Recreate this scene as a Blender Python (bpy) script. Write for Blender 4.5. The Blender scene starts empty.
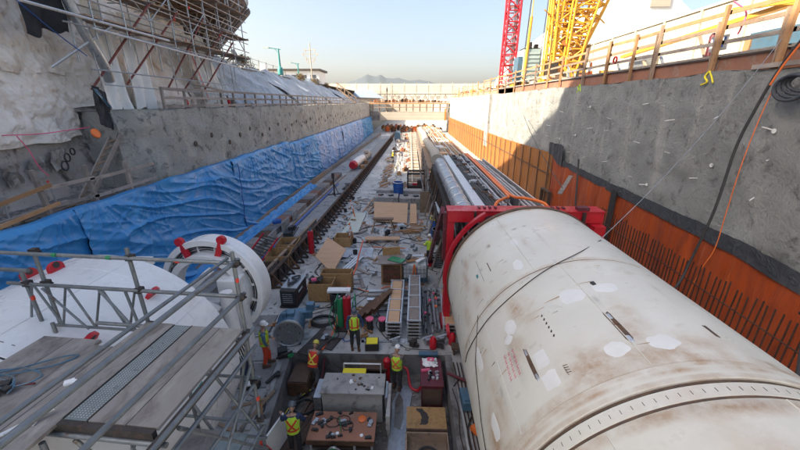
import bpy, bmesh, math, random
from mathutils import Vector, Matrix, noise
from mathutils.bvhtree import BVHTree
R = math.radians
SC = bpy.context.scene
COL = SC.collection

# ---------------------------------------------------------------- camera, sky, sun, exposure
cd = bpy.data.cameras.new('camera'); cam = bpy.data.objects.new('camera', cd); COL.objects.link(cam)
cam.location = (0, 0, 8.8); cam.rotation_euler = (R(90-19.06), 0, R(1.52))
cd.sensor_width = 36; cd.lens = 16.02; cd.clip_start = 0.05; cd.clip_end = 12000
SC.camera = cam
SUN_DIR = Vector((-1.0, -0.36, 0.85)).normalized()      # towards the sun
el = math.asin(SUN_DIR.z); az = math.atan2(SUN_DIR.x, SUN_DIR.y)
w = bpy.data.worlds.new("World"); SC.world = w; w.use_nodes = True
nt = w.node_tree; bg = nt.nodes['Background']
sk = nt.nodes.new('ShaderNodeTexSky'); sk.sky_type = 'NISHITA'; sk.sun_disc = False
sk.sun_elevation = el; sk.sun_rotation = az; sk.altitude = 0; sk.air_density = 1.0; sk.dust_density = 4.6; sk.ozone_density = 0.7
nt.links.new(sk.outputs[0], bg.inputs[0]); bg.inputs[1].default_value = 0.105
sl = bpy.data.lights.new('sun', 'SUN'); sl.energy = 5.0; sl.angle = R(0.6); sl.color = (1, .87, .68)
so = bpy.data.objects.new('sun', sl); COL.objects.link(so)
so.rotation_euler = (-SUN_DIR).to_track_quat('-Z', 'Y').to_euler(); so.location = (-60, -20, 60)
SC.view_settings.view_transform = 'Standard'; SC.view_settings.look = 'None'
SC.view_settings.gamma = 1; SC.view_settings.use_curve_mapping = False
SC.view_settings.exposure = 1.6

# ---------------------------------------------------------------- materials
def setin(n, k, v):
    if k in n.inputs: n.inputs[k].default_value = v
def mat(name, c1, c2=None, scale=2.0, rough=.8, metal=0.0, bump=.25, bs=None, dirt=None, stretch=(1,1,1),
        rot=(0,0,0), contrast=.25, wet=0, stain=None, wave=None, jit=.12, attr=None, brick=None, coat=0, crease=None):
    m = bpy.data.materials.new(name); m.use_nodes = True
    N = m.node_tree.nodes; L = m.node_tree.links; p = N['Principled BSDF']
    def n(t, **k):
        x = N.new('ShaderNode'+t)
        for a, b in k.items(): setattr(x, a, b)
        return x
    tc = n('TexCoord'); oi = n('ObjectInfo'); mp = n('Mapping'); mp.inputs['Scale'].default_value = stretch; mp.inputs['Rotation'].default_value = rot
    ad = n('VectorMath', operation='ADD'); ms = n('VectorMath', operation='SCALE'); cx = n('CombineXYZ')
    for i in range(3): L.new(oi.outputs['Random'], cx.inputs[i])
    L.new(cx.outputs[0], ms.inputs[0]); ms.inputs['Scale'].default_value = 37.0
    L.new(tc.outputs['Object'], mp.inputs['Vector']); L.new(mp.outputs[0], ad.inputs[0]); L.new(ms.outputs[0], ad.inputs[1])
    V = ad.outputs[0]
    def nz(s, d=8, r=.6, vec=V, dist=0):
        x = n('TexNoise'); x.inputs['Scale'].default_value = s; x.inputs['Detail'].default_value = d; x.inputs['Roughness'].default_value = r
        x.inputs['Distortion'].default_value = dist; L.new(vec, x.inputs['Vector']); return x.outputs['Fac']
    def ramp(f, a, b):
        x = n('MapRange'); x.clamp = True; x.inputs[1].default_value = a; x.inputs[2].default_value = b; L.new(f, x.inputs[0]); return x.outputs[0]
    def mix(f, a, b):
        x = n('MixRGB')
        if isinstance(f, (int, float)): x.inputs[0].default_value = f
        else: L.new(f, x.inputs[0])
        for i, c in ((1, a), (2, b)):
            if isinstance(c, tuple): x.inputs[i].default_value = (*c, 1)
            else: L.new(c, x.inputs[i])
        return x.outputs[0]
    c2 = c2 or tuple(x*.72 for x in c1)
    col = mix(ramp(nz(scale), .5-contrast, .5+contrast), c1, c2)
    if wave:
        wv = n('TexWave', wave_type='BANDS', bands_direction=wave[0]); wv.inputs['Scale'].default_value = wave[1]; wv.inputs['Distortion'].default_value = wave[2]
        wv.inputs['Detail'].default_value = 3; L.new(tc.outputs['Object'], wv.inputs['Vector'])
        col = mix(ramp(wv.outputs['Fac'], .2, .9), col, mix(.5, col, wave[3]))
    if brick:
        sw = n('SeparateXYZ'); L.new(tc.outputs['Object'], sw.inputs[0]); cb = n('CombineXYZ')
        L.new(sw.outputs[brick[0]], cb.inputs[0]); L.new(sw.outputs[brick[1]], cb.inputs[1])
        bk = n('TexBrick'); bk.inputs['Scale'].default_value = 1; bk.inputs['Brick Width'].default_value = brick[2]; bk.inputs['Row Height'].default_value = brick[3]
        bk.inputs['Mortar Size'].default_value = brick[4]; L.new(cb.outputs[0], bk.inputs['Vector'])
        bk.inputs['Color1'].default_value = (1,1,1,1); bk.inputs['Color2'].default_value = (.82,.82,.82,1); bk.inputs['Mortar'].default_value = (.35,.33,.3,1)
        mm = n('MixRGB', blend_type='MULTIPLY'); mm.inputs[0].default_value = 1; L.new(col, mm.inputs[1]); L.new(bk.outputs['Color'], mm.inputs[2]); col = mm.outputs[0]
    if stain:   # (color, scale, stretch, lo, hi)
        m2 = n('Mapping'); m2.inputs['Scale'].default_value = stain[2]; L.new(V, m2.inputs['Vector'])
        col = mix(ramp(nz(stain[1], 6, .65, m2.outputs[0], .4), stain[3], stain[4]), col, stain[0])
    if dirt:    # (color, scale, lo, hi)
        col = mix(ramp(nz(dirt[1], 9, .7, V, .6), dirt[2], dirt[3]), col, dirt[0])
    if attr:
        at = n('Attribute'); at.attribute_name = 'stain'; mu = n('Math', operation='MULTIPLY'); L.new(at.outputs['Fac'], mu.inputs[0])
        L.new(ramp(nz(3.5, 8, .7), .28, .62), mu.inputs[1]); col = mix(mu.outputs[0], col, attr[0])
        a3 = n('Attribute'); a3.attribute_name = 'grime'; mu3 = n('Math', operation='MULTIPLY'); L.new(a3.outputs['Fac'], mu3.inputs[0])
        L.new(ramp(nz(6, 8, .7), .3, .6), mu3.inputs[1]); col = mix(mu3.outputs[0], col, attr[1])
    hs = n('HueSaturation'); jm = n('MapRange'); jm.inputs[3].default_value = 1-jit; jm.inputs[4].default_value = 1+jit
    L.new(oi.outputs['Random'], jm.inputs[0]); L.new(jm.outputs[0], hs.inputs['Value']); L.new(col, hs.inputs['Color'])
    L.new(hs.outputs[0], p.inputs['Base Color'])
    p.inputs['Metallic'].default_value = metal; setin(p, 'Coat Weight', coat)
    rr = n('MapRange'); rr.inputs[3].default_value = max(.05, rough-.15-wet); rr.inputs[4].default_value = min(1, rough+.12)
    L.new(ramp(nz(scale*1.7+1), .35, .6), rr.inputs[0]); L.new(rr.outputs[0], p.inputs['Roughness'])
    if crease:     # (scale, stretch, strength, distance): sharp fold lines
        hts = []
        for q, (sc_, st_) in enumerate(((crease[0], crease[1]), (crease[0]*2.3, (crease[1][2], crease[1][1]*1.4, crease[1][0])))):
            m4 = n('Mapping'); m4.inputs['Scale'].default_value = st_; m4.inputs['Rotation'].default_value = (R(18+70*q), 0, 0); L.new(V, m4.inputs['Vector'])
            s4 = n('Math', operation='SUBTRACT'); L.new(nz(sc_, 3, .5, m4.outputs[0], .8), s4.inputs[0]); s4.inputs[1].default_value = .5
            a4 = n('Math', operation='ABSOLUTE'); L.new(s4.outputs[0], a4.inputs[0]); hts.append(ramp(a4.outputs[0], .07, 0))
        mx4 = n('Math', operation='ADD'); L.new(hts[0], mx4.inputs[0]); L.new(hts[1], mx4.inputs[1])
        b4 = n('Bump'); b4.inputs['Strength'].default_value = crease[2]; b4.inputs['Distance'].default_value = crease[3]; L.new(mx4.outputs[0], b4.inputs['Height'])
    if bump:
        bp = n('Bump'); bp.inputs['Strength'].default_value = min(1, bump); bp.inputs['Distance'].default_value = .03*max(1, bump)
        L.new(nz(bs or scale*5, 10, .7), bp.inputs['Height']); L.new(bp.outputs[0], p.inputs['Normal'])
        if crease: L.new(b4.outputs[0], bp.inputs['Normal'])
    return m
M = {}
M['floor'] = mat('floor_concrete', (.46,.46,.44), (.29,.285,.275), 0.5, .6, bump=.6, bs=5, dirt=((.13,.12,.105), 1.1, .54, .66), wet=.3, jit=0, stain=((.52,.50,.47), .3, (1,1,1), .52, .64))
M['pit'] = mat('pit_ground', (.15,.125,.10), (.09,.08,.07), 1.2, .5, bump=.5, bs=6, dirt=((.21,.20,.185), .8, .48, .6), wet=.3, jit=0)
M['conc'] = mat('concrete', (.40,.39,.37), (.26,.25,.24), 1.5, .85, bump=.35, bs=12, dirt=((.14,.13,.12), 2, .52, .68))
M['conc_dark'] = mat('damp_concrete', (.25,.24,.23), (.15,.145,.14), 1.5, .75, bump=.4, bs=9, dirt=((.08,.07,.06), 1.5, .5, .66))
M['shot'] = mat('shotcrete', (.40,.41,.395), (.24,.247,.24), .55, .95, bump=6, bs=7, stain=((.52,.50,.46), .8, (1,1,.22), .56, .74), dirt=((.13,.13,.125), 1.6, .55, .68), jit=0)
M['shot_left'] = mat('grey_shotcrete', (.50,.49,.45), (.31,.31,.285), .6, .95, bump=6, bs=6, stain=((.56,.52,.44), .8, (1,1,.3), .54, .7), dirt=((.12,.115,.105), 1.4, .53, .66), jit=0)
M['rock'] = mat('stained_rock', (.52,.47,.43), (.33,.30,.275), .7, .92, bump=5, bs=2.6, stain=((.25,.16,.09), .5, (1,1,.4), .58, .74), dirt=((.10,.095,.09), 1.2, .52, .66), jit=0)
M['canvas'] = mat('tan_canvas', (.80,.74,.67), (.70,.63,.56), .45, .95, bump=.3, bs=9, stain=((.42,.29,.19), .5, (1,1,.7), .54, .72), dirt=((.42,.37,.33), 1.1, .60, .80), jit=.04, crease=(.32,(1,1.1,.6),.35,.10))
M['blue'] = mat('blue_tarpaulin', (.05,.30,.62), (.03,.21,.50), .5, .42, bump=.28, bs=3.5, dirt=((.15,.36,.58), .7, .56, .8), jit=.06, crease=(.30,(1,.22,1.4),.16,.08))
M['blue_pale'] = mat('faded_blue_tarpaulin', (.24,.40,.68), (.09,.27,.62), .35, .42, bump=.3, bs=3.5, dirt=((.44,.50,.66), .5, .50, .68), jit=.06, crease=(.35,(1,.5,1.1),.4,.10))
M['bluegrey'] = mat('blue_grey_sheeting', (.56,.60,.63), (.34,.40,.46), .5, .5, bump=.3, bs=6, stain=((.58,.64,.72), .8, (.25,1,.25), .52, .66), jit=.05, crease=(.55,(.5,1.8,.4),.5,.10))
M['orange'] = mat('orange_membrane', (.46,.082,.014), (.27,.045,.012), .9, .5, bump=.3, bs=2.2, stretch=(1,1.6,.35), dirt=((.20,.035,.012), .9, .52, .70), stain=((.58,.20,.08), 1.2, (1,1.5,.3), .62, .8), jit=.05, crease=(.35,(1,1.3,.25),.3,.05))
M['ochre_sunlit'] = mat('sunlit_orange_sheet', (.38,.15,.03), (.27,.095,.022), .6, .65, bump=.3, bs=2.2, stretch=(1,1.2,.3), dirt=((.28,.14,.05), .8, .54, .7), jit=.05)  # sunlit yellowing of the far orange membrane is put into this colour
M['black_band'] = mat('black_membrane', (.030,.034,.042), (.055,.06,.07), 1.2, .6, bump=.4, bs=4, crease=(.7,(1,1.0,.6),.4,.05))
M['black'] = mat('black_rubber', (.02,.02,.022), (.035,.035,.035), 4, .55, bump=.1)
M['white_tbm'] = mat('white_painted_steel', (.70,.685,.61), (.60,.58,.50), .7, .42, bump=.06, bs=2.2, dirt=((.46,.37,.26), 1.8, .64, .86), stain=((.52,.47,.37), 1.8, (1,1.3,.2), .57, .80), attr=((.34,.18,.065), (.05,.045,.04)), jit=0)
M['white_new'] = mat('clean_white_paint', (.73,.735,.73), (.65,.655,.65), .8, .32, bump=.05, bs=2, dirt=((.50,.48,.45), 1.3, .60, .82), stain=((.60,.60,.58), 2.0, (1,1,.25), .56, .75), attr=((.30,.15,.06), (.12,.12,.12)), jit=0)
M['rust_drip'] = mat('rust_drip', (.42,.27,.14), (.33,.19,.09), 6, .6, bump=0)
M['patch'] = mat('fresh_white_patch', (.76,.755,.72), (.68,.67,.63), 4, .5, bump=.1, bs=12, jit=.03)
M['white'] = mat('white_paint', (.80,.80,.78), (.68,.67,.65), 2, .45, bump=.1, dirt=((.30,.26,.22), 3, .60, .75))
M['cream'] = mat('cream_panel', (.50,.45,.37), (.43,.39,.32), .4, .85, bump=.15, brick=(1,2,2.4,.8,.012), jit=.02)
M['creamx'] = mat('cream_hoarding', (.60,.55,.46), (.54,.49,.41), .1, .85, bump=.1, brick=(0,2,6,2.4,.05), jit=.02)
M['tent'] = mat('white_tent_fabric', (.60,.60,.595), (.56,.56,.555), .1, .8, bump=.1, bs=.6, jit=.02)
M['grime'] = mat('rust_grime', (.16,.09,.05), (.07,.05,.04), 5, .8, bump=.4)
M['rust'] = mat('rusty_steel', (.17,.085,.045), (.08,.05,.035), 4, .75, metal=.3, bump=.4, dirt=((.26,.14,.07), 5, .55, .7))
M['dark_steel'] = mat('dark_steel', (.075,.065,.06), (.04,.036,.034), 4, .6, metal=.5, bump=.3, dirt=((.15,.085,.05), 4, .55, .7))
M['galv'] = mat('galvanised_steel', (.44,.46,.48), (.30,.32,.34), 6, .42, metal=.75, bump=.12, dirt=((.20,.16,.13), 9, .60, .74))
M['alu'] = mat('light_steel', (.62,.63,.64), (.48,.49,.50), 5, .4, metal=.6, bump=.1, dirt=((.3,.27,.25), 5, .6, .75))
M['grate'] = mat('perforated_grating', (.30,.35,.35), (.20,.24,.24), 6, .5, metal=.6, bump=.2)
M['rebar'] = mat('rusty_rebar', (.075,.04,.028), (.045,.028,.022), 8, .8, metal=.3, bump=.3)
M['red'] = mat('red_paint', (.52,.012,.025), (.42,.010,.02), 1.5, .4, bump=.1, dirt=((.22,.03,.03), 2.5, .60, .76), jit=.05)
M['red_dark'] = mat('maroon_paint', (.13,.018,.03), (.08,.015,.022), 2, .5, bump=.15, dirt=((.13,.09,.08), 3, .56, .7))
M['redbar'] = mat('red_oxide_bar', (.20,.045,.035), (.12,.035,.03), 3, .6, bump=.2)
M['orangep'] = mat('orange_plastic', (.80,.19,.035), (.70,.15,.03), 4, .45, bump=.05)
M['yellow'] = mat('yellow_crane_paint', (.70,.38,.035), (.58,.29,.03), 1.5, .45, bump=.1, dirt=((.30,.16,.05), 2, .58, .74), jit=.05)
M['teal'] = mat('teal_paint', (.04,.25,.24), (.03,.19,.19), 3, .5, bump=.1)
M['tealpale'] = mat('pale_green_grey_paint', (.38,.47,.46), (.28,.37,.36), 1.0, .5, bump=.1, dirt=((.2,.2,.18), 1.5, .58, .74))
M['bluepaint'] = mat('dull_blue_paint', (.10,.20,.29), (.07,.14,.20), 2, .45, metal=.3, bump=.15, dirt=((.16,.16,.15), 3, .54, .68))
M['bluebr'] = mat('bright_blue_plastic', (.025,.11,.38), (.02,.08,.30), 2, .4, bump=.05)
M['timber'] = mat('weathered_timber', (.36,.25,.17), (.23,.165,.12), 2.2, .85, bump=.35, stretch=(1,1,1), dirt=((.13,.10,.08), 3, .55, .7), jit=.22)
M['timber_grey'] = mat('grey_timber', (.33,.285,.25), (.22,.19,.17), 2.4, .88, bump=.35, dirt=((.12,.10,.09), 3, .55, .7), jit=.2)
M['timber_warm'] = mat('warm_timber', (.42,.24,.115), (.30,.155,.07), 2.4, .8, bump=.3, dirt=((.15,.09,.05), 3, .58, .72), jit=.18)
M['timber_dark'] = mat('dark_timber', (.12,.075,.05), (.07,.045,.035), 2.4, .85, bump=.35, jit=.2)
M['board'] = mat('red_brown_board', (.34,.15,.09), (.22,.11,.075), 1.1, .75, bump=.2, dirt=((.30,.26,.23), 1.5, .56, .72), jit=.1)
M['ply'] = mat('plywood', (.56,.36,.22), (.46,.28,.16), 1.6, .75, bump=.12, stretch=(.6,4,1), dirt=((.24,.17,.12), 1.6, .60, .76), jit=.1)
M['osb'] = mat('osb_board', (.43,.26,.11), (.28,.16,.065), 9, .8, bump=.3, dirt=((.16,.10,.05), 3, .56, .7), jit=.1)
M['deck'] = mat('worn_deck_plywood', (.28,.26,.24), (.21,.19,.175), 1.8, .7, bump=.4, stretch=(1.6,.8,1), dirt=((.12,.10,.09), 1.6, .50, .68), stain=((.36,.34,.31), 2.2, (1,.6,1), .54, .70), wet=.1, jit=.12)
M['hivis'] = mat('hi_vis_lime', (.55,.80,.06), (.46,.70,.05), 6, .8, bump=.2, jit=.03)
M['hired'] = mat('hi_vis_red', (.72,.06,.03), (.60,.045,.025), 6, .8, bump=.2, jit=.03)
M['hiyel'] = mat('hi_vis_yellow', (.85,.72,.04), (.75,.62,.03), 6, .8, bump=.2, jit=.03)
M['tape'] = mat('orange_red_tape', (.80,.16,.06), (.7,.12,.05), 6, .6, bump=0, jit=.02)
M['tapey'] = mat('yellow_tape', (.85,.75,.10), (.75,.65,.08), 6, .6, bump=0, jit=.02)
M['skin'] = mat('skin', (.48,.28,.19), (.42,.24,.16), 8, .6, bump=.05, jit=.1)
M['navy'] = mat('navy_cloth', (.035,.06,.13), (.025,.04,.09), 6, .9, bump=.3)
M['darkcloth'] = mat('dark_cloth', (.03,.03,.035), (.05,.05,.05), 6, .9, bump=.3)
M['greycloth'] = mat('grey_cloth', (.17,.16,.15), (.11,.10,.10), 6, .9, bump=.3)
M['orcloth'] = mat('orange_red_cloth', (.62,.07,.025), (.5,.05,.02), 6, .85, bump=.3)
M['hat'] = mat('white_hard_hat', (.80,.80,.78), (.74,.74,.72), 3, .3, bump=0, jit=.02)
M['haty'] = mat('yellow_hard_hat', (.75,.65,.10), (.68,.58,.08), 3, .3, bump=0)
M['hatd'] = mat('dark_hard_hat', (.12,.14,.16), (.09,.10,.12), 3, .3, bump=0)
M['sheetgreen'] = mat('pale_green_board', (.44,.52,.44), (.50,.47,.40), .9, .6, bump=.15, dirt=((.55,.53,.49), 1.2, .5, .66))
M['plastic_clear'] = mat('white_plastic', (.62,.64,.64), (.50,.52,.53), 2, .4, bump=.1, dirt=((.25,.25,.25), 2, .58, .7))
M['mountain'] = mat('haze_blue_mountain', (.03,.05,.065), (.05,.07,.085), .004, .95, bump=0, jit=0)  # blue of the distant haze is put into the forest colour
M['black_fabric'] = mat('black_fabric', (.014,.015,.018), (.026,.026,.03), 3, 1.0, bump=.3)
M['tube'] = mat('worn_scaffold_tube', (.24,.265,.28), (.15,.165,.175), 5, .5, metal=.55, bump=.15, dirt=((.30,.29,.27), 7, .58, .70), stain=((.13,.09,.07), 4, (1,1,1), .60, .72))
M['ground'] = mat('site_ground', (.42,.38,.32), (.32,.29,.25), .12, .95, bump=.3, bs=1.5, dirt=((.22,.19,.16), .4, .54, .68), jit=0)
M['bush'] = mat('dry_bush_leaves', (.20,.11,.05), (.10,.09,.04), 3, .9, bump=.1)
M['bark'] = mat('bark', (.14,.10,.075), (.09,.065,.05), 6, .9, bump=.4)
M['rubble'] = mat('rubble', (.30,.285,.265), (.20,.185,.17), 2, .9, bump=.4, dirt=((.20,.14,.09), 2.5, .55, .66), jit=0)
M['window'] = mat('dark_glass', (.06,.08,.09), (.09,.11,.12), 1, .15, bump=0)
M['green'] = mat('green_paint', (.03,.25,.10), (.02,.2,.08), 3, .45, bump=.05)
M['haze_blue_roof'] = mat('slate_blue_roof', (.22,.29,.37), (.17,.23,.31), .8, .6, bump=.2)
M['signw'] = mat('white_sign', (.82,.82,.82), (.78,.78,.78), 3, .5, bump=0, jit=.02)
M['pink'] = mat('pink_marking', (.75,.12,.22), (.65,.1,.2), 6, .6, bump=0, jit=.02)

# ---------------------------------------------------------------- mesh helpers
W = {}
def tag(o, label=None, cat=None, group=None, kind=None):
    if label: o['label'] = label
    if cat: o['category'] = cat
    if group: o['group'] = group
    if kind: o['kind'] = kind
    return o
def T(name, label, cat, loc=(0,0,0), rz=0, group=None):
    o = bpy.data.objects.new(name, None); COL.objects.link(o); o.location = loc; o.rotation_euler = (0,0,rz)
    o.empty_display_size = .1
    W[o] = Matrix.Translation(loc) @ Matrix.Rotation(rz, 4, 'Z')
    return tag(o, label, cat, group)
class MB:
    def __init__(s): s.v = []; s.f = []
    def add(s, vs, fs):
        k = len(s.v); s.v += [Vector(a) for a in vs]; s.f += [tuple(i+k for i in f) for f in fs]; return s
    def box(s, c, d, rz=0, rot=None, taper=1):
        mt = rot or Matrix.Rotation(rz, 3, 'Z'); c = Vector(c); vs = []
        for z in (-1, 1):
            t = 1 if z < 0 else taper
            for x, y in ((-1,-1),(1,-1),(1,1),(-1,1)): vs.append(c + mt @ Vector((x*d[0]/2*t, y*d[1]/2*t, z*d[2]/2)))
        return s.add(vs, [(3,2,1,0),(4,5,6,7),(0,1,5,4),(1,2,6,5),(2,3,7,6),(3,0,4,7)])
    def bx(s, x0, x1, y0, y1, z0, z1): return s.box(((x0+x1)/2,(y0+y1)/2,(z0+z1)/2), (x1-x0,y1-y0,z1-z0))
    def bar(s, p, q, w=.05, h=.05):
        p = Vector(p); q = Vector(q); d = q-p; l = d.length
        if l < 1e-6: return s
        rot = d.to_track_quat('Y', 'Z').to_matrix()
        return s.box((p+q)/2, (w, l, h), rot=rot)
    def path(s, pts, r, n=8, cap=True):
        pts = [Vector(p) for p in pts]; k = len(s.v); m = len(pts); up = Vector((0,0,1)); prev = None
        for i, p in enumerate(pts):
            t = (pts[min(i+1,m-1)] - pts[max(i-1,0)]).normalized()
            if prev is None:
                a = t.cross(up)
                if a.length < .05: a = t.cross(Vector((1,0,0)))
            else: a = prev - t*prev.dot(t)
            a.normalize(); prev = a; b = t.cross(a); rr = r[i] if isinstance(r, (list,tuple)) else r
            for j in range(n):
                an = 2*math.pi*j/n; s.v.append(p + a*math.cos(an)*rr + b*math.sin(an)*rr)
        for i in range(m-1):
            for j in range(n): s.f.append((k+i*n+j, k+i*n+(j+1)%n, k+(i+1)*n+(j+1)%n, k+(i+1)*n+j))
        if cap: s.f.append(tuple(k+j for j in reversed(range(n)))); s.f.append(tuple(k+(m-1)*n+j for j in range(n)))
        return s
    def tube(s, p, q, r=.03, n=8): return s.path([p, q], r, n)
    def lathe(s, prof, c=(0,0,0), n=24, rot=None, a0=0, a1=360):
        c = Vector(c); k = len(s.v); full = abs(a1-a0) >= 359.9; m = n if full else n+1
        for r, z in prof:
            for j in range(m):
                a = R(a0 + (a1-a0)*j/n); v = Vector((r*math.cos(a), r*math.sin(a), z)); s.v.append(c + (rot @ v if rot else v))
        for i in range(len(prof)-1):
            for j in range(n):
                j2 = (j+1) % m; s.f.append((k+i*m+j, k+i*m+j2, k+(i+1)*m+j2, k+(i+1)*m+j))
        return s
    def grid(s, fn, nu, nv):
        k = len(s.v)
        for i in range(nu+1):
            for j in range(nv+1): s.v.append(Vector(fn(i/nu, j/nv)))
        for i in range(nu):
            for j in range(nv): a = k+i*(nv+1)+j; s.f.append((a, a+nv+1, a+nv+2, a+1))
        return s
    def prism(s, poly, z0, z1, fn=None):     # poly in (x,y), extruded z0..z1; fn maps to world
        fn = fn or (lambda v: v); n = len(poly)
        vs = [fn(Vector((x,y,z0))) for x,y in poly] + [fn(Vector((x,y,z1))) for x,y in poly]
        return s.add(vs, [tuple(reversed(range(n))), tuple(range(n,2*n))] + [(i,(i+1)%n,n+(i+1)%n,n+i) for i in range(n)])
    def build(s, name, m, parent=None, smooth=False, world=True, bevel=0):
        me = bpy.data.meshes.new(name); vs = s.v
        if parent is None:
            xs=[v.x for v in vs]; ys=[v.y for v in vs]; zs=[v.z for v in vs]
            o0 = Vector(((min(xs)+max(xs))/2, (min(ys)+max(ys))/2, min(zs))); mw = Matrix.Translation(o0)
        else: mw = W[parent]
        if parent is None or world:
            inv = mw.inverted(); vs = [inv @ v for v in vs]
        me.from_pydata([tuple(v) for v in vs], [], s.f); me.update()
        if smooth:
            for p in me.polygons: p.use_smooth = True
            try: me.set_sharp_from_angle(angle=R(38))
            except Exception: pass
        me.materials.append(m if not isinstance(m, str) else M[m])
        o = bpy.data.objects.new(name, me); COL.objects.link(o); W[o] = mw
        if parent is None: o.location = mw.to_translation()
        else: o.parent = parent
        if bevel:
            b = o.modifiers.new('bevel', 'BEVEL'); b.width = bevel; b.segments = 2; b.limit_method = 'ANGLE'; b.angle_limit = R(40)
        return o
def one(mb, name, m, label, cat, group=None, **k): return tag(mb.build(name, m, **k), label, cat, group)
def struct(mb, name, m, **k): return tag(mb.build(name, m, **k), kind='structure')
def dup(o, loc=None, rz=None, label=None, group=None, parent=None):
    c = o.copy(); COL.objects.link(c)
    if parent is not None: c.parent = parent
    else:
        if loc is not None: c.location = loc
        if rz is not None: c.rotation_euler = (0,0,rz)
        if label: c['label'] = label
        if group: c['group'] = group
        if o in W: W[c] = Matrix.Translation(c.location) @ Matrix.Rotation(c.rotation_euler[2], 4, 'Z')
    for ch in list(o.children): dup(ch, parent=c)
    return c
def nse(x, y=0, z=0): return noise.noise(Vector((x, y, z)))
def fbm(x, y=0, z=0, o=4): return noise.fractal(Vector((x, y, z)), .8, 2.1, o)
def ridge(x, y, z=0): return (1-abs(nse(x, y, z))*2.2)**2 if abs(nse(x, y, z)) < .45 else 0
def sag(p, q, n, d):
    p = Vector(p); q = Vector(q)
    return [p.lerp(q, i/n) + Vector((0,0,-4*d*(i/n)*(1-i/n))) for i in range(n+1)]
def smoothp(pts, n=6):      # Catmull-Rom
    P = [Vector(p) for p in pts]; P = [2*P[0]-P[1]] + P + [2*P[-1]-P[-2]]; out = []
    for i in range(1, len(P)-2):
        a, b, c, d = P[i-1:i+3]
        for k in range(n):
            t = k/n; out.append(.5*((2*b)+(c-a)*t+(2*a-5*b+4*c-d)*t*t+(3*b-a-3*c+d)*t**3))
    out.append(P[-2]); return out
rnd = random.Random(7)

# ================================================================ SETTING
# ground outside the trench
g = MB()
for x0, x1, y0, y1, z in ((12.6, 5000, -60, 6000, 9.75), (-5000, -17.8, -60, 6000, 12.2), (-17.8, 12.6, 205, 6000, 9.0)):
    g.add([(x0,y0,z),(x1,y0,z),(x1,y1,z),(x0,y1,z)], [(0,1,2,3)])
struct(g, 'ground', 'ground')
# trench floor with a pit opening
def pl(y): return -4.31 + (10.8-y)*.107     # left edge of the pit
PB, PF = 10.85, 4.6
xs = [-11.75, None, 1.35, 11.6]
f = MB()
def fz(x, y): return .03*fbm(x*.35, y*.35, 3)
def fq(x0, x1, y0, y1, nx, ny):
    f.grid(lambda u, v: ((x0(y0+(y1-y0)*v) if callable(x0) else x0)*(1-u) + (x1(y0+(y1-y0)*v) if callable(x1) else x1)*u, y0+(y1-y0)*v, 0), nx, ny)
fq(-12.2, pl, PF, PB, 8, 8); fq(1.35, 11.8, PF, PB, 8, 8); fq(-12.2, 11.8, -12, PF, 6, 6); fq(-12.2, 11.8, PB, 210, 12, 60)
struct(f, 'trench_floor', 'floor')
p = MB(); p.grid(lambda u, v: (-4.6+6.2*u, 4.4+6.6*v, -.92+.03*fbm(u*4, v*4)), 24, 24)
struct(p, 'pit_floor', 'pit')
p = MB()
p.bx(-4.6, 1.6, PB, PB+.35, -1.1, -.004)
p.add([(pl(PB),PB,0.03),(pl(PF),PF,.03),(pl(PF)-.22,PF,.03),(pl(PB)-.22,PB+.0,.03),(pl(PB),PB,-1),(pl(PF),PF,-1),(pl(PF)-.22,PF,-1),(pl(PB)-.22,PB,-1)], [(0,3,2,1),(0,1,5,4),(2,3,7,6),(1,2,6,5),(3,0,4,7)])
p.bx(1.35, 1.6, PF, PB, -1.1, .03)
one(p, 'pit_wall', 'conc_dark', 'low concrete wall lining the sunken work pit', 'wall')

# right shotcrete wall
def rwall_top(y): return 9.85 + .12*fbm(y*.3, 5)
rwp = [(-8,3.2),(8,3.35),(12,3.75),(20,4.0),(28,4.35),(29,4.9),(45,4.6),(60,4.55),(85,4.6),(210,4.6)]
def orange_top(y):
    for (a, za), (b, zb) in zip(rwp, rwp[1:]):
        if y <= b: return za + (zb-za)*(y-a)/(b-a)
    return rwp[-1][1]
def rwx(y, z): return 11.75 + .10*fbm(y*.45, z*.6, 1) + .05*fbm(y*1.7, z*1.7, 2)
m = MB(); m.grid(lambda u, v: (rwx(-8+88*u, -.2+10.1*v), -8+88*u, -.2+(rwall_top(-8+88*u)+.2)*v), 420, 46)
m.grid(lambda u, v: (rwx(80, -.2+10.1*v) if u == 0 else rwx(80+130*u, v*9)+0, 80+130*u, -.2+(rwall_top(80+130*u)+.2)*v), 80, 12)
m.grid(lambda u, v: ((rwx(-8+218*u, 9.9) if v == 0 else 11.75+v*1.0), -8+218*u, rwall_top(-8+218*u)-.1*v), 200, 1)
rw = one(m, 'shotcrete_wall', 'shot', 'tall grey sprayed-concrete wall along the right side of the trench', 'wall', smooth=True)
for k in range(48):
    y = 5 + (k % 16)*2.4 + rnd.uniform(-.6,.6); z = 5.4 + (k//16)*1.45 + rnd.uniform(-.5,.5)
    if z < orange_top(y)+.8: z = orange_top(y)+1.2
    x = rwx(y, z); a = rnd.uniform(-.35,.35)
    n_ = MB(); n_.tube((x+.05, y, z), (x-.28, y+a*.8, z+rnd.uniform(-.10,.12)), .020, 6)
    if k % 5 == 0: n_.lathe([(0,0),(.08,0),(.08,.02),(0,.02)], (x-.03,y,z), 8, Matrix.Rotation(R(-90),3,'Y'))
    n_.build('soil_nail', 'white', rw)
m = MB()
m.grid(lambda u, v: (11.42+.08*fbm(u*20, v), 54.5+2.2*u, 3+6.9*v), 4, 4).bx(11.45, 11.9, 54.5, 56.7, 2.5, 9.8)
one(m, 'concrete_pilaster', 'conc', 'pale concrete pilaster standing out from the far right trench wall', 'pilaster')

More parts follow.
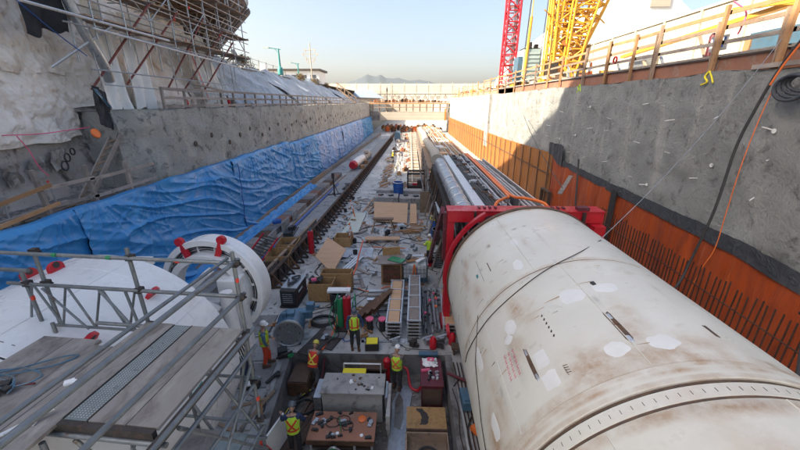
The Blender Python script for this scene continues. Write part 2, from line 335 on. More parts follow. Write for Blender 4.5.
# membranes on the right wall
def membrane(y0, y1, z0f, z1f, x0, mtl, name, label, cat, amp=.05, fq_=2.2, n=160, nv=22, slope=.0, smooth=True):
    m = MB()
    def fn(u, v):
        y = y0+(y1-y0)*u; a = z0f(y); b = z1f(y); z = a+(b-a)*v
        x = x0 - .035 - amp*(.5+.5*math.sin(y*fq_+1.5*nse(y*.4, z*.2))*.8) - amp*fbm(y*1.3, z*.25, 4) + slope*(z-a)
        return (x, y, z)
    m.grid(fn, n, nv); return one(m, name, mtl, label, cat, smooth=smooth)
membrane(-8, 19.6, lambda y: 0, lambda y: orange_top(y)+.03*nse(y), 11.60, 'orange', 'membrane_sheet', 'bright orange membrane sheet hanging on the right wall behind the rebar mat', 'sheet', .06)
membrane(19.75, 29, lambda y: 0, lambda y: orange_top(y)+.05*nse(y*2), 11.56, 'orange', 'membrane_sheet', 'orange ribbed membrane sheet on the right wall beyond the red frame', 'sheet', .07, 3.4)
membrane(29.1, 110, lambda y: 0, lambda y: orange_top(y)+.05*nse(y*2), 11.56, 'ochre_sunlit', 'membrane_sheet', 'orange sheeting tinted ochre as if sunlit along the far foot of the right wall', 'sheet', .07, 1.2, 240, 10)
membrane(-8, 27, lambda y: orange_top(y)-.05, lambda y: orange_top(y)+.68+.06*fbm(y*1.2, 3)-.012*y, 11.52, 'black_band', 'membrane_strip', 'black membrane strip running above the orange sheet on the right wall', 'strip', .05, 2.6, 180, 8)
membrane(27.1, 29.9, lambda y: orange_top(y)-.1, lambda y: 5.75+.1*nse(y*2), 11.5, 'black_band', 'membrane_strip', 'short raised piece of black membrane where the orange sheet steps up', 'strip', .07, 4, 30, 8)
t = T('sheet_battens','row of thin dark upright battens holding the far ochre sheeting','battens',(11.4,60,0))
for k in range(34):
    y = 29.5+2.35*k; m = MB(); m.bx(11.36,11.42,y,y+.09,0,orange_top(y)-.05); m.build('batten','timber_dark',t)
for z_ in (3.2,): m = MB(); m.bx(11.37,11.41,29.3,109,z_,z_+.07); m.build('waling','timber_dark',t)
m = MB(); m.grid(lambda u, v: (11.36+.02*nse(v*3), 19.3+.55*u, .2+4.0*v), 3, 12)
one(m, 'membrane_strip', 'black', 'narrow black vertical strip between the two orange sheets near the red frame', 'strip')
m = MB(); m.bx(11.1, 11.35, 28.0, 29.8, .6, .75).bx(11.1, 11.35, 28.0, 29.8, 1.9, 2.0).bx(11.1, 11.35, 28.0, 28.12, .75, 1.9).bx(11.1, 11.35, 29.68, 29.8, .75, 1.9)
one(m, 'wall_opening_frame', 'timber_dark', 'dark square timber frame set against the orange sheet beyond the red frame', 'frame')

# rebar mat in front of the orange sheet
t = T('rebar_mat', 'rusty rebar mat standing in front of the orange sheet on the right', 'rebar mat', (10.3, 10, 0))
k = 0
y = 4.6
while y < 19.0:
    m = MB(); h = 3.15 + rnd.uniform(-.1,.1) + .02*(y-5)
    m.path([(10.3+.04*nse(y), y, 0), (10.35, y+rnd.uniform(-.04,.04), h*.5), (10.40+rnd.uniform(-.03,.03), y+rnd.uniform(-.04,.04), h)], .024, 5)
    m.build('vertical_bar', 'rebar', t); y += .21
for z in (.8, 1.6, 2.35):
    m = MB(); m.path([(10.32+.02*nse(z, yy), yy, z+.02*yy) for yy in [4.5+i*1.0 for i in range(15)]], .02, 5); m.build('horizontal_bar', 'rebar', t)

# ---- left side
def lwx(y, z): # wall face of left far section
    base = -12.0 - .9*max(0, min(1, (17.4-y)/1.6))
    return base - .02*(z-5) + .16*fbm(y*.5, z*.7, 7) + .07*fbm(y*1.9, z*1.9, 8)
m = MB()
m.grid(lambda u, v: (lwx(15.8, 3+5.4*v)-2.0*u, 15.8+.25*nse(u*3,v*4)+.3*u, 3+5.4*v), 10, 20)
m.grid(lambda u, v: (lwx(15.8+94.4*u, 3+5.4*v), 15.8+94.4*u, 3+5.45*v+.1*nse(u*60)*v), 420, 26)
m.grid(lambda u, v: (lwx(15.8+94.4*u, 8.4)*(1-v)+(-14.6-.6*u)*v, 15.8+94.4*u, 8.45+.1*nse(u*60)*(1-v)), 200, 3)
m.grid(lambda u, v: (lwx(110.2, 3+5.4*v)-.4*u*0, 110.2+100*u, 3+5.4*v), 4, 4)
lw = one(m, 'shotcrete_wall', 'shot_left', 'weathered grey sprayed-concrete wall above the blue tarps on the left', 'wall', smooth=True)
for k in range(44):
    y = 20 + k*1.9; z = 6.6 + .35*math.sin(k*2.1); x = lwx(y, z)
    n_ = MB(); n_.lathe([(.16,0),(.15,.03),(.07,.035),(.0,.02)], (x+.02,y,z), 10, Matrix.Rotation(R(90),3,'Y')); n_.build('drain_hole', 'dark_steel', lw)
m = MB()
m.bx(-12.15, -11.85, -8, 210, -.3, 5.0)
m.bx(-14.6, -11.9, -8, 16.5, 4.7, 5.05)
one(m, 'retaining_wall', 'conc_dark', 'lower concrete wall and ledge behind the blue tarps on the left', 'wall')
# near rock face and the hillside above, its unseen top raised to cast shade
def hill_top(y): return 42.9 if y < 14 else 42.9-(y-14)*.68
def hx(y, z):
    if y < 16: b = -14.3
    else: b = -14.3 + .5*min(1, (y-16)/3)
    return b - max(0, z-5)*.16 - (.22*max(0, z-9) if y > 16 else .16*max(0, z-12)) + .25*fbm(y*.35, z*.4, 9) + .10*fbm(y*1.2, z*1.2, 10)
m = MB()
HE = 27.6
m.grid(lambda u, v: (hx(-8+(HE+8)*u, 4.8+(hill_top(-8+(HE+8)*u)-4.8)*v), -8+(HE+8)*u, 4.8+(hill_top(-8+(HE+8)*u)-4.8)*v), 150, 100)
m.grid(lambda u, v: (hx(HE, 4.8+(hill_top(HE)-4.8)*v)-14*u, HE, 4.8+(hill_top(HE)-4.8)*v), 6, 20)
m.grid(lambda u, v: (hx(-8+(HE+8)*u, hill_top(-8+(HE+8)*u))-14*v, -8+(HE+8)*u, hill_top(-8+(HE+8)*u)), 40, 2)
m.grid(lambda u, v: (hx(-8, 4.8+38*v)-14*u, -8, 4.8+38*v), 4, 10)
m.grid(lambda u, v: (-22.5-8*(1 if v > .99 else 0), HE-.5+11*u, 12+(22.6-4.5*u)*v), 8, 10)  # hidden back plane added to fill out the hill's cast shadow
struct(m, 'hillside', 'rock', smooth=True)
# slope behind the far left wall
def sx(y, v): return -13.9 - 4.6*v
def szz(y, v):
    top = 12.35 - max(0, (y-62))*.035
    return 8.35 + (top-8.35)*(v**.85) + .12*fbm(y*.25, v*2)
m = MB(); m.grid(lambda u, v: (sx(0, v)-.25, 26+92*u, szz(26+92*u, v)-.35), 60, 8)
struct(m, 'slope', 'ground', smooth=True)
# mountain
m = MB()
def mz(x):
    pts = [(-1500,60),(-900,90),(-640,120),(-552,160),(-470,185),(-400,212),(-360,232),(-330,222),(-290,218),(-250,226),(-200,205),(-100,196),(0,185),(90,182),(180,168),(300,130),(480,90),(900,60),(1500,30)]
    for (a, za), (b, zb) in zip(pts, pts[1:]):
        if x <= b: return za+(zb-za)*(x-a)/(b-a)
    return 30
m.grid(lambda u, v: (-1500+3000*u, 3000+260*v, (mz(-1500+3000*u)+8*fbm(u*40, v*5))*math.sin(math.pi*min(1, v*.9+.1)*.5 if v < .999 else 0)*.999 if v > 0 else 5), 160, 10)
struct(m, 'mountain', 'mountain', smooth=True)

# ---------------------------------------------------------------- cloths on the left
def canvas(y0, y1, z0, z1, seed, label, mtl='canvas', off=.16, n=120, name='canvas_sheet', amp=.10, wav=0):
    m = MB(); cy = (y0+y1)/2; cz = z1
    def fn(u, v):
        z = z0+(z1-z0)*v; y = y0+(y1-y0)*u + .25*nse(z*.5, seed)
        zb = z + (.25*nse(y*.6, seed+3)) * (1-v)
        a = math.atan2(y-cy, (cz+1.5-z)); r = max(0, 1-abs(nse(a*4.2+seed, z*.10, seed))*4)**2; r2 = max(0, 1-abs(nse(y*.75+z*.5, z*.2-y*.1, seed+5))*4)**2
        return (hx(y, z)+off+amp*(r*.75+r2*.8)+.05*fbm(y*1.5, z*1.5, seed), y, zb)
    m.grid(fn, n, n); return one(m, name, mtl, label, 'sheet', smooth=True)
canvas(-3, 9.0, 7.9, 12.4, 1, 'tan canvas sheet draped over the rock at the far left edge of the photo')
canvas(8.8, 15.9, 7.25, 10.2, 2, 'tan canvas sheet hanging in folds above the blue tarp and timber ledge rail', n=120)
canvas(3.5, 14.4, 10.1, 16, 3, 'tan canvas sheet bulging over the upper rock beside the black tarp', amp=.22)
canvas(13.6, 16.6, 9.9, 15.0, 8, 'tan canvas sheet in the top left corner between the two black tarps', off=.2)
canvas(15.4, 24.5, 8.6, 12.4, 4, 'tan canvas sheet behind the scaffold, between white hanging strips', off=.1)
canvas(24, 27.5, 8.6, 15, 5, 'tan canvas sheet on the slope under the round platform', off=.1)
canvas(13.0, 24, 12.3, 18, 6, 'tan canvas sheet on the top of the slope behind the upper scaffold', off=.1)
# stained grey facing below the canvas: hanging grey rags
for i, (y, z) in enumerate(((11.4,6.9),(12.3,6.6),(13.4,6.7),(14.3,6.9))):
    m = MB(); m.grid(lambda u, v: (hx(y, z)+.22+.12*ridge(u*3, v, i)+.08*nse(u*5, v*2, i), y-.28+.56*u+.1*nse(v*3, i), z-.75*v+.1*u), 12, 14)
    one(m, 'torn_liner_scrap', 'rock', 'torn grey liner scrap hanging on the stained wall under the tan canvas', 'scrap', 'torn liner scraps under the canvas', smooth=True)
def strip(y0t, y1t, y0b, y1b, z1, z0, seed, label, mtl='white', xo=-13.75, amp=.14):
    m = MB()
    def fn(u, v):
        z = z0+(z1-z0)*v; a = y0b+(y0t-y0b)*v; b = y1b+(y1t-y1b)*v
        y = a+(b-a)*u + .12*nse(z*.8, seed)
        return (xo-.10*(z-9)+amp*math.sin(u*14+seed+nse(z*.4, seed)*1.5)*.8+.1*ridge(u*3, z*.35, seed)+.06*nse(u*6, z, seed), y, z+.3*nse(u*4, seed)*(1-v))
    m.grid(fn, 40, 40); return one(m, 'hanging_sheet', mtl, label, 'sheet', smooth=True)
strip(16.9,18.0,16.6,18.0,13.0,8.45,1,'white crumpled sheet strip hanging nearest the silver duct')
strip(18.9,20.6,18.2,19.9,12.9,8.45,2,'broad white sheet strip hanging behind the second raking bar')
strip(24.0,25.1,25.3,26.5,12.8,8.4,3,'white sheet strip with a red stripe hanging near the right scaffold end')
strip(25.4,26.5,26.8,28.3,12.9,8.4,4,'rightmost white sheet strip beside the blue-grey sheeting')
m = MB(); m.grid(lambda u, v: (-13.52-.10*(3.8*v)+.02, 25.0-.9*v+.10*u, 8.9+3.6*v), 2, 14); one(m, 'marking_ribbon', 'hired', 'long red ribbon running down a white hanging sheet', 'ribbon')
m = MB(); m.grid(lambda u, v: (-13.6+.2*nse(u*3, v*3)+.1*math.sin(u*9), 13.9+1.7*u-.1*v, 14.5-3.4*v+.3*u-.3*nse(u*3)), 26, 26)
one(m, 'black_tarp', 'black_fabric', 'black tarp hanging behind the silver duct at top left', 'tarp', smooth=True)
m = MB(); m.grid(lambda u, v: (-13.3+.2*nse(u*3, v*3, 2), 10.2+1.1*u, 10.9-.7*v*(1-.6*u)-.9*u), 22, 16)
one(m, 'black_tarp', 'black_fabric', 'black cloth flap at the far left edge with a blue knot', 'tarp', smooth=True)
m = MB(); m.lathe([(0,-.12),(.1,-.08),(.13,0),(.1,.08),(0,.12)], (-13.1, 11.1, 9.85), 10); one(m, 'blue_knot', 'bluebr', 'small blue knotted bundle at the corner of the black cloth flap', 'bundle', smooth=True)
m = MB(); m.path(smoothp([(-13.4,15.2,14.2),(-13.35,15.55,12.7),(-13.3,16.0,11.4),(-13.35,16.6,10.3),(-13.5,16.9,9.7)]), [.2]*25, 14)
one(m, 'air_duct', 'galv', 'long curved silver duct hanging down the upper left slope', 'duct', smooth=True)
m = MB(); m.path(sag((-13.5,12.3,13.2),(-13.4,15.9,10.6),10,.15), .02, 5); one(m, 'blue_rope', 'bluebr', 'thin blue rope stretched over the tan canvas at top left', 'rope')
m = MB(); m.path(smoothp([(-13.55,11.8,7.75),(-13.5,13.0,7.7),(-13.5,14.3,7.75),(-13.5,15.2,7.8)]), .018, 5).path(smoothp([(-13.5,12.2,7.7),(-13.45,12.4,7.2),(-13.45,12.55,6.6),(-13.45,12.8,6.2)]), .018, 5)
one(m, 'red_strap', 'pink', 'dull red strap hanging along the lower hem of the tan canvas', 'strap')
m = MB(); m.lathe([(0,.10),(.12,.09),(.2,.05),(.21,0),(.17,-.04),(0,-.05)], (-13.2,15.05,7.55), 14, Matrix.Rotation(R(70),3,'Y')); one(m, 'orange_tub', 'orangep', 'orange tub hanging where the tan canvas meets the grey wall', 'tub', smooth=True)
m = MB(); m.grid(lambda u, v: (-13.1+.2*nse(u*4, v*3, 4)+.1*v, 15.3+.7*u-.1*v, 9.5-1.6*v-.3*u), 14, 18); one(m, 'dark_rag', 'darkcloth', 'dark cloth hanging above the orange tub', 'cloth', smooth=True)
m = MB(); m.grid(lambda u, v: (-12.95+.1*nse(u*4, v*3, 5), 15.2+.22*u+.55*v, 9.35-.75*v-.05*u), 6, 10); one(m, 'blue_rag', 'bluepaint', 'blue cloth strip hanging above the orange tub', 'cloth', smooth=True)

# big blue tarps on the lower left wall
def tarp(y0, y1, seed, label, mtl, x0=-11.55, ztop=5.25, nu=150, nv=90, amp=.16, bottom=0.15, vk=.5):
    m = MB()
    def fn(u, v):
        y = y0+(y1-y0)*u; zt = ztop+.06*nse(y*.6, seed)+.03*math.sin(y*2.3); z = bottom+(zt-bottom)*v
        if v > .97: z = zt
        wy, wz = y+.5*nse(y*.25, z*.3, seed), z+.45*nse(y*.18, z*.25, seed+1)
        def thin(p, q, k_, w_): return max(0, 1-abs(nse(p, q, k_))*w_)**2
        fold = thin(wz*1.25+wy*.30, wy*.16-wz*.05, seed, 4.5)*.75 + thin(wz*1.9+wy*.75, wy*.2, seed+3, 5.5)*.28 + thin(wz*2.6-wy*.5, wy*.3, seed+6, 7)*.10
        vert = thin(wy*.62+wz*.12, wz*.12, seed+8, 3.5)*.55
        for k in range(3):
            cy = y0+(y1-y0)*((k*.37+.17*seed) % 1.0); d = math.hypot(y-cy, z-zt-.3)+.2; an_ = math.atan2(y-cy, zt+.3-z)
            fold += thin(an_*3.4+k*9, d*.12, seed, 4)*math.exp(-d*.38)*.8
        env = 1-.75*max(0, (v-.85)/.15)
        x = x0 + amp*(fold+vert*vk)*env + .40*(1-v)**1.3*(.8+.4*nse(y*.2, seed)) + .22*nse(y*.22, z*.25, seed)*env
        if v > .97: x = x0-.35*(v-.97)/.03
        return (x, y, z)
    m.grid(fn, nu, nv); return one(m, 'blue_tarp', mtl, label, 'tarp', smooth=True)
tarp(3.6, 11.6, 1, 'deep blue tarp at the near left corner behind the white shield', 'blue', nu=150)
tarp(11.5, 22.9, 2, 'large deep blue tarp with diagonal creases under the timber ledge rail', 'blue', nu=240, nv=110, amp=.2)
tarp(22.8, 34.5, 3, 'blue tarp right of the long vertical seam, above the timber kerb plank', 'blue', nu=200)
tarp(34.4, 45, 4, 'pale faded blue tarp hanging in a broad bulge halfway along the trench', 'blue', ztop=5.0, nu=170, vk=1.6)
tarp(44.9, 62, 5, 'faded lilac-blue tarp in the far half of the trench', 'blue_pale', ztop=4.95, nu=170, nv=50, vk=1.8)
tarp(61.9, 88, 6, 'pale blue tarp second from the far end of the trench', 'blue_pale', ztop=4.9, nu=170, nv=40, vk=2.2)
tarp(87.9, 112, 7, 'farthest pale blue tarp beside the bridge', 'blue', ztop=4.8, nu=110, nv=30, vk=2.2)
m = MB(); m.path([(-11.15+.12*nse(z, 3), 22.85+.05*nse(z), z) for z in [.3+.25*i for i in range(20)]], .025, 6); one(m, 'rope', 'bluebr', 'dark blue rope hanging down the vertical seam between two blue tarps', 'rope')
# blue-grey sheeting over the far slope
bounds = [38.0, 44.5, 53, 64, 80, 104]
words = ['nearest blue-grey sheeting with a deep dark fold beside the round platform', 'blue-grey sheeting on the far slope, second from the round platform', 'blue-grey sheeting in the middle of the far slope under the white office', 'blue-grey sheeting just left of the timber stair', 'last strip of blue-grey sheeting at the far end of the slope']
for i in range(5):
    y0, y1 = bounds[i]-.3, bounds[i+1]; m = MB()
    if i == 0: y0 = 27.4
    def fn(u, v, i=i, y0=y0, y1=y1):
        y = y0+(y1-y0)*u + 2.8*(.5-v)*.9
        f_ = .28*ridge(u*(y1-y0)*.32+v*.5, v*.25, i)+.13*ridge(u*(y1-y0)*.9, v*.5, i+4)+.12*nse(y*.5, v*2, i)
        top = 1.0+.06*nse(y*.4, 2)
        vv = v*top; zz = szz(y, vv)
        if y < 38: zz = 8.35+(zz-8.35)*(1.08)
        return (sx(y, vv)+f_*1.2, y, zz+f_*.9)
    m.grid(fn, 110 if i == 0 else 90, 44); one(m, 'slope_sheeting', 'bluegrey', words[i], 'sheeting', smooth=True)

# timber guardrail along the top of the far left wall
t = T('timber_guardrail', 'weathered timber guardrail along the top of the far left wall', 'guardrail', (-12.5, 19, 8.45))
y = 18.6; k = 0; py = None
while y < 110:
    x = -12.35+.06*nse(y); h = 1.05+.08*nse(y*3)
    m = MB(); m.bar((x, y, 8.3), (x+.04*nse(y*2), y+.12*nse(y*5), 8.45+h), .11, .11); m.build('post', 'timber_grey', t)
    if py is not None and k <= 30:
        for dz in (.15, .55, .98):
            m = MB(); m.bar((px+.07, py-.1, 8.45+dz+.05*nse(py*2)), (x+.07, y+.1, 8.45+dz+.05*nse(y*2)), .045, .13); m.build('rail', 'timber_grey', t)
    px, py = x, y; y += 1.9+.5*nse(y*3.3)+(.9 if y > 60 else 0); k += 1
m = MB()
for dz in (.15, .55, .98): m.bar((px if 0 else -12.3, 74 if 0 else 70, 8.45+dz), (-12.3, 108, 8.45+dz), .05, .13)
m.build('rail', 'timber_grey', t)
# near ledge guardrail
t = T('timber_guardrail', 'rough timber guardrail on the near ledge above the blue tarp', 'guardrail', (-12.0, 12, 5.1))
for y0, z0, z1, ln in ((11.05,5.0,6.75,-.12),(12.9,5.0,6.6,-.1),(14.7,5.0,6.45,0.02),(8.6,5.0,6.3,0)):
    m = MB(); m.bar((-12.0,y0+.05,z0-.05), (-12.0,y0+ln,z1), .13, .12); m.build('post', 'timber_grey', t)
for a, b, mm in (((-11.9,8.0,5.75),(-11.9,11.3,6.2),'timber_warm'),((-11.9,8.0,5.2),(-11.9,11.4,5.55),'timber_warm'),((-11.92,11.0,6.12),(-11.92,13.0,6.1),'timber_grey'),((-11.92,12.8,6.05),(-11.92,16.3,6.1),'timber_grey'),((-11.92,11.0,5.5),(-11.92,13.0,5.42),'timber_grey'),((-11.92,12.8,5.4),(-11.92,16.3,5.45),'timber_grey')):
    m = MB(); m.bar(a, b, .05, .12); m.build('rail', mm, t)
for i, (y0, z) in enumerate(((8.4,5.2),(9.8,5.3),(10.6,5.15),(12.2,5.2))):
    m = MB(); m.bar((-12.5,y0,z), (-12.4,y0+2.4,z+.12), .18, .05); one(m, 'scrap_plank', 'timber_grey', 'grey scrap plank lying on the near ledge behind the timber guardrail', 'plank', 'planks on the near ledge')
for y0, lb in ((10.3,'thin red-tipped steel post on the ledge, left of the tall timber post'), (11.9,'thin red-tipped steel post on the ledge, right of the tall timber post')):
    t = T('steel_post', lb, 'post', (-12.5,y0,5.05)); m = MB(); m.tube((-12.5,y0,5.05),(-12.55,y0-.05,6.15),.03,6); m.build('tube','galv',t)
    m = MB(); m.tube((-12.55,y0-.05,6.15),(-12.55,y0-.05,6.22),.034,6); m.build('tip','hired',t)
m = MB(); m.box((-12.6,12.3,5.2),(.3,.45,.25),.3); one(m, 'wood_block', 'timber_warm', 'brown wooden block on the ledge by the foot of the timber ladder', 'block')
# timber ladder up to the wall top
t = T('timber_ladder', 'short timber stair ladder leaning up from the near ledge to the grey wall', 'ladder', (-13.2,13.9,5.05))
A = Vector((-13.05,13.3,5.1)); B = Vector((-13.25,15.8,7.3)); side = Vector((.75,.15,.25))*.62
for s in (0, 1):
    m = MB(); m.bar(A+side*s, B+side*s, .07, .16); m.build('stringer', 'timber_grey', t)
for k in range(8):
    p = A.lerp(B, (k+.6)/8.2); m = MB(); m.bar(p, p+side, .2, .05); m.build('tread', 'timber', t)
for i, (y0, z, r) in enumerate(((14.0,6.7,.12),(13.8,6.4,.14),(14.3,6.9,.10))):
    m = MB(); m.path(smoothp([(-13.7, y0+r*math.cos(a), z+r*1.3*math.sin(a)) for a in [j*.8 for j in range(9)]]), .03, 6); one(m, 'hose_loop', 'black', 'black hose loop hung on the stained wall beside the timber ladder', 'hose', 'hose loops beside the timber ladder')

# hanging scaffold on the upper left slope
t = T('slope_scaffold', 'steel tube scaffold with board decks fixed to the upper left slope', 'scaffold', (-13.6,20,9))
def stube(a, b, r=.032, name='tube', mm='galv'):
    m = MB(); m.tube(a, b, r, 7); m.build(name, mm, t)
ys = [15.8+1.75*i for i in range(9)]
for i, y in enumerate(ys):
    for x in (-12.7, -13.7):
        stube((x, y, 11.2 if x > -13 else 10.4), (x-.05, y+.1, 16.2), .035, 'standard')
    for z in (11.9, 13.3, 14.9): stube((-12.3, y, z), (-14.6, y, z), .03, 'transom')
for z in (11.5, 12.5, 13.1, 13.9, 14.6, 15.6):
    for x in ((-12.7, -13.7) if z > 12 else (-12.7,)): stube((x, 14.4, z+.1), (x, 30.6, z-.05), .032, 'ledger')
stube((-12.55, 12.8, 11.9), (-12.5, 20.2, 11.8), .055, 'ledger', 'alu'); stube((-12.5, 15.4, 11.55), (-12.5, 27.5, 11.2), .05, 'ledger', 'alu')
stube((-14.2, 15.0, 10.1), (-12.6, 16.6, 11.8), .05, 'brace', 'alu'); stube((-12.75,15.2,10.05),(-12.75,30,9.9),.03,'ledger'); stube((-13,16,9.5),(-13,28,9.25),.025,'ledger')
for i in range(0, 8, 1): stube((-12.72, ys[i], 12.5+(i%2)*1.4), (-12.72, ys[i]+1.75, 13.9-(i%2)*1.4), .03, 'brace')
for i in range(8): stube((-13.3, ys[i]+.4, 9.2+.4*(i%3)), (-13.3, ys[i]+.3, 11.6), .028, 'standard')
for z, w_ in ((12.0, 1.2), (13.3, 1.3), (14.95, 1.4)):
    for j in range(4):
        m = MB(); m.bx(-13.9, -13.9+w_, 15.5+3.8*j, 19.2+3.8*j, z, z+.06); m.build('deck_board', 'timber', t)
bars = [((-12.6,19.4,13.3),(-13.5,15.8,9.3)), ((-12.6,21.6,13.4),(-13.5,17.9,9.6)), ((-12.6,24.2,13.6),(-13.5,20.9,9.5)), ((-12.6,26.4,13.2),(-13.5,22.3,9.4)), ((-12.6,27.8,12.8),(-13.5,24.6,9.5))]
for i, (a, b) in enumerate(bars): stube(a, b, .05, 'raking_bar', 'redbar')
for i in range(7):
    y0 = 16.5+i*1.6; m = MB(); m.tube((-12.66,y0,12.9+.9*(i%3)),(-12.66,y0+.02,13.05+.9*(i%3)),.045,6); m.build('red_clip','hired',t)
# horizontal timber on slope, cables, red extinguishers below
m = MB(); m.bar((-13.2,22.6,9.9),(-13.2,26.4,9.55),.1,.12); one(m, 'long_timber', 'timber_grey', 'long timber hanging level across the slope below the scaffold', 'timber')
for y0, lb in ((21.5,'red extinguisher standing on the wall top below the raking bars'),(26.6,'red extinguisher leaning near the rightmost white hanging sheet')):
    t = T('fire_extinguisher', lb, 'extinguisher', (-12.9,y0,8.5)); m = MB(); m.lathe([(0,0),(.09,0),(.1,.04),(.1,.5),(.06,.6),(0,.62)],(-12.9,y0,8.5),12,Matrix.Rotation(R(15),3,'X')); m.build('cylinder','red',t,smooth=True)
    m = MB(); m.tube((-12.9,y0-.16,9.1),(-12.9,y0-.2,9.22),.03,6).bar((-12.9,y0-.2,9.2),(-12.8,y0-.28,9.24),.03,.03); m.build('valve','black',t)
for i in range(5):
    y0 = 19.2+i*1.35; m = MB(); s_ = .28+.1*rnd.random(); m.prism([(0,0),(.4*s_*2,.1),(.3,.5*s_),(-.1,.4)], 0, .3, lambda v, y0=y0: Vector((-13+v.x, y0+v.y, 8.48+v.z)))
    one(m, 'sandbag', 'canvas', 'small tan bag lying on the wall top under the white hanging sheets', 'bag', 'bags on the wall top')

# round platform (hopper shaped) at the top of the slope
t = T('round_platform', 'dark round tapering platform with lattice railing at the top of the slope', 'platform', (-20.5,32.5,12.2))
c = (-20.4,32.6,0)
m = MB(); m.lathe([(3.2,12.2),(3.6,13.0),(6.0,15.6),(6.6,16.4),(6.6,16.9),(6.2,16.95),(6.2,22.5),(0,22.5)], c, 48); m.build('hopper', 'timber_dark', t)  # drum above the rim runs out of view, raised to cast shade
for k in range(36):
    a = R(-100+k*6); m = MB(); ca, sa = math.cos(a), math.sin(a)
    m.bar((c[0]+3.75*ca, c[1]+3.75*sa, 13.0), (c[0]+6.85*ca, c[1]+6.85*sa, 16.3), .1, .14); m.build('rib', 'timber_grey', t)
for z, r in ((16.95,6.75),(17.7,6.75),(18.6,6.75)):
    m = MB(); m.path([(c[0]+r*math.cos(R(a)), c[1]+r*math.sin(R(a)), z) for a in range(-120,121,5)], .05, 6); m.build('ring_rail', 'galv', t)
m = MB()
for k in range(34):
    a, b = R(-110+k*6.5), R(-110+(k+1)*6.5); r = 6.75
    lo, hi = (16.95, 18.6) if k % 2 else (18.6, 16.95); m.tube((c[0]+r*math.cos(a), c[1]+r*math.sin(a), lo), (c[0]+r*math.cos(b), c[1]+r*math.sin(b), hi), .045, 6)
    m.tube((c[0]+r*math.cos(a), c[1]+r*math.sin(a), 16.95), (c[0]+r*math.cos(a), c[1]+r*math.sin(a), 18.6), .035, 6)
m.build('lattice_railing', 'alu', t)
m = MB(); m.bar((-13.4,30.2,11.7),(-15.5,34,13.0),.25,.3).bar((-12.9,27.0,11.4),(-14.5,31.8,12.4),.12,.2); m.build('support_beam', 'alu', t)
m = MB()
for k in range(9): m.bar((-16.6, 23.5+k*.9, 14.9), (-13.6, 23.5+k*.9, 15.1), .1, .2)
m.bx(-16.8,-13.4,23,31.6,15.2,15.28); m.build('walkway', 'timber', t)

# bushes on the slope top
def bush(x, y, z, s, label):
    t = T('bush', label, 'bush', (x,y,z)); r_ = random.Random(int(x*10+y)); m = MB()
    for k in range(9):
        a = r_.uniform(0, 6.28); q = (x+math.cos(a)*s*.8, y+math.sin(a)*s*.8, z+s*r_.uniform(.7,1.3)); m.tube((x,y,z), q, .025, 5)
    m.build('branches', 'bark', t); m = MB()
    for k in range(900):
        a, b, rr = r_.uniform(0,6.28), r_.uniform(-.3,1.5), s*r_.uniform(.35,1)*(1+.3*nse(k*.37))
        c_ = Vector((x+rr*math.cos(a)*math.cos(b)*1.2, y+rr*math.sin(a)*math.cos(b)*1.2, z+.15*s+rr*math.sin(b)*1.1))
        d = Vector((r_.uniform(-1,1), r_.uniform(-1,1), r_.uniform(-1,1))).normalized()*.07; e = d.cross(Vector((r_.uniform(-1,1), r_.uniform(-1,1), .3))).normalized()*.04
        m.add([c_-d, c_+e, c_+d, c_-e], [(0,1,2,3)])
    m.build('leaves', 'bush', t)
bush(-17.6, 40.5, 12.3, 1.0, 'reddish dry bush beside the round platform at the slope top')
bush(-17.8, 62, 12.2, .8, 'dry brown bush in front of the left end of the white office')
bush(-17.8, 71, 11.9, .95, 'dry brown bush in front of the white office windows')
bush(-17.6, 80, 11.6, .8, 'low dry bush at the right end of the white office')
# site office
t = T('site_office', 'long low white site office with dark flat roof above the blue-grey slope', 'building', (-26,80,12))
m = MB(); m.bx(-33.4,-18.6,78,84,12,14.75); m.build('wall', 'white', t)
m = MB(); m.bx(-33.8,-18.2,77.5,84.5,14.75,15.15); m.build('roof', 'dark_steel', t)
for k in range(7):
    x = -32+k*1.95; m = MB(); m.bx(x,x+1.1,77.94,78.05,12.9,14.0); f_ = m.build('window', 'window', t)
    m = MB(); m.bx(x-.06,x+1.16,77.9,77.97,12.82,12.9).bx(x-.06,x+1.16,77.9,77.97,14.0,14.08); m.build('frame', 'alu', f_)
m = MB(); m.bx(-25.4,-18.7,76.5,77.9,12,13.3); m.build('skirt_panel', 'haze_blue_roof', t)
# lamps
def lamp(x, y, z, h, arm, label):
    t = T('street_lamp', label, 'street lamp', (x,y,z)); m = MB(); m.lathe([(.38,0),(.38,.7),(.28,.9),(.14,1.0),(.09,h),(0,h)], (x,y,z), 12); m.build('pole','teal',t,smooth=True)
    m = MB(); m.bar((x+.3,y,z+h-.1),(x-arm,y,z+h+.12),.1,.1).bar((x,y,z+h-.5),(x-.5,y,z+h),.05,.05); m.build('arm','teal',t)
    m = MB(); m.box((x-arm-.3,y,z+h+.12),(.75,.3,.16)); m.build('lamp_head','tealpale',t)
lamp(-17.6, 52, 12.3, 3.2, 1.3, 'taller teal street lamp left of the white office roof')
lamp(-20.4, 70, 12.2, 3.2, 1.2, 'smaller teal street lamp behind the first, over the office roof')
t = T('radio_mast', 'pale steel mast with small aerials behind the teal lamps', 'mast', (-18.5,72,12.2))
m = MB(); m.tube((-18.5,72,12.2),(-18.5,72,19.0),.10,6)
m.build('pole','cream',t); m = MB()
for k, (dz, l) in enumerate(((5.6,.9),(4.9,1.3),(4.2,.8),(3.7,.5))): m.bar((-18.5-l,72,12.2+dz),(-18.5+l,72,12.2+dz+.1),.1,.1).box((-18.5-l,72,12.2+dz),(.14,.14,.7)).box((-18.5+l,72,12.2+dz),(.14,.14,.6))
m.build('aerials','cream',t)
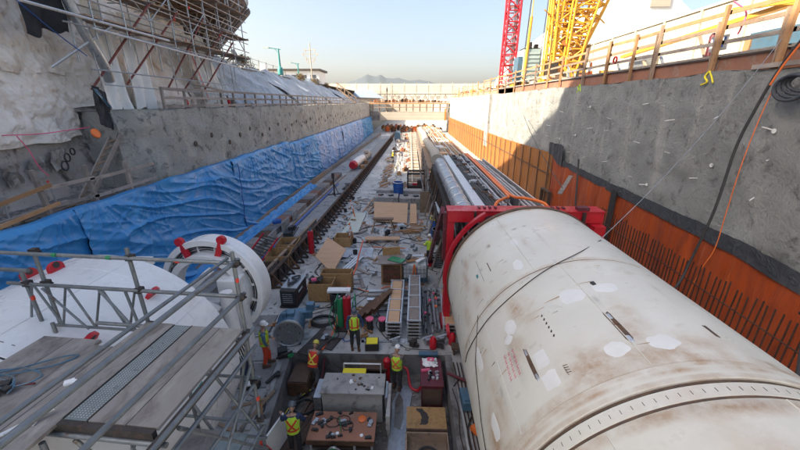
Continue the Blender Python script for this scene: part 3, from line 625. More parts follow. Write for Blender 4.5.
t = T('wire_fence', 'thin wire fence on posts along the slope top near the round platform', 'fence', (-18.3,46,12.3))
for k in range(7):
    m = MB(); m.tube((-18.4,42+2.4*k,12.2),(-18.4,42+2.4*k,13.7-.05*k),.035,5); m.build('post','dark_steel',t)
m = MB(); m.path([(-18.4,42+2.4*k,13.6-.05*k) for k in range(7)],.015,4).path([(-18.4,42+2.4*k,13.1-.05*k) for k in range(7)],.015,4); m.build('wire','dark_steel',t)
m = MB(); m.bx(-19.0,-18.2,48.2,49.0,12.3,13.3); one(m, 'meter_cabinet','white','small white cabinet standing left of the taller teal lamp','cabinet')
# timber stair and slate roof at the far end
t = T('timber_stair', 'timber stair with handrails at the far end of the blue-grey slope', 'stairs', (-15,92,9))
for s in (0, 1.3):
    m = MB(); m.bar((-17.5,90+s,11.9),(-13.0,90+s,8.6),.12,.3); m.build('stringer','timber',t)
    m = MB(); m.bar((-17.5,90+s,13.1),(-13.0,90+s,9.8),.08,.12); m.build('handrail','timber',t)
    for k in range(6):
        x = -17.4+k*.87; z = 11.9-k*.64; m = MB(); m.bar((x,90+s,z),(x,90+s,z+1.2),.1,.1); m.build('post','timber',t)
for k in range(12):
    m = MB(); m.box((-17.3+k*.37,90.65,11.9-k*.27),(.3,1.25,.05)); m.build('tread','timber',t)
t = T('shed', 'small shed with slate-blue pitched roof beyond the timber stair', 'shed', (-14,118,8.5))
m = MB(); m.bx(-17.5,-9.5,116,120,8.5,10.2); m.build('wall','cream',t)
m = MB(); m.add([(-18,115.5,10.2),(-8,115.5,9.9),(-12.2,118,12.3),(-17,118,12.3),(-18,120.5,10.2),(-8,120.5,9.9)],[(0,1,2,3),(1,5,2),(3,2,5,4),(0,3,4),(0,4,5,1)]); m.build('roof','haze_blue_roof',t)

# ---------------------------------------------------------------- tunnel machine sections
def setattrs(o, stains, grimes, xc, zc, R0, bands=()):
    me = o.data; a = me.attributes.new('stain', 'FLOAT', 'POINT'); b = me.attributes.new('grime', 'FLOAT', 'POINT'); mw = W[o]
    va, vb = [], []
    for v in me.vertices:
        p = mw @ v.co; an = math.degrees(math.atan2(p.z-zc, p.x-xc)); s = 0; g_ = 0
        for (y, ang, ry, ra, k) in stains:
            dy = (p.y-y)/ry; da = (an-ang)/ra
            if abs(dy) < 2.2 and abs(da) < 2.2: s = max(s, k*math.exp(-(dy*dy+da*da)))
        for (y, ang, ry, ra, k) in grimes:
            dy = (p.y-y)/ry; da = (an-ang)/ra
            if abs(dy) < 2 and abs(da) < 2: g_ = max(g_, k*math.exp(-(dy*dy+da*da)*1.3))
        for (y, wd, k) in bands:
            if abs(p.y-y) < wd: s = max(s, k*(.35+.65*abs(nse(an*.09, y, 3))*2))
        va.append(s); vb.append(g_)
    a.data.foreach_set('value', va); b.data.foreach_set('value', vb)
XC, ZC, RR = 4.16, 2.75, 2.75
def oncyl(y, a, r=RR+.006): return Vector((XC+r*math.cos(R(a)), y, ZC+r*math.sin(R(a))))
t = T('tunnel_machine_body', 'huge long white steel cylinder with rust stains and pale patches at lower right', 'tunnel machine', (XC, 3, 0))
def can(y0, y1, r, name, stains, grimes, mtl='white_tbm', xc=XC, zc=ZC, parent=None, bands=(), a0=-20, a1=200, step=.06, end=True, ln=170):
    m = MB(); n = max(2, int((y1-y0)/step)); 
    prof = [(y0, r-.012), (y0+.012, r)] + [(y0+.012+(y1-y0-.024)*i/n, r) for i in range(1, n)] + [(y1-.012, r), (y1, r-.012)]
    def P_(an, y, rr): return (xc+rr*math.cos(R(an)), y, zc+rr*math.sin(R(an)))
    k = len(m.v)
    angs = [a0+(a1-a0)*j/ln for j in range(ln+1)] + [a1+(360-(a1-a0))*j/20 for j in range(1, 20)]
    na = len(angs)
    for y, rr in prof:
        for an in angs: m.v.append(Vector(P_(an, y, rr*(1+.0006*nse(y*.8, an*.05)))))
    for i in range(len(prof)-1):
        for j in range(na): m.f.append((i*na+j, i*na+(j+1)%na, (i+1)*na+(j+1)%na, (i+1)*na+j))
    if end: m.f.append(tuple(range(na))); m.f.append(tuple((len(prof)-1)*na+j for j in reversed(range(na))))
    o = m.build(name, mtl, parent, smooth=True); setattrs(o, stains, grimes, xc, zc, r, bands); return o
ST = [(6.49,134.7,.35,3,1),(6.3,132,.5,5,.5),(4.6,165,.5,5,1),(9.75,131.8,.10,1.2,1),(9.9,151,.3,2,.9),(9.3,155,.5,2.5,.8),(8.2,150,.35,3,.7),(7.9,163,.5,3,.7),(5.6,141,.5,4,.5),(8.8,113,.5,1.5,.45),(4.33,121,.45,9,.85),(4.28,104,.25,14,.75),(4.9,104,.35,3.0,.7),(4.4,88,.3,12,.5),(5.2,100,.5,4,.4),(6.2,160,.8,4,.4),(10.4,118,.3,2,.4),(5.0,158,.8,3,.5)]
GR = [(9.9,113,.05,1.6,1),(9.9,107,.05,1,.9),(9.8,119,.1,.6,.9),(9.7,131.8,.07,.8,1),(8.9,142,.08,1.0,.7),(10.3,153,.25,.9,.8),(5.4,143.7,.5,1.0,.6),(5.0,155,.35,.7,.6),(9.0,104,.7,.35,.5),(8.4,128,.05,1,.5),(5.8,106,.2,.8,.6),(6.1,78,.25,.5,.5),(4.8,88,.1,.6,.5)]
can(7.36, 11.3, RR, 'front_shell', ST, GR, parent=t, bands=((7.4,.06,.5),(11.25,.10,.8)))
can(4.06, 7.33, RR, 'middle_shell', ST, GR, parent=t, bands=((7.3,.05,.45),(4.12,.10,.75)))
m = MB(); m.lathe([(2.62,-5.9),(2.68,-5.9)], (0,0,0), 4)
ST2 = [(3.3,96,.12,14,.9),(2.6,100,.6,10,.35),(2.2,88,.5,8,.4),(1.4,110,.5,12,.4)]
can(3.72, 4.04, RR+.025, 'joint_ring', [(3.9,y_,.05,8,.9) for y_ in (60,84,104,128,150)], [], parent=t, bands=((4.0,.06,.95),(3.76,.05,.7)), step=.03)
can(3.46, 3.67, RR+.004, 'joint_band', [(3.55,100,.2,25,.3)], [], parent=t, step=.03)
can(-7.0, 3.42, RR+.008, 'tail_shell', ST2, [(3.36,100,.05,30,.7)], parent=t, bands=((3.36,.09,.8),), step=.1)
m = MB()
rotY = Matrix.Rotation(R(-90), 3, 'X')
for y, r, wd in ((4.05,RR-.004,.015),(3.695,RR-.004,.03),(3.44,RR-.002,.03),(7.345,RR-.006,.03)):
    m = MB(); m.lathe([(r,0),(r,wd)], (XC,y-wd/2,ZC), 120, rotY); m.build('joint_gap', 'grime', t)
m = MB()
for an in range(20, 170, 3):
    m.box((XC+(RR-.0)*math.cos(R(an)), 3.56, ZC+(RR-.0)*math.sin(R(an))), (.008,.06,.012), rot=Matrix.Rotation(R(90-an),3,'Y'))
m.build('bolt_slots', 'dark_steel', t)
for a_, y0_, y1_ in ((118,7.4,11.3),(107,4.1,7.3),(152,4.1,7.3),(84,-3,3.4),(128,-3,3.4)):
    m = MB(); m.path([oncyl(y0_+(y1_-y0_)*k/12, a_, RR+.004 if y0_ > 0 else RR+.012) for k in range(13)], .009, 5); m.build('weld_seam','white_tbm',t)
# end flange rim at the far end
m = MB(); m.lathe([(2.55,11.46),(2.79,11.46),(2.79,11.305),(2.55,11.305),(2.55,11.46)], (XC,0,ZC), 120, rotY); m.build('end_flange', 'grime', t, smooth=True)
def patch(y, an, ly, la, seed, name='paint_patch', mtl='patch', n=26, off=.004, xc=XC, zc=ZC, r=RR, par=None, skew=0, square=False):
    m = MB(); ctr = []
    for ring in range(0, 5):
        for j in range(n):
            q = 2*math.pi*j/n; rr = ring/4*(1+.38*nse(math.cos(q)*1.5, math.sin(q)*1.5, seed)*(1 if ring == 4 else 0))
            cx, sx_ = math.cos(q), math.sin(q)
            if square: k_ = 1/max(abs(cx), abs(sx_)); cx *= k_*.82; sx_ *= k_*.82
            a = an+la*rr*cx+skew*sx_*rr; yy = y+ly*rr*sx_; ro = r+off - (.0 if ring < 4 else off+.002)
            m.v.append(Vector((xc+ro*math.cos(R(a)), yy, zc+ro*math.sin(R(a)))))
    for i in range(4):
        for j in range(n): m.f.append((i*n+j, i*n+(j+1)%n, (i+1)*n+(j+1)%n, (i+1)*n+j))
    return m.build(name, mtl, par or t, smooth=True)
for i, a in enumerate(((6.08,112.4,.22,6.0),(6.12,98.8,.20,5.0),(4.53,112.1,.17,3.9),(4.5,98.4,.17,5.0),(4.98,134.5,.24,3.3),(4.52,134.5,.2,3.6),(6.15,140,.24,3.0),(6.3,162.6,.42,2.6),(4.7,164,.30,2.6),(7.95,123,.28,2.8),(5.9,143,.12,2.4),(9.1,118,.25,2.4))): patch(*a, seed=i*7, square=(4 <= i <= 5))
# slotted lug scars: dark rusty strips
for i, (y, an, ly, la) in enumerate(((5.0,106.4,.50,1.5),(5.05,138.4,.50,1.0),(4.8,79,.22,1.0),(8.9,143,.8,.25),(8.7,137,.35,.4))):
    patch(y, an, ly, la, i*3+1, 'lug_scar', 'grime' if i != 3 else 'conc', off=.003, square=True)
    if i < 2:
        for k in range(3): patch(y-.34+.3*k, an, .10, la*.6, i+k*5, 'lug_plate', 'alu' if k != 1 else 'rust', off=.010, square=True)
for i, (y, an, ly, la) in enumerate(((5.05,106.4,.06,.9),(6.3,101.6,.07,1.0))): patch(y, an, ly, la, 40+i, 'bracket_stub', 'rust' if i == 0 else 'black', off=.03, square=True)
patch(8.8,146,.12,1.0, 60, 'green_label', 'teal', off=.006, square=True)
r_d = random.Random(4)
for i in range(26):
    y_, a_, ln_ = r_d.uniform(4.2,11), r_d.choice((r_d.uniform(115,165), r_d.uniform(60,110))), r_d.uniform(2,7)
    sg = 1 if a_ > 90 else -1; m = MB(); n_ = 8; w_ = r_d.uniform(.006,.018)
    for k in range(n_+1):
        aa = a_+sg*ln_*k/n_; ww = w_*(1-.8*k/n_); yy = y_+.01*nse(k*.6, i)
        for q_ in (-1,1): m.v.append(oncyl(yy+q_*ww, aa, RR+.003))
    for k in range(n_): m.f.append((2*k,2*k+1,2*k+3,2*k+2))
    m.build('rust_drip', 'rust_drip' if i%3 else 'grime', t)
# pink hand-drawn survey scribbles (unreadable even up close)
m = MB()
for j in range(3):
    for k in range(5):
        y0 = 5.65-.13*k-.02*j; a0 = 147-2.2*j+.2*k; m.path([oncyl(y0,a0), oncyl(y0-.03,a0+.9), oncyl(y0-.07,a0+.1), oncyl(y0-.09,a0+1.0)], .0045, 4)
m.build('chalk_marks', 'pink', t)
m = MB()
for k in range(4): m.path([oncyl(4.6-.05*k,127.5), oncyl(4.62-.05*k,129), oncyl(4.57-.05*k,128.6)], .005, 4)
for k in range(6): m.path([oncyl(5.9-.12*k,126+nse(k)*2), oncyl(5.86-.12*k,126.5+nse(k)*2)], .012, 4)
m.build('pen_marks', 'dark_steel', t)
m = MB(); m.path([oncyl(7.4,154,RR+.02), oncyl(6.4,166,RR+.02), oncyl(5.2,174,RR+.02), oncyl(4.2,178,RR+.02)], .008, 5); m.build('edge_cable', 'rebar', t)
m = MB(); m.bx(2.9,3.3,-6,11.8,0,.45).bx(5.0,5.4,-6,11.8,0,.45)
for k in range(8): m.bx(2.4,5.9,-5+2.3*k,-4.7+2.3*k,.0,.2)
one(m, 'support_cradle', 'dark_steel', 'dark steel cradle under the huge white cylinder', 'cradle')

# red lifting frame at the far end of the cylinder
t = T('portal_gantry', 'bright red steel portal frame around the far end of the white cylinder', 'frame', (4.2,12.8,0))
m = MB(); m.bx(1.42,7.05,12.45,13.1,4.62,5.04); m.build('top_beam','red',t, bevel=.01)
m = MB(); m.bx(1.40,7.07,12.41,13.14,5.042,5.07); m.build('top_flange','red',t)
for x, wx in ((1.42,.26), (6.55,.5)):
    m = MB(); m.bx(x,x+wx,12.5,13.05,.25 if x < 3 else 3.0,4.618); m.build('column','red',t,bevel=.01)
m = MB(); m.lathe([(2.78,11.7),(2.9,11.7),(2.9,11.9),(2.78,11.9),(2.78,11.7)], (XC,0,ZC), 30, rotY, -186, -122); m.build('arch_ring','red',t,smooth=True)
m = MB(); m.bar((1.30,13.1,4.9),(1.15,18.7,.15),.14,.3); m.build('raking_prop','red_dark',t)
m = MB(); m.bx(1.30,1.418,12.7,12.95,3.0,4.9); m.build('side_plate','red_dark',t)
m = MB(); m.bx(.95,1.45,18.3,18.95,0,.14); m.build('foot_plate','red',t)
m = MB(); m.bx(1.35,2.1,12.4,13.3,.05,.249); m.build('foot_plate','red',t)
for x in (2.75, 5.2): m = MB(); m.bx(x,x+.6,12.43,12.449,4.72,4.88); m.build('bolt_plate','red_dark',t)
for x in (2.6,2.8,3.0,3.2,5.3,5.5,5.7): m = MB(); m.box((x,12.8,5.10),(.08,.2,.06)); m.build('bolt','red_dark',t)
m = MB(); m.box((2.4,12.38,4.85),(.07,.08,.42)); m.build('lashing','dark_steel',t)
m = MB(); m.box((6.3,12.38,4.80),(.10,.10,.50)); m.build('lashing','dark_steel',t)
m = MB(); m.bx(6.6,7.0,12.1,12.448,3.3,4.6); m.build('side_plate','red',t)
m = MB(); m.box((6.3,12.6,5.14),(.4,.3,.12)); m.build('shackle','red_dark',t)
# hoses bundled behind the frame
for i in range(9):
    m = MB(); x = 1.75+.09*i; m.path(smoothp([(x,13.4,4.7),(x+.1*math.sin(i),12.95,4.3),(x+.15*math.cos(i*2),12.9,3.3-.1*i),(x+.05,13.2,2.2)]), .035, 6)
    one(m, 'hose', 'black' if i % 3 else 'alu', 'hose hanging in the bundle behind the left column of the red frame', 'hose', 'hoses behind the red frame')
m = MB(); m.path(smoothp([(1.9,13.3,4.9),(2.1,13.0,4.75),(2.3,13.2,4.4)]), .05, 6); one(m,'green_hose','green','short green hose behind the top left corner of the red frame','hose')

# trailing gear behind the machine
t = T('trailing_gear', 'long trailing gantry loaded with pipes and cables behind the red frame', 'gantry', (3.6,13.4,0))
Y0, Y1 = 13.4, 29.5
m = MB(); m.bx(1.9,6.2,Y0,Y1,3.75,3.95); m.build('deck','dark_steel',t)
m = MB(); m.path([(2.28, Y0+.1+(Y1-Y0-3)*i/60, 4.5+.012*math.sin(i*.4)) for i in range(61)], [.36+(.03 if i % 5 == 0 else 0) for i in range(61)], 22); m.build('ventilation_duct','galv',t,smooth=True)
for i in range(10):
    m = MB(); y = Y0+1+i*1.35; m.lathe([(.375,0),(.40,.02),(.40,.06),(.375,.08)], (2.28,y,4.5), 22, rotY); m.build('duct_band','alu',t)
m = MB(); m.bx(2.76,3.2,Y0,Y1,4.62,4.68); m.build('cover_plate','alu',t)
m = MB(); m.bx(2.74,2.8,Y0,Y1,4.0,4.62); m.build('side_plate','alu',t)
r_ = random.Random(3)
for i in range(26):
    x = 3.26+i*.042; z = 4.62+.14*r_.random(); r0 = r_.choice((.025,.035,.045)); ye = Y1-r_.uniform(0,2.5)
    m = MB(); m.path([(x+.05*nse(k*.5, i), Y0+(ye-Y0)*k/24, z+.06*nse(k*.7, i, 3)) for k in range(25)], r0, 6); m.build('pipe', r_.choice(('black','black','galv','dark_steel','black','alu')), t)
for i in range(34):
    y = Y0+.4+i*.47; m = MB(); x = 3.3+.9*r_.random(); m.box((x,y,4.66+.1*r_.random()),(.12+.25*r_.random(),.08+.14*r_.random(),.16)); m.build('clamp_box', r_.choice(('dark_steel','alu','rust','black','timber')), t)
for dx in (0,.15):
    m = MB(); m.path(smoothp([(4.55+dx,Y1,4.82),(4.52+dx,24,4.84),(4.46+dx,19,4.84),(4.4+dx,15.6,4.86),(4.0+dx*3.0 if dx==0 else 4.9,14.6,4.98),(3.45 if dx==0 else 5.35,13.7,5.0),(3.3 if dx==0 else 5.55,13.2,4.6)],8), .065, 8); m.build('orange_hose','orangep',t,smooth=True)
m = MB(); m.bx(4.3,4.36,15,Y1,4.0,4.8).bx(4.75,4.81,15,Y1,4.0,4.8); m.build('cable_tray','alu',t)
for i in range(9):
    x = 4.9+i*.11; m = MB(); m.path([(x+.04*nse(k*.5, i+20), Y0+(Y1-1-Y0)*k/24, 4.6+.05*nse(k*.7, i, 5)-.03*i) for k in range(25)], .035 if i%3 else .05, 6); m.build('pipe', ('galv','alu','black')[i%3], t)
m = MB(); m.bx(5.95,6.02,Y0,Y1,4.05,4.45); m.build('edge_rail','alu',t)
for i in range(14):
    y = Y0+.6+i*1.2
    m = MB(); m.bar((1.95,y,3.9),(1.65,y,2.4),.09,.12).bar((1.65,y,2.4),(1.95,y,0.05),.09,.12); m.build('side_strut','dark_steel' if i%2 else 'timber_dark',t)
    if i % 2 == 0: m = MB(); m.bar((2.0,y,3.85),(1.25,y+1.0,.25),.07,.1); m.build('leaning_prop','timber_grey' if i%4 else 'alu',t)
m = MB(); m.bx(1.85,1.98,Y0,Y1,3.6,3.95).bx(1.6,1.7,Y0,Y1,2.35,2.5); m.build('side_beam','dark_steel',t)
m = MB(); m.bx(2.1,6.1,Y0,Y1,.5,.62).bx(2.3,6.0,Y0+.5,Y1,.6,2.6); m.build('lower_housing','dark_steel',t)
m = MB()
for s in range(6): m.tube((1.85,15.2+.3*s,3.2),(1.35,16.2+.3*s,3.95),.03,6)
m.build('loose_tubes','alu',t)
# sunlit equipment train further on
t = T('conveyor_train', 'pale sunlit pipe and frames running on from the trailing gear towards the bridge', 'conveyor', (3,32,0))
m = MB(); m.path([(2.3+.1*math.sin(i*.3), 30.2+i*1.2, 4.2-.02*i) for i in range(42)], [.42+(.06 if i%3==0 else 0) for i in range(42)], 14); m.build('covered_pipe','cream',t,smooth=True)
m = MB(); m.bx(1.6,6.0,30.5,84,3.3,3.42); m.build('deck','timber',t)
r_ = random.Random(5)
for i in range(34):
    y = 31+i*1.6; m = MB(); m.bx(1.55,1.7,y,y+.12,0,3.3).bx(1.5,3.0,y,y+.12,2.2,2.35).bar((1.5,y,0.1),(1.0,y+.6,2.8),.08,.1); m.build('frame','timber' if i%2 else 'alu',t)
for i in range(40):
    x, y = r_.uniform(3.0,5.8), 31+i*1.3; m = MB(); s_ = r_.uniform(.3,.9); m.box((x,y,3.5+s_*.2),(s_,s_*1.6,s_*.5), r_.uniform(-.2,.2)); m.build('equipment_box', r_.choice(('white','cream','timber','alu','ply')), t)
for i in range(8):
    x = 3.2+.33*i; m = MB(); m.path([(x+.12*nse(k*.4, i), 30.3+k*2.2, 3.75+.1*nse(k, i)) for k in range(22)], .06, 6); m.build('pipe', ('alu','timber','cream','ochre_sunlit')[i%4], t)

# white shield at lower left
LX = -7.0
t = T('tunnel_shield', 'clean white shield cylinder under the scaffold at lower left', 'tunnel shield', (LX,2,0))
can(-4, 4.10, 2.75, 'rear_shell', [(3.6,70,.2,4,.3)], [], 'white_new', LX, 2.75, t, step=.15)
can(4.13, 7.3, 2.75, 'front_shell', [(6.9,40,.3,3,.35),(5.0,60,.2,2,.25)], [(5.6,84,.5,.4,.5),(5.9,80,.35,.3,.4)], 'white_new', LX, 2.75, t, step=.08)
m = MB(); m.lathe([(2.74,0),(2.74,.03)], (LX,4.10,2.75), 100, rotY).lathe([(2.751,0),(2.751,.015)], (LX,4.35,2.75), 100, rotY); m.build('joint_gap','dark_steel',t)
for y_ in (5.3, 6.6):
    m = MB(); m.lathe([(2.748,0),(2.758,.01),(2.748,.02)], (LX,y_,2.75), 100, rotY); m.build('weld_seam','white_new',t)
for a_ in (75, 38):
    m = MB(); m.path([(LX+2.752*math.cos(R(a_)), 4.2+3.05*k/8, 2.75+2.752*math.sin(R(a_))) for k in range(9)], .008, 5); m.build('weld_seam','white_new',t)
def lug(y, an, s=1.0):
    rot = Matrix.Rotation(R(90-an), 3, 'Y'); c_ = Vector((LX+2.75*math.cos(R(an)), y, 2.75+2.75*math.sin(R(an))))
    m = MB(); poly = [(-.26,0),(.26,0)]+[(.26*math.cos(a),.13+.2*math.sin(a)) for a in [math.pi*k/10 for k in range(11)]]
    f_ = lambda v: c_ + rot @ Vector((v.z, v.x*s, v.y*s-.01)); m.prism(poly, -.04, .04, f_)
    o = m.build('lifting_lug','red',t,bevel=.008)
    m = MB(); m.lathe([(.07,-.045),(.07,.045)], tuple(c_+rot@Vector((0,.0,.2*s))), 14, rot@Matrix.Rotation(R(90),3,'Y')); m.lathe([(0,.046),(.07,.046)], tuple(c_+rot@Vector((0,0,.2*s))), 14, rot@Matrix.Rotation(R(90),3,'Y')); m.build('eye','dark_steel',o,smooth=False)
for y, an in ((6.52,97),(6.40,107),(6.44,54),(4.88,54.1)): lug(y, an, .62)
m = MB()
patch(5.66, 9.2, .30, 2.6, 3, 'teal_marking', 'teal', xc=LX, r=2.75, par=t, square=True, off=.004)
m = MB()
for k, (y, a) in enumerate(((5.86,9.4),(5.72,9.6),(5.58,9.2),(5.46,8.6))):
    r0 = 2.765; q = lambda yy, aa: (LX+r0*math.cos(R(aa)), yy, 2.75+r0*math.sin(R(aa)))
    m.path([q(y+.04,a-1.2), q(y,a+1.2), q(y-.04,a-1.0)], .012, 4)
m.build('white_strokes','white',t)
m = MB(); m.bx(LX+.15,LX+.85,7.36,7.7,5.1,5.28); m.build('rear_bracket','white',t)
m = MB(); m.lathe([(2.6,7.3),(2.6,7.34),(0,7.34)], (LX,0,2.75), 60, rotY); m.build('bulkhead','white',t)
m = MB(); m.bx(-8.4,-8.0,-4,7,0,.5).bx(-6,-5.6,-4,7,0,.5).bx(-8.8,-5.2,6.6,6.9,0,.3); one(m,'support_cradle','conc','pale cradle under the clean white shield','cradle')

# white ring erector beyond the shield
t = T('ring_erector', 'white ring shaped erector with red lugs standing past the white shield', 'ring erector', (-5.85,9.4,0))
RC = Vector((-5.85,9.4,3.5)); tilt = Matrix.Rotation(R(-4),3,'Z') @ Matrix.Rotation(R(-90),3,'X')
def ringp(r, d, a): return RC + tilt @ Vector((r*math.cos(R(a)), r*math.sin(R(a)), d))
def rl(prof, name, mm, n=72):
    m = MB(); m.lathe(prof, RC, n, tilt, -210, 44); m.build(name, mm, t, smooth=True)
rl([(1.42,.5),(1.52,.5),(1.56,.45),(1.56,.05),(1.52,0),(1.42,0),(1.42,.5)], 'outer_ring', 'white_new')
rl([(1.00,.1),(1.18,.1),(1.18,-.35),(1.00,-.35),(1.00,.1)], 'inner_ring', 'white_new')
rl([(1.20,.28),(1.41,.28),(1.41,.34),(1.20,.34),(1.20,.28)], 'cable_channel', 'dark_steel')
rl([(1.26,.12),(1.34,.12),(1.34,.2),(1.26,.2),(1.26,.12)], 'middle_ring', 'white')
rl([(1.40,-.12),(1.56,-.12),(1.58,-.06),(1.58,.0),(1.40,.0),(1.40,-.12)], 'front_ring', 'white_new')
for k in range(7):
    m = MB(); m.path([ringp(1.20+.035*k, .02+.10*nse(k, 2)+.04*nse(a*.05, k), a) for a in range(-200,40,6)], .026, 6); m.build('ring_cable', 'black' if k%2 else 'galv', t)
for a in range(-200,40,24):
    m = MB(); m.bar(ringp(1.1,.0,a), ringp(1.48,.05,a), .06, .08); m.build('spoke_plate','white',t)
for a in (-72, -118):
    m = MB(); A_, B_ = ringp(1.15,-.12,a), ringp(1.66,-.05,a); m.bar(A_, B_, .12, .16).lathe([(0,-.06),(.13,-.06),(.13,.06),(0,.06)], B_, 14, tilt); m.build('red_lug','red',t)
m = MB(); m.bx(-5.35,-4.75,8.7,9.2,1.6,4.1); m.build('side_column','white_new',t,bevel=.03)
m = MB(); m.tube((-4.9,8.45,1.9),(-4.98,8.45,3.9),.17,18); m.build('cylinder','white',t,smooth=True)
m = MB(); m.tube((-5.25,8.3,2.3),(-5.75,8.1,4.2),.09,14).tube((-5.5,8.2,1.6),(-5.25,8.3,2.4),.05,10); m.build('hydraulic_ram','white_new',t,smooth=True)
m = MB(); m.bar((-7.3,8.6,4.15),(-5.3,8.5,3.2),.22,.3).bar((-6.6,8.9,3.4),(-5.6,8.9,4.3),.3,.18).bx(-6.6,-5.5,8.9,9.3,2.2,3.3); m.build('erector_arm','white_new',t,bevel=.02)
m = MB(); m.bx(-7.0,-5.55,9.0,9.6,.0,2.2); m.build('pedestal','white_new',t,bevel=.02)
for k in range(12):
    m = MB(); a = r_.uniform(0,6.28); q = Vector((-6.3+.5*math.cos(a)+.4*r_.random(), 8.45, 3.3+.45*math.sin(a))); m.box(q, (.12+.1*r_.random(),.12,.08+.12*r_.random()), r_.random()); m.build('valve_block', r_.choice(('dark_steel','alu','green','white','red')), t)
for k in range(9):
    m = MB(); x = -5.2+.08*k; m.path(smoothp([(x-.8,8.5,3.9-.1*k),(x-.4,8.3,3.3-.1*k),(x-.1,8.25,2.5),(x+.05,8.4,1.7-.05*k)]), .018, 5); m.build('hydraulic_hose','black',t)
m = MB(); m.bx(-5.3,-4.7,8.5,8.75,1.0,1.35); m.build('blue_pump','navy',t)
rl([(1.02,.4),(1.02,.3),(.2,.35)], 'inner_web', 'white') if False else None

# ---------------------------------------------------------------- foreground scaffold tower
TA = R(4.5); SO = Vector((-2.5,4.6,0)); ex = Vector((math.cos(TA),-math.sin(TA),0)); ey = Vector((math.sin(TA),math.cos(TA),0))
def S(x, y, z): return SO + ex*x + ey*y + Vector((0,0,z))
t = T('access_scaffold', 'steel tube access scaffold with plywood deck in the lower left foreground', 'scaffold', tuple(SO))
def st(a, b, r=.027, name='tube', mm='tube'):
    m = MB(); m.tube(S(*a), S(*b), r, 12); return m.build(name, mm, t, smooth=True)
def coupler(x, y, z):
    m = MB(); m.box(S(x,y,z), (.10,.10,.085), -TA).box(S(x+.05,y-.03,z+.03), (.05,.09,.05), .4).tube(S(x-.07,y+.04,z-.02), S(x+.07,y+.04,z-.02), .014, 6); m.build('coupler','dark_steel',t)
def band(x, y, z, mm='hired'):
    m = MB(); m.tube(S(x,y,z), S(x,y,z+.07), .029, 12); m.build('marker_band', mm, t, smooth=True)
st((0,0,-.0),(-.02,0,6.78),.03,'standard'); st((-1.66,.04,5.1),(-1.70,.04,6.75),.03,'standard'); st((-3.35,.1,4.9),(-3.38,.1,6.6),.03,'standard'); st((-3.62,.05,5.2),(-3.66,.05,6.25),.03,'standard')
st((-1.2,0,0),(-1.2,0,5.4),.03,'standard'); st((-1.2,-2.0,0),(-1.2,-2.0,5.4),.03,'standard'); st((0.02,-2.0,0),(0.02,-2.0,6.7),.03,'standard') if False else None
st((-3.3,-.05,0),(-3.3,-.05,5.4),.03,'standard'); st((-2.9,-2.2,0),(-2.9,-2.2,5.4),.03,'standard')
st((-3.95,0.0,6.6),(.04,-.03,6.62),.03,'guard_rail'); st((-3.95,.03,6.05),(.05,-.02,6.07),.03,'guard_rail'); st((-3.7,-.25,6.45),(-3.1,-.25,6.45),.03,'guard_rail')
# lattice girder
st((-3.95,.06,5.28),(-1.85,.06,5.28),.024,'lattice_chord'); 
for i in range(7):
    x0 = -3.85+i*.3; st((x0,.06,6.03 if i%2 else 5.3),(x0+.28,.06,5.3 if i%2 else 6.03),.018,'lattice_web')
st((-3.3,-.02,6.02),(-2.7,-.02,5.3),.018,'lattice_web'); st((-2.35,.02,6.03),(-1.9,.02,5.3),.022,'lattice_web'); st((-1.93,.05,6.0),(-1.85,.05,5.3),.022,'lattice_web')
st((-2.55,0,5.42),(0,-.02,5.43),.03,'transom')
# side rails running towards the camera
st((0.0,.1,6.62),(-.02,-5.8,6.62),.032,'guard_rail'); st((0.01,.1,6.06),(-.02,-5.8,6.06),.032,'guard_rail'); st((-.10,.0,6.68),(-.14,-5.8,6.70),.022,'guard_rail')
st((.07,.1,5.44),(.04,-5.8,5.44),.032,'ledger'); st((.12,0,5.2),(.10,-5.8,5.2),.03,'ledger')
st((0,-3.2,0),(0,-3.2,6.75),.03,'standard')
for x, y, z in ((0,0,6.6),(0,0,6.05),(0,0,5.42),(-1.68,.04,6.6),(-1.67,.04,6.05),(-1.66,.04,5.42),(-3.36,.1,6.6),(-3.35,.1,6.05),(-3.63,.05,6.05),(0,0,4.5),(0,0,3.7),(0,0,2.9),(-1.2,0,4.5),(0,0,2.1),(0,0,1.4)): coupler(x, y, z)
band(-.015,0,6.3); band(-1.69,.04,6.28); band(-3.63,.05,5.75); band(0,0,4.1); band(0,0,2.5)
for i, x in enumerate((-.9,-2.0,-2.9)): 
    m = MB(); m.tube(S(x,-.02,6.61), S(x+.07,-.02,6.61), .033, 12); m.build('marker_band','hired' if i==0 else 'green',t,smooth=True)
# tower bracing below the deck
for z in (4.55, 3.6, 2.7, 1.8, .9): st((-1.5,0,z),(.12,0,z),.027,'transom'); st((0.03,.1,z-.06),(0.03,-3.4,z-.06),.027,'ledger')
for a, b in (((0,0,5.3),(-.65,.03,2.9)),((0,-.05,3.4),(-1.1,-.02,5.35)),((0,.02,4.2),(-1.2,.02,1.6)),((.03,0,3.0),(.03,-1.6,5.3)),((0,0,1.2),(-1.2,0,3.9)),((.03,0,2.2),(.03,-2.2,4.6)),((.03,0,1.0),(.03,-2.6,3.6)),((-.5,0,2.6),(-.05,0,1.0)),((.05,-.1,4.9),(.05,-2.8,2.6))): st(a, b, .025, 'brace')
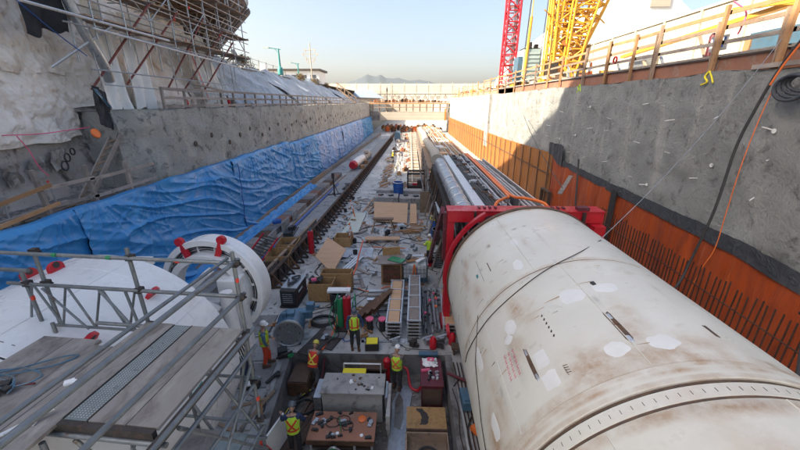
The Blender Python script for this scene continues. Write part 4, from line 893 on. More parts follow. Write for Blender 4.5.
# lower platform
m = MB(); m.bx(0,0,0,0,0,0) if False else None
m = MB(); m.box(S(-1.0,-1.0,3.42),(.62,1.8,.05),-TA); m.build('lower_deck','deck',t)
m = MB(); m.box(S(-.42,-1.0,3.42),(.42,1.8,.05),-TA); m.build('lower_deck','grate',t)
m = MB(); m.box(S(-.85,-1.0,1.6),(1.0,1.8,.05),-TA); m.build('lower_deck','deck',t)
st((-1.5,-.08,3.36),(.1,-.08,3.36),.027,'transom'); st((-1.5,-1.9,3.36),(.1,-1.9,3.36),.027,'transom')
# decks
def dk(x0, x1, y0, y1, z=5.5, mm='deck', name='deck_board'):
    m = MB(); m.box(S((x0+x1)/2,(y0+y1)/2,z-.022),(x1-x0,y1-y0,.045),-TA); return m.build(name, mm, t, bevel=.004)
dk(-.40,-.03,-1.78,-.02); dk(-.86,-.41,-1.78,-.02); dk(-1.66,-1.17,-2.6,-.02); dk(-2.0,-1.67,-3.4,-.6); dk(-2.45,-2.01,-3.4,-.45,5.47); dk(-2.95,-2.46,-3.4,-.45,5.47); dk(-1.66,-.9,-4.2,-2.62,5.44); dk(-1.66,-1.2,-.01,.0)
gp = MB(); gp.box(S(-1.015,-.9,5.478),(.29,1.76,.03),-TA); g1 = gp.build('grate_plank','grate',t)
m = MB()
for i in range(60):
    for j in range(7): m.box(S(-1.13+.038*j,-.06-.0285*i,5.4945),(.014,.012,.006),-TA)
tag(m.build('raised_studs','alu',g1), kind='stuff')
for x in (-.868,-1.163):
    m = MB(); m.box(S(x,-.9,5.492),(.012,1.76,.03),-TA); m.build('plank_edge','dark_steel',g1)
m = MB(); m.box(S(-.9,-1.82,5.43),(1.7,.06,.12),-TA).box(S(.02,-1.0,5.40),(.05,2.0,.1),-TA); m.build('edge_angle','dark_steel',t)
st((-1.9,-1.86,5.36),(.1,-1.86,5.36),.03,'transom'); st((-1.0,-1.86,5.3),(-.6,-1.7,4.3),.025,'brace'); st((-.3,-1.86,5.3),(-.8,-1.7,4.3),.025,'brace')
# objects on the deck
m = MB(); m.tube(S(-1.7,-2.35,5.54), S(-1.32,-1.72,5.56), .026, 12); one(m,'loose_tube','alu','short pale steel tube lying loose on the plywood deck','tube',smooth=True)
m = MB(); pts = []
for k in range(46):
    a = k*.42; rr = .20+.10*nse(k*.3, 2); pts.append(S(-2.45+rr*math.cos(a)*1.5+.1*math.sin(k*.13), -1.55+rr*math.sin(a)*.8+.25*math.sin(k*.09), 5.515+.012*(k%4)))
m.path(smoothp(pts,4), .011, 6); one(m,'cable_coil','bluepaint','grey-blue cable tangled in loops on the left of the plywood deck','cable',smooth=True)
m = MB(); m.path(smoothp([S(-2.6,-1.3,5.51),S(-2.1,-1.05,5.51),S(-1.95,-.85,5.52),S(-2.15,-.9,5.52),S(-2.5,-1.15,5.51),S(-2.9,-1.35,5.51)]), .011, 6); one(m,'cable_loop','bluepaint','long single cable loop on the plywood deck beside the tangle','cable',smooth=True)
m = MB(); m.box(S(-2.35,-1.45,5.53),(.17,.10,.06),.5).box(S(-2.22,-1.5,5.53),(.1,.07,.05),-.3).lathe([(.0,.05),(.05,.04),(.06,0)],S(-2.3,-1.58,5.5),10); one(m,'dark_tool','black','dark power tool lying inside the cable loops on the deck','tool')
m = MB(); m.tube(S(-2.2,-1.42,5.52), S(-1.98,-1.38,5.53), .014, 8); one(m,'red_handle_tool','red_dark','short red-handled tool beside the cable tangle','tool')
for i, (x, y) in enumerate(((-1.45,-1.9),(-1.6,-1.3))):
    m = MB(); m.box(S(x,y,5.515),(.10,.08,.03),.6).box(S(x+.05,y+.01,5.52),(.05,.06,.02),.2); one(m,'paper_scrap','signw',('crumpled white scrap near the steel grating plank, nearest the camera','small white scrap on the plywood deck beyond the loose tube')[i],'scrap')

# ---------------------------------------------------------------- left kerbs and formwork on the trench floor
def interp(pts, y):
    for (a, xa), (b, xb) in zip(pts, pts[1:]):
        if y <= b: return xa+(xb-xa)*(y-a)/(b-a)
    return pts[-1][1]
KS = [(14,-6.9),(19.6,-6.57),(41.8,-5.89),(104,-4.2)]       # steel kerb line on the right
t = T('steel_kerb_form', 'long dark steel kerb form with triangular brackets down the left of the trench', 'formwork', (-6.6,30,0))
y = 15.5
while y < 100:
    y2 = y+4.2; m = MB(); a, b = interp(KS, y), interp(KS, y2-.05)
    m.bar((a,y,.42),(b,y2-.05,.42),.07,.84).bar((a+.07,y,.80),(b+.07,y2-.05,.80),.14,.07).bar((a+.07,y,.08),(b+.07,y2-.05,.08),.2,.08); m.build('form_panel','timber_dark',t); y = y2
y = 15.6; k = 0
while k < 78 and y < 100:
    a = interp(KS, y); m = MB(); m.bar((a+.04,y,.84),(a+.62,y,.06),.07,.09).bar((a+.04,y,.06),(a+.62,y,.06),.07,.08).bar((a+.10,y,.02),(a+.10,y,.84),.06,.12); m.build('bracket','dark_steel' if k%3 else 'rust',t); y += .72+.006*k; k += 1
# inner timber wall form
t = T('timber_form', 'tall timber form with upright studs beside the open wooden crates', 'formwork', (-6.9,16,0))
for i in range(4):
    y0 = 14.6+2.5*i; x0 = -7.25+.12*i; m = MB(); m.bar((x0,y0,.36),(x0+.1,y0+2.45,.36),.05,.72); m.build('panel','timber_grey',t)
    m = MB(); m.bar((x0-.02,y0,.76),(x0+.1,y0+2.45,.76),.16,.06); m.build('cap','timber',t)
    for j in range(5):
        m = MB(); m.bar((x0-.06+.02*j,y0+.2+.5*j,.0),(x0-.06+.02*j,y0+.2+.5*j,.74),.07,.09); m.build('stud','timber_dark' if j%2 else 'timber',t)
# timber kerb plank at the foot of the blue tarps
KP = [(14,-11.3),(22,-11.25),(44,-10.75),(106,-8.2)]
t = T('timber_kerb', 'pale timber plank edging at the foot of the blue tarps', 'kerb', (-11,30,0))
y = 12
while y < 104:
    y2 = y+4; m = MB(); m.bar((interp(KP,y),y,.55+.02*nse(y)),(interp(KP,y2-.04),y2-.04,.55+.02*nse(y2)),.22,.07).bar((interp(KP,y)+.08,y,.28),(interp(KP,y2)+.08,y2-.04,.28),.05,.5); m.build('plank','timber_grey' if y > 40 else 'timber',t); y = y2
m = MB(); m.grid(lambda u, v: (interp(KP, 12+26*v)+.1+1.15*u, 12+26*v, .35*(1-u)**2+.06+.10*ridge(v*30, u*3)+.05*nse(v*60, u*8)), 16, 160)
one(m, 'blue_ground_sheet', 'blue', 'crumpled blue sheet lying on the ground right of the timber plank edging', 'sheet', smooth=True)
t = T('form_panel_row', 'row of brown-grey weathered form panels laid end to end left of the trench floor', 'form panels', (-9.5,25,0))
y = 13.2; k = 0
while y < 44:
    x0 = interp([(13,-9.7),(22,-9.75),(44,-9.0)], y); m = MB(); m.bar((x0,y,.35),(x0+.03,y+1.15,.35),.95,.12).bar((x0+.45,y,.15),(x0+.48,y+1.15,.15),.06,.3)
    m.build('panel', ('rust','conc_dark','timber_grey','board','conc_dark','timber_grey','timber_grey')[k%7], t); y += 1.2; k += 1
m = MB(); m.bx(-11,-10.9,44,45,0,.1)
t = T('concrete_walkway', 'smooth grey raised strip running between the two kerb forms', 'walkway', (-8,40,0))
m = MB(); m.grid(lambda u, v: (interp([(14,-8.7),(22,-8.8),(44,-8.1),(100,-6.6)],14+88*v)*(1-u)+(interp(KS,14+88*v)-.1)*u, 14+88*v, .10), 4, 30); m.build('slab','conc',t)
m = MB(); m.bar((-8.9,14,.16),(-8.55,30,.16),.07,.12).bar((-8.55,30,.16),(-8.0,44,.16),.07,.12); m.build('edge_board','timber',t)
m = MB(); m.path([(interp([(14,-8.75),(44,-7.9)],14+i*1.0)+.1, 14+i*1.0, .2+.02*nse(i)) for i in range(26)], .09, 6); one(m,'blue_lay_flat_hose','bluebr','blue strip of rolled sheet along the timber edge board','hose')
for i, (y, l) in enumerate(((19.5,1.1),(21.6,1.4),(24.2,1.5),(26.5,1.2))):
    m = MB(); m.box((-8.95,y,.45),(.08,l,.62)); m.box((-9.0,y,.2),(.25,.1,.4)); one(m,'precast_slab','conc','grey concrete panel standing upright beside the brown form panels','panel','upright concrete panels')
m = MB(); m.box((-9.6,24.6,.5),(.4,.5,.25),.3).box((-9.75,24.3,.52),(.25,.3,.2),.8); one(m,'blue_bag','bluebr','small bright blue bag on the crumpled blue sheet','bag')

# ---------------------------------------------------------------- generic floor items
def crate(x, y, z, lx, ly, h, rz, label, mtl='osb', fill=True, name='open_crate', group=None, th=.04):
    t = T(name, label, 'crate', (x,y,z), rz, group); mw = W[t]
    def B(c, d, nm, mm, par=t):
        m = MB(); m.box(c, d); return m.build(nm, mm, par, world=False)
    B((0,0,th/2),(lx,ly,th),'base',mtl)
    B((0,-ly/2+th/2,h/2),(lx,th,h),'side',mtl); B((0,ly/2-th/2,h/2),(lx,th,h),'side',mtl); B((-lx/2+th/2,0,h/2),(th,ly-2*th-.004,h),'side',mtl); B((lx/2-th/2,0,h/2),(th,ly-2*th-.004,h),'side',mtl)
    if fill:
        r_ = random.Random(int(x*100)); m = MB()
        for k in range(9): m.box((r_.uniform(-.3,.3)*lx, r_.uniform(-.3,.3)*ly, h*.55+r_.uniform(-.1,.1)), (.22,.14,.1), r_.uniform(0,3))
        B2 = m.build('contents', r_.choice(('dark_steel','rust')), t, world=False)
    return t
crate(-7.35,16.7,.1,1.0,1.3,.55,.15,'nearest small brown wooden crate next to the timber form','timber_dark')
crate(-7.25,18.2,.1,1.25,1.35,.75,.1,'larger open wooden crate with tools, second from the white ring','osb')
crate(-7.3,19.9,.1,1.2,1.3,.75,.05,'open wooden crate farthest from the white ring','osb')
t = T('shelf_rack', 'red edged steel rack leaning over beside the open wooden crates', 'rack', (-8.4,17.5,.1))
A1, A2 = Vector((-9.1,16.4,.3)), Vector((-8.55,19.4,1.5)); sd = Vector((.85,-.1,-.25))
for s in (0,1):
    m = MB(); m.bar(A1+sd*s,A2+sd*s,.07,.07); m.build('rail','red',t)
for k in range(14):
    p = A1.lerp(A2,(k+.5)/14); m = MB(); m.bar(p,p+sd,.09,.03); m.build('rung','dark_steel',t)
m = MB(); m.box((-8.0,21.9,.5),(.5,.9,.5),.2).box((-7.85,22.3,.8),(.3,.5,.3),-.2)
for k in range(5): m.bar((-8.2+.12*k,21.4,.3),(-7.9+.12*k,22.4,.85),.05,.05)
one(m,'scrap_steel_bundle','black','bundle of black scrap steel on the raised grey strip','scrap')
def cyl_thing(name, label, cat, x, y, z, r, h, mtl, cap=None, capm='black', group=None, prof=None, parts=()):
    t = T(name, label, cat, (x,y,z), 0, group); m = MB(); m.lathe(prof or [(0,0),(r,0),(r,h*.92),(r*.94,h),(0,h)], (x,y,z), 20); m.build('body', mtl, t, smooth=True)
    if cap:
        m = MB(); m.lathe(cap, (x,y,z+h), 12); m.build('valve', capm, t, smooth=True)
    return t
def drum(name, label, x, y, z, r, h, mtl, rim='dark_steel', open_=True, cat='drum'):
    t = T(name, label, cat, (x,y,z)); m = MB()
    m.lathe([(0,0),(r*.92,0),(r*.94,h*.3),(r*.97,h*.33),(r*.95,h*.36),(r*.98,h*.66),(r*1.01,h*.69),(r*.98,h*.72),(r,h),(r*.93,h),(r*.9,h*.55),(0,h*.5)], (x,y,z), 24); m.build('body', mtl, t, smooth=True)
    m = MB(); m.lathe([(r*.97,h-.02),(r*1.05,h-.02),(r*1.05,h+.03),(r*.95,h+.03)], (x,y,z), 24); m.build('rim', rim, t, smooth=True)
    return t
cyl_thing('gas_cylinder','tall red gas cylinder standing on the left steel kerb near the leaning plywood sheet','gas cylinder',-5.95,20.0,0,.17,1.45,'red',[(.05,0),(.06,.05),(.03,.08),(.05,.18),(0,.2)],'bluepaint')
# leaning plywood sheet
m = MB(); pts = [Vector((-5.24,18.17,.62)),Vector((-3.98,16.66,.35)),Vector((-3.62,18.9,.75)),Vector((-4.95,20.2,1.0))]
m.add(pts+[p_-Vector((0,0,.03)) for p_ in pts], [(0,1,2,3),(7,6,5,4),(0,4,5,1),(1,5,6,2),(2,6,7,3),(3,7,4,0)])
one(m,'plywood_sheet','ply','pinkish plywood sheet tilted on the steel brackets near the red cylinder','plywood')
crate(-4.2,21.3,0,1.05,.95,.7,0,'yellow-brown open box behind the tilted plywood sheet','osb')
t = T('light_tubes','pair of pale steel channels lying right of the tilted plywood sheet','steel channels',(-3.2,18.3,0))
for i in range(3):
    m = MB(); m.bar((-3.55+.16*i,17.4,.22),(-3.0+.16*i,19.0,.24),.11,.1); m.build('channel','alu',t)
# welder
t = T('welding_machine','grey and black welding machine on the floor left of the yellow boxes','welding machine',(-5.35,14.6,0),-.05)
def LB(par, nm, mm, c, d, rz=0, bevel=0): 
    m = MB(); m.box(c,d,rz); return m.build(nm,mm,par,world=False,bevel=bevel)
LB(t,'housing','dark_steel',(0,0,.48),(.72,1.5,.78),0,.03); LB(t,'top_cover','galv',(0,.1,.885),(.74,1.3,.03)); LB(t,'front_panel','black',(0,-.76,.5),(.66,.03,.7))
LB(t,'stripe','red_dark',(.365,0,.35),(.01,1.4,.10)); LB(t,'skid','black',(0,0,.05),(.8,1.6,.08)); LB(t,'logo_plate','signw',(.367,-.1,.62),(.012,.5,.09))
for k in range(5): LB(t,'vent_slat','alu',(0,-.785,.3+.1*k),(.45,.015,.02))
m = MB(); m.path(smoothp([(-5.5,14.4,.93),(-5.2,14.7,.97),(-5.5,14.95,.95),(-5.15,15.1,.98),(-5.4,14.2,.96),(-5.6,14.8,.97)]),.04,6); one(m,'cable_coil','black','black cable heap on top of the welding machine','cable')
# yellow boxes with helmet and jacket
crate(-4.05,14.75,0,1.15,.75,.92,0,'yellow-brown plywood box standing just right of the welding machine','osb')
crate(-3.5,15.6,0,1.5,.6,1.0,0,'long yellow-brown plywood box behind the other, near the dark bin','osb')
m = MB(); m.grid(lambda u, v: (-4.65+.6*u, 14.5+.6*v, .95+.14*nse(u*4,v*4)+.05*math.sin(u*9)), 14, 14); one(m,'jacket','darkcloth','dark jacket thrown over the left corner of the plywood box','jacket',smooth=True)
m = MB(); m.box((-4.35,14.55,1.08),(.22,.16,.1),.4); one(m,'pink_cloth','pink','small pink cloth on top of the plywood box','cloth')
drum('rubbish_bin','dark grey bin standing right of the yellow plywood boxes',-3.1,13.75,0,.36,.9,'black','dark_steel',cat='bin')
m = MB(); m.box((-3.05,13.8,.97),(1.0,.35,.1),.03); one(m,'folded_board','white','white folded panel laid across the dark bin','panel')
# big steel drum on its side
t = T('steel_drum','large blue-grey steel drum lying on its side beside the worker in red trousers','drum',(-4.55,11.6,0),.18)
rx = Matrix.Rotation(R(90),3,'X')
m = MB(); m.lathe([(0,-.62),(.60,-.62),(.66,-.58),(.70,-.55),(.70,.5),(.66,.55),(0,.55)],(0,0,.72),40,rx); m.build('shell','bluepaint',t,smooth=True,world=False)
m = MB(); m.lathe([(.70,.52),(.735,.54),(.735,.62),(.66,.64),(.63,.60),(.12,.575),(.11,.64),(0,.64)],(0,0,.72),40,rx); m.build('end_plate','galv',t,smooth=True,world=False)
m = MB(); m.box((.1,.1,1.47),(.35,.5,.16)).box((-.2,-.1,1.5),(.2,.2,.2)); m.build('motor_box','bluepaint',t,world=False)
for k in range(8):
    a = k*math.pi/4; m = MB(); m.lathe([(0,.655),(.03,.655),(.03,.63)],(0+.52*math.cos(a),0,.72+.52*math.sin(a)),8,rx); m.build('bolt','dark_steel',t,world=False)
LB(t,'stand','dark_steel',(0,.0,.06),(1.0,1.0,.12))
t.scale = (.76,.72,.80)
m = MB(); m.box((-4.35,12.6,.55),(.75,.4,.3),.2).box((-4.05,12.75,.8),(.3,.3,.3)); m.tube((-4.7,12.5,.6),(-3.7,12.9,.75),.06,8); one(m,'blue_pump','bluepaint','blue pump set standing behind the large steel drum','pump')
m = MB()
for k in range(3): m.path([(-3.55+(.55-.04*k)*math.cos(a*.3), 12.75+(.40-.03*k)*math.sin(a*.3), .05+.05*k) for a in range(22)],.035,6)
one(m,'hose_coil','black','coiled black hose lying between the steel drum and the dark bin','hose')
t = T('steel_plate_pile','flat dark steel plates on the floor right of the large drum','plates',(-3.4,11.9,0))
for i,(x,y,l,w_,a) in enumerate(((-3.1,11.9,1.6,1.1,-.35),(-2.9,12.3,1.2,.9,-.1),(-3.5,11.2,1.3,.7,-.4))):
    m = MB(); m.box((x,y,.04+.03*i),(w_,l,.03),a); m.build('plate','conc_dark' if i%2 else 'dark_steel',t)
# cylinder cart
t = T('gas_cart','steel cart holding green hoses and gas cylinders behind the worker in the green vest','cart',(-2.6,12.1,0))
for s in (-.35,.35):
    m = MB(); m.tube((-2.5+s,12.0,0),(-2.5+s,12.0,1.5),.025,8).tube((-2.5+s,12.6,0),(-2.5+s,12.6,1.5),.025,8).tube((-2.5+s,12.0,1.45),(-2.5+s,12.6,1.45),.025,8); m.build('frame','green',t)
m = MB(); m.lathe([(.16,0),(.16,.06),(0,.06),(0,0)],(-2.9,12.1,.16),14,Matrix.Rotation(R(90),3,'Y')).bx(-2.9,-2.1,12.0,12.7,.08,.14); m.build('base','dark_steel',t)
cyl_thing('gas_cylinder','red gas cylinder standing in the green cart','gas cylinder',-2.45,12.35,.14,.16,1.35,'red',[(.05,0),(.05,.1),(0,.16)],'galv')
cyl_thing('gas_cylinder','dark green gas cylinder standing in the green cart','gas cylinder',-2.75,12.4,.14,.13,1.25,'green',[(.05,0),(.05,.1),(0,.16)],'galv')
for i,(x,c_) in enumerate(((-2.95,'green'),(-2.8,'black'),(-2.1,'bluebr'))):
    m = MB(); m.path(smoothp([(x,12.0,1.3),(x-.1,11.75,.8),(x+.1,11.7,.2),(x-.3,11.5,.04),(x-.6,11.9,.04)]),.02,6); one(m,'gas_hose',c_,('green gas hose trailing from the cart','black gas hose trailing from the cart','blue gas hose hanging off the cart')[i],'hose')
# dark steel H piles right of the cart
for i in range(4):
    m = MB(); x,y = -1.95+.28*i, 12.3+.12*i; a_,b_ = Vector((x-.35,y,.2+.12*i)), Vector((x+.35,y+1.5,.25+.14*i)); m.bar(a_,b_,.20,.03).bar(a_+Vector((0,0,.1)),b_+Vector((0,0,.1)),.025,.18).bar(a_+Vector((0,0,.2)),b_+Vector((0,0,.2)),.20,.03)
    one(m,'steel_beam','rust','dark rusty steel beam in the slanted pile right of the gas cart','beam','rusty beams beside the gas cart')
# red/white barrier tape line and orange delineators
m = MB(); m.path(smoothp([(-3.2,10.95,.06),(-3.0,12.0,.08),(-2.9,13.5,.5),(-2.9,15.2,.35),(-2.75,17,.6),(-2.9,18.5,.3),(-2.9,21,.5)]),.04,5); one(m,'barrier_tape','tape','pinkish red barrier tape running down the middle of the trench floor','tape')
m = MB(); m.path(smoothp([(-3.05,10.7,-.1),(-3.1,10.0,-.75),(-3.2,8.8,-.85),(-3.3,7.6,-.85)]),.045,6); one(m,'red_hose','red_dark','dark red hose running down into the pit beside the crouching worker','hose')
def delineator(x,y,z,h,lean,label):
    t = T('delineator_post',label,'marker post',(x,y,z)); m = MB(); m.lathe([(.2,0),(.2,.06),(0,.06)],(x,y,z),10); m.build('base','black',t)
    m = MB(); m.bar((x,y,z+.05),(x+lean,y,z+h),.12,.07); m.build('post','orangep',t); m = MB(); m.bar((x+lean*.55,y-.003,z+h*.55),(x+lean*.72,y-.003,z+h*.72),.13,.08).bar((x+lean*.8,y-.003,z+h*.8),(x+lean*.92,y-.003,z+h*.92),.13,.08); m.build('reflective_band','signw',t)
delineator(-4.35,27.2,0,1.4,-.3,'tall orange marker post at the left edge of the pale green board')
delineator(-3.7,20.2+2,0,1.2,-.25,'orange marker post standing in front of the pale green board')
delineator(-3.9,21.6,0,1.1,.1,'short orange marker post by the yellow-brown open box')
delineator(-.3,33.4,0,1.2,0,'orange and white marker post beside the blue barrel on the blocks')
delineator(-2.5,30.2,0,1.1,-.1,'orange marker post left of the pale concrete blocks')
# pale green board
m = MB(); m.prism([(-4.75,23.4),(-3.6,23.6),(-3.55,28.2),(-4.6,28.3)],.03,.09); one(m,'board','sheetgreen','pale green-white board lying flat beside the left kerb brackets','board')
m = MB(); m.grid(lambda u, v: (-4.1+1.9*u,19.3+1.5*v,.05+.07*nse(u*5,v*5)),14,14); one(m,'white_sheet','bluegrey','crumpled whitish plastic sheet on the floor in front of the sawhorse','sheet',smooth=True)
# sawhorse
t = T('sawhorse','wooden sawhorse in front of the large plywood sheet','sawhorse',(-1.85,24.0,0))
m = MB(); m.box((-1.85,24,.98),(1.5,.3,.1)).box((-1.85,24,.86),(1.3,.1,.14)); m.build('top','timber',t)
for sx_ in (-.6,.6):
    for sy_ in (-.1,.1):
        m = MB(); m.bar((-1.85+sx_*.85,24+sy_,.95),(-1.85+sx_*1.35,24+sy_*5,.0),.1,.05); m.build('leg','timber',t)
    m = MB(); m.bar((-1.85+sx_*1.1,23.65,.4),(-1.85+sx_*1.1,24.35,.4),.04,.1); m.build('brace','timber',t)
m = MB(); m.box((-1.75,22.0,.25),(2.3,.55,.06),.03).box((-2.6,22,.1),(.1,.5,.2)).box((-.9,22,.1),(.1,.5,.2)); one(m,'plank_bench','ply','low pale plank bench in front of the sawhorse','bench')
m = MB(); pts = [Vector((-2.7,26.0,.15)),Vector((-.15,25.5,.15)),Vector((-.1,28.6,.85)),Vector((-2.95,29.0,.85))]
m.add(pts+[p_-Vector((0,0,.04)) for p_ in pts], [(0,1,2,3),(7,6,5,4),(0,4,5,1),(1,5,6,2),(2,6,7,3),(3,7,4,0)]); one(m,'plywood_sheet','ply','large brown plywood sheet sloping up against the pale concrete blocks','plywood')
m = MB(); m.add([Vector(q_) for q_ in ((.05,25.6,.1),(.6,25.6,.1),(.6,28.6,.8),(.1,28.6,.8),(.05,25.6,.06),(.6,25.6,.06),(.6,28.6,.76),(.1,28.6,.76))], [(0,1,2,3),(7,6,5,4),(0,4,5,1),(1,5,6,2),(2,6,7,3),(3,7,4,0)]); one(m,'plywood_strip','ply','narrow plywood strip right of the large brown plywood sheet','plywood')
for i in range(7):
    m = MB(); a = rnd.uniform(-.5,.5); m.box((.2+rnd.uniform(-.6,.5),24.2+rnd.uniform(-.6,.6),.08+.05*i),(1.2,.12,.05),a); one(m,'timber_offcut','timber_warm','timber offcut in the heap at the foot of the narrow plywood strip','offcut','timber offcuts by the plywood strip')
m = MB(); m.box((-.6,24.3,.4),(.5,.5,.12),.4); one(m,'lilac_bag','bluegrey','small lilac bag on the heap of timber offcuts','bag')
# concrete blocks
for i,(x,y,l,lb) in enumerate(((-2.0,30.6,2.1,'left pale concrete block behind the large plywood sheet'),(.15,30.3,2.0,'right pale concrete block behind the large plywood sheet'),(-2.0,33.0,2.2,'pale concrete block in the second row, left of the blue barrel'),(.25,32.8,2.0,'pale concrete block in the second row, right of the blue barrel'))):
    m = MB(); m.box((x,y,.5),(l,1.5 if i<2 else 1.0,1.0)); one(m,'concrete_block','conc',lb,'concrete block',bevel=.03)
for x,y in ((-2.5,30.6),(-1.6,30.4),(.6,30.2),(-.3,30.5)):
    m = MB(); m.box((x,y,1.06),(.4,.3,.1),rnd.random()); one(m,'loose_tool_case','black','small dark case left on top of the pale concrete blocks','case','cases on the concrete blocks')
drum('blue_barrel','blue barrel with white rim standing between the pale concrete blocks',-1.0,31.9,.6,.48,1.3,'bluebr','white')
m = MB(); m.box((1.4,28.7,.9),(1.0,.12,1.8)); one(m,'tan_panel','timber','tan upright panel standing right of the concrete blocks','panel')
drum('blue_barrel','blue barrel with yellow top beside the grey bin and small worker',1.95,23.3,0,.48,1.25,'bluebr','hiyel')
m = MB(); m.box((1.9,23.3,1.2),(.5,.35,.2),.3).box((2.05,23.1,1.35),(.2,.3,.2)); one(m,'rag_heap','timber_warm','brown rags piled in the yellow topped blue barrel','rags')
drum('grey_bin','round dark grey bin in front of the yellow topped blue barrel',2.0,21.9,0,.48,.95,'black','galv',cat='bin')
m = MB(); 
for k in range(4): m.path([(1.75+(.55+.05*k)*math.cos(a*.28), 18.6+(.5+.05*k)*math.sin(a*.28)+.2*k, .06+.04*k) for a in range(24)],.04,6)
one(m,'hose_coil','black','large loops of black hose on the floor right of the small worker','hose')
# orange-brown crate box with red stencilled letters and boards
t = T('site_box','tall rusty brown box with faint red painted marks beside the caged tank','box',(-.85,16.3,0))
m = MB(); m.box((-.85,16.5,.62),(1.05,.8,1.2)); m.build('body','timber_warm',t,bevel=.02)
m = MB(); m.box((-.85,16.08,.62),(.86,.02,.95)); m.build('front_panel','rust',t)
m = MB()
for k in range(6): m.box((-1.15+.12*k,16.065,.78),(.07,.01,.13)).box((-1.13+.12*k,16.065,.48),(.06,.01,.15))
m.build('red_marks','redbar',t)
m = MB(); m.box((-.85,16.45,1.27),(1.4,1.1,.04),.1); m.build('lid_board','timber_grey',t)
m = MB(); m.box((-.6,16.3,1.33),(.8,.5,.03),-.5); one(m,'green_sheet','green','dark green sheet lying on the lid of the rusty brown box','sheet')
m = MB(); m.box((-.9,17.0,1.45),(.9,.08,.5),.2); one(m,'tilted_board','osb','brown board tilted up behind the rusty brown box','board')
# caged tank (IBC)
t = T('caged_tank','white plastic tank in a steel cage with loose gear on top, centre of the floor','tank',(.35,16.6,0))
m = MB(); m.box((.33,16.6,.62),(1.16,.96,.9)); m.build('tank','plastic_clear',t,bevel=.06)
m = MB(); m.box((.33,16.6,.3),(1.18,.98,.28)); m.build('water_band','bluepaint',t,bevel=.05)
m = MB()
for k in range(8): x=-.29+k*.177; m.bar((x,16.08,.14),(x,16.08,1.12),.022,.022).bar((x,17.12,.14),(x,17.12,1.12),.022,.022)
for k in range(6): y=16.08+k*.208; m.bar((-.29,y,.14),(-.29,y,1.12),.022,.022).bar((.95,y,.14),(.95,y,1.12),.022,.022)
for z in (.2,.45,.7,.9,1.12): m.bar((-.29,16.07,z),(.95,16.07,z),.022,.022).bar((-.29,17.13,z),(.95,17.13,z),.022,.022).bar((-.3,16.08,z),(-.3,17.12,z),.022,.022).bar((.96,16.08,z),(.96,17.12,z),.022,.022)
m.build('cage','galv',t)
m = MB(); m.box((.33,16.6,.07),(1.25,1.06,.13)); m.build('pallet','timber',t)
for i,(x,y,a,mm) in enumerate(((.1,16.5,.3,'timber_warm'),(.35,16.7,-.4,'timber'),(.6,16.5,.9,'white'),(.0,16.8,1.3,'black'),(.5,16.85,.1,'alu'))):
    m = MB(); m.box((x,y,1.18+.03*i),(.6,.2,.06),a); one(m,'loose_gear',mm,('brown board on the caged tank','pale board crossing others on the caged tank','white plate on the caged tank','black bar on the caged tank','bright metal bar at the rear of the caged tank')[i],'gear')
m = MB(); m.path(smoothp([(.2,16.02,.1),(.22,16.0,.7),(.28,16.02,1.2),(.35,16.0,.8),(.38,16.02,.1)]),.03,6); one(m,'orange_strap','orangep','orange strap hanging down the front of the caged tank','strap')
for i,(x,y,s_) in enumerate(((.1,18.6,.35),(.7,18.8,.3),(-1.2,18.9,.4),(-.6,19.4,.3))):
    m = MB(); m.box((x,y,s_/2),(s_,s_*1.5,s_),i*.7).box((x+.05,y,s_),(s_*.5,s_*.7,.12),i); one(m,'toolbox',('orangep','alu','dark_steel','timber')[i],('orange toolbox on the floor behind the caged tank','metal case right behind the caged tank','dark toolbox behind the rusty brown box','wooden toolbox farthest behind the rusty brown box')[i],'toolbox')
for i in range(4):
    m = MB(); m.bar((-1.9+.0*i,14.1+.35*i,.1+.02*i),(1.7,14.3+.35*i,.1+.03*i),.2,.1); one(m,'long_channel','alu' if i%2 else 'conc','long pale channel laid crosswise in front of the caged tank','channel','channels laid before the tank')
# stacked scaffold frames
def framestack(x0,x1,y0,y1,n,label,mm='ply',h=.16):
    t = T('frame_stack',label,'frame stack',((x0+x1)/2,y0,0))
    for k in range(n):
        z = .08+k*h; dx = .03*nse(k*3.3,x0)
        m = MB(); m.bar((x0+dx,y0,z),(x0+dx+.08,y1,z),.055,.06).bar((x1+dx,y0,z),(x1+dx+.08,y1,z),.055,.06)
        nr = 5 if k == n-1 else 2
        for j in range(nr): y = y0+(y1-y0)*j/(nr-1)*.98+.03; m.bar((x0+dx,y,z),(x1+dx+.05,y,z),.05,.05)
        m.build('frame','alu',t)
        m = MB(); m.bar(((x0+x1)/2+dx,y0+.06,z-.02),((x0+x1)/2+dx+.06,y1-.1,z-.02),(x1-x0)*.8,.03); m.build('infill_board',mm if k==n-1 else 'timber_dark',t)
framestack(-.85,-.30,11.75,15.3,5,'left stack of steel frames with wooden infill boards','ply')
framestack(-.02,.45,11.75,15.6,6,'second stack of steel frames with greyish infill boards','timber_grey',.15)
framestack(1.42,1.88,11.9,14.9,4,'right stack of steel frames with brown boards next to the big cylinder','ply')
t = T('prop_bundle','bundle of grey steel props and couplers between the frame stacks','prop bundle',(.9,12,0))
for i in range(26):
    x = .62+.64*rnd.random(); z = .08+.42*rnd.random(); m = MB(); ya = 11.9+rnd.uniform(-.2,.6); m.tube((x,ya,z),(x+rnd.uniform(-.1,.1),14.6+rnd.uniform(0,.8),z+.05),.03,7); m.build('prop','galv' if i%4 else 'alu',t)
for i in range(18):
    m = MB(); m.box((.62+.64*rnd.random(),12.1+2.6*rnd.random(),.5+.08*rnd.random()),(.09,.09,.07),rnd.random()*3); m.build('collar','pink' if i%5==0 else ('orangep' if i%7==0 else 'dark_steel'),t)
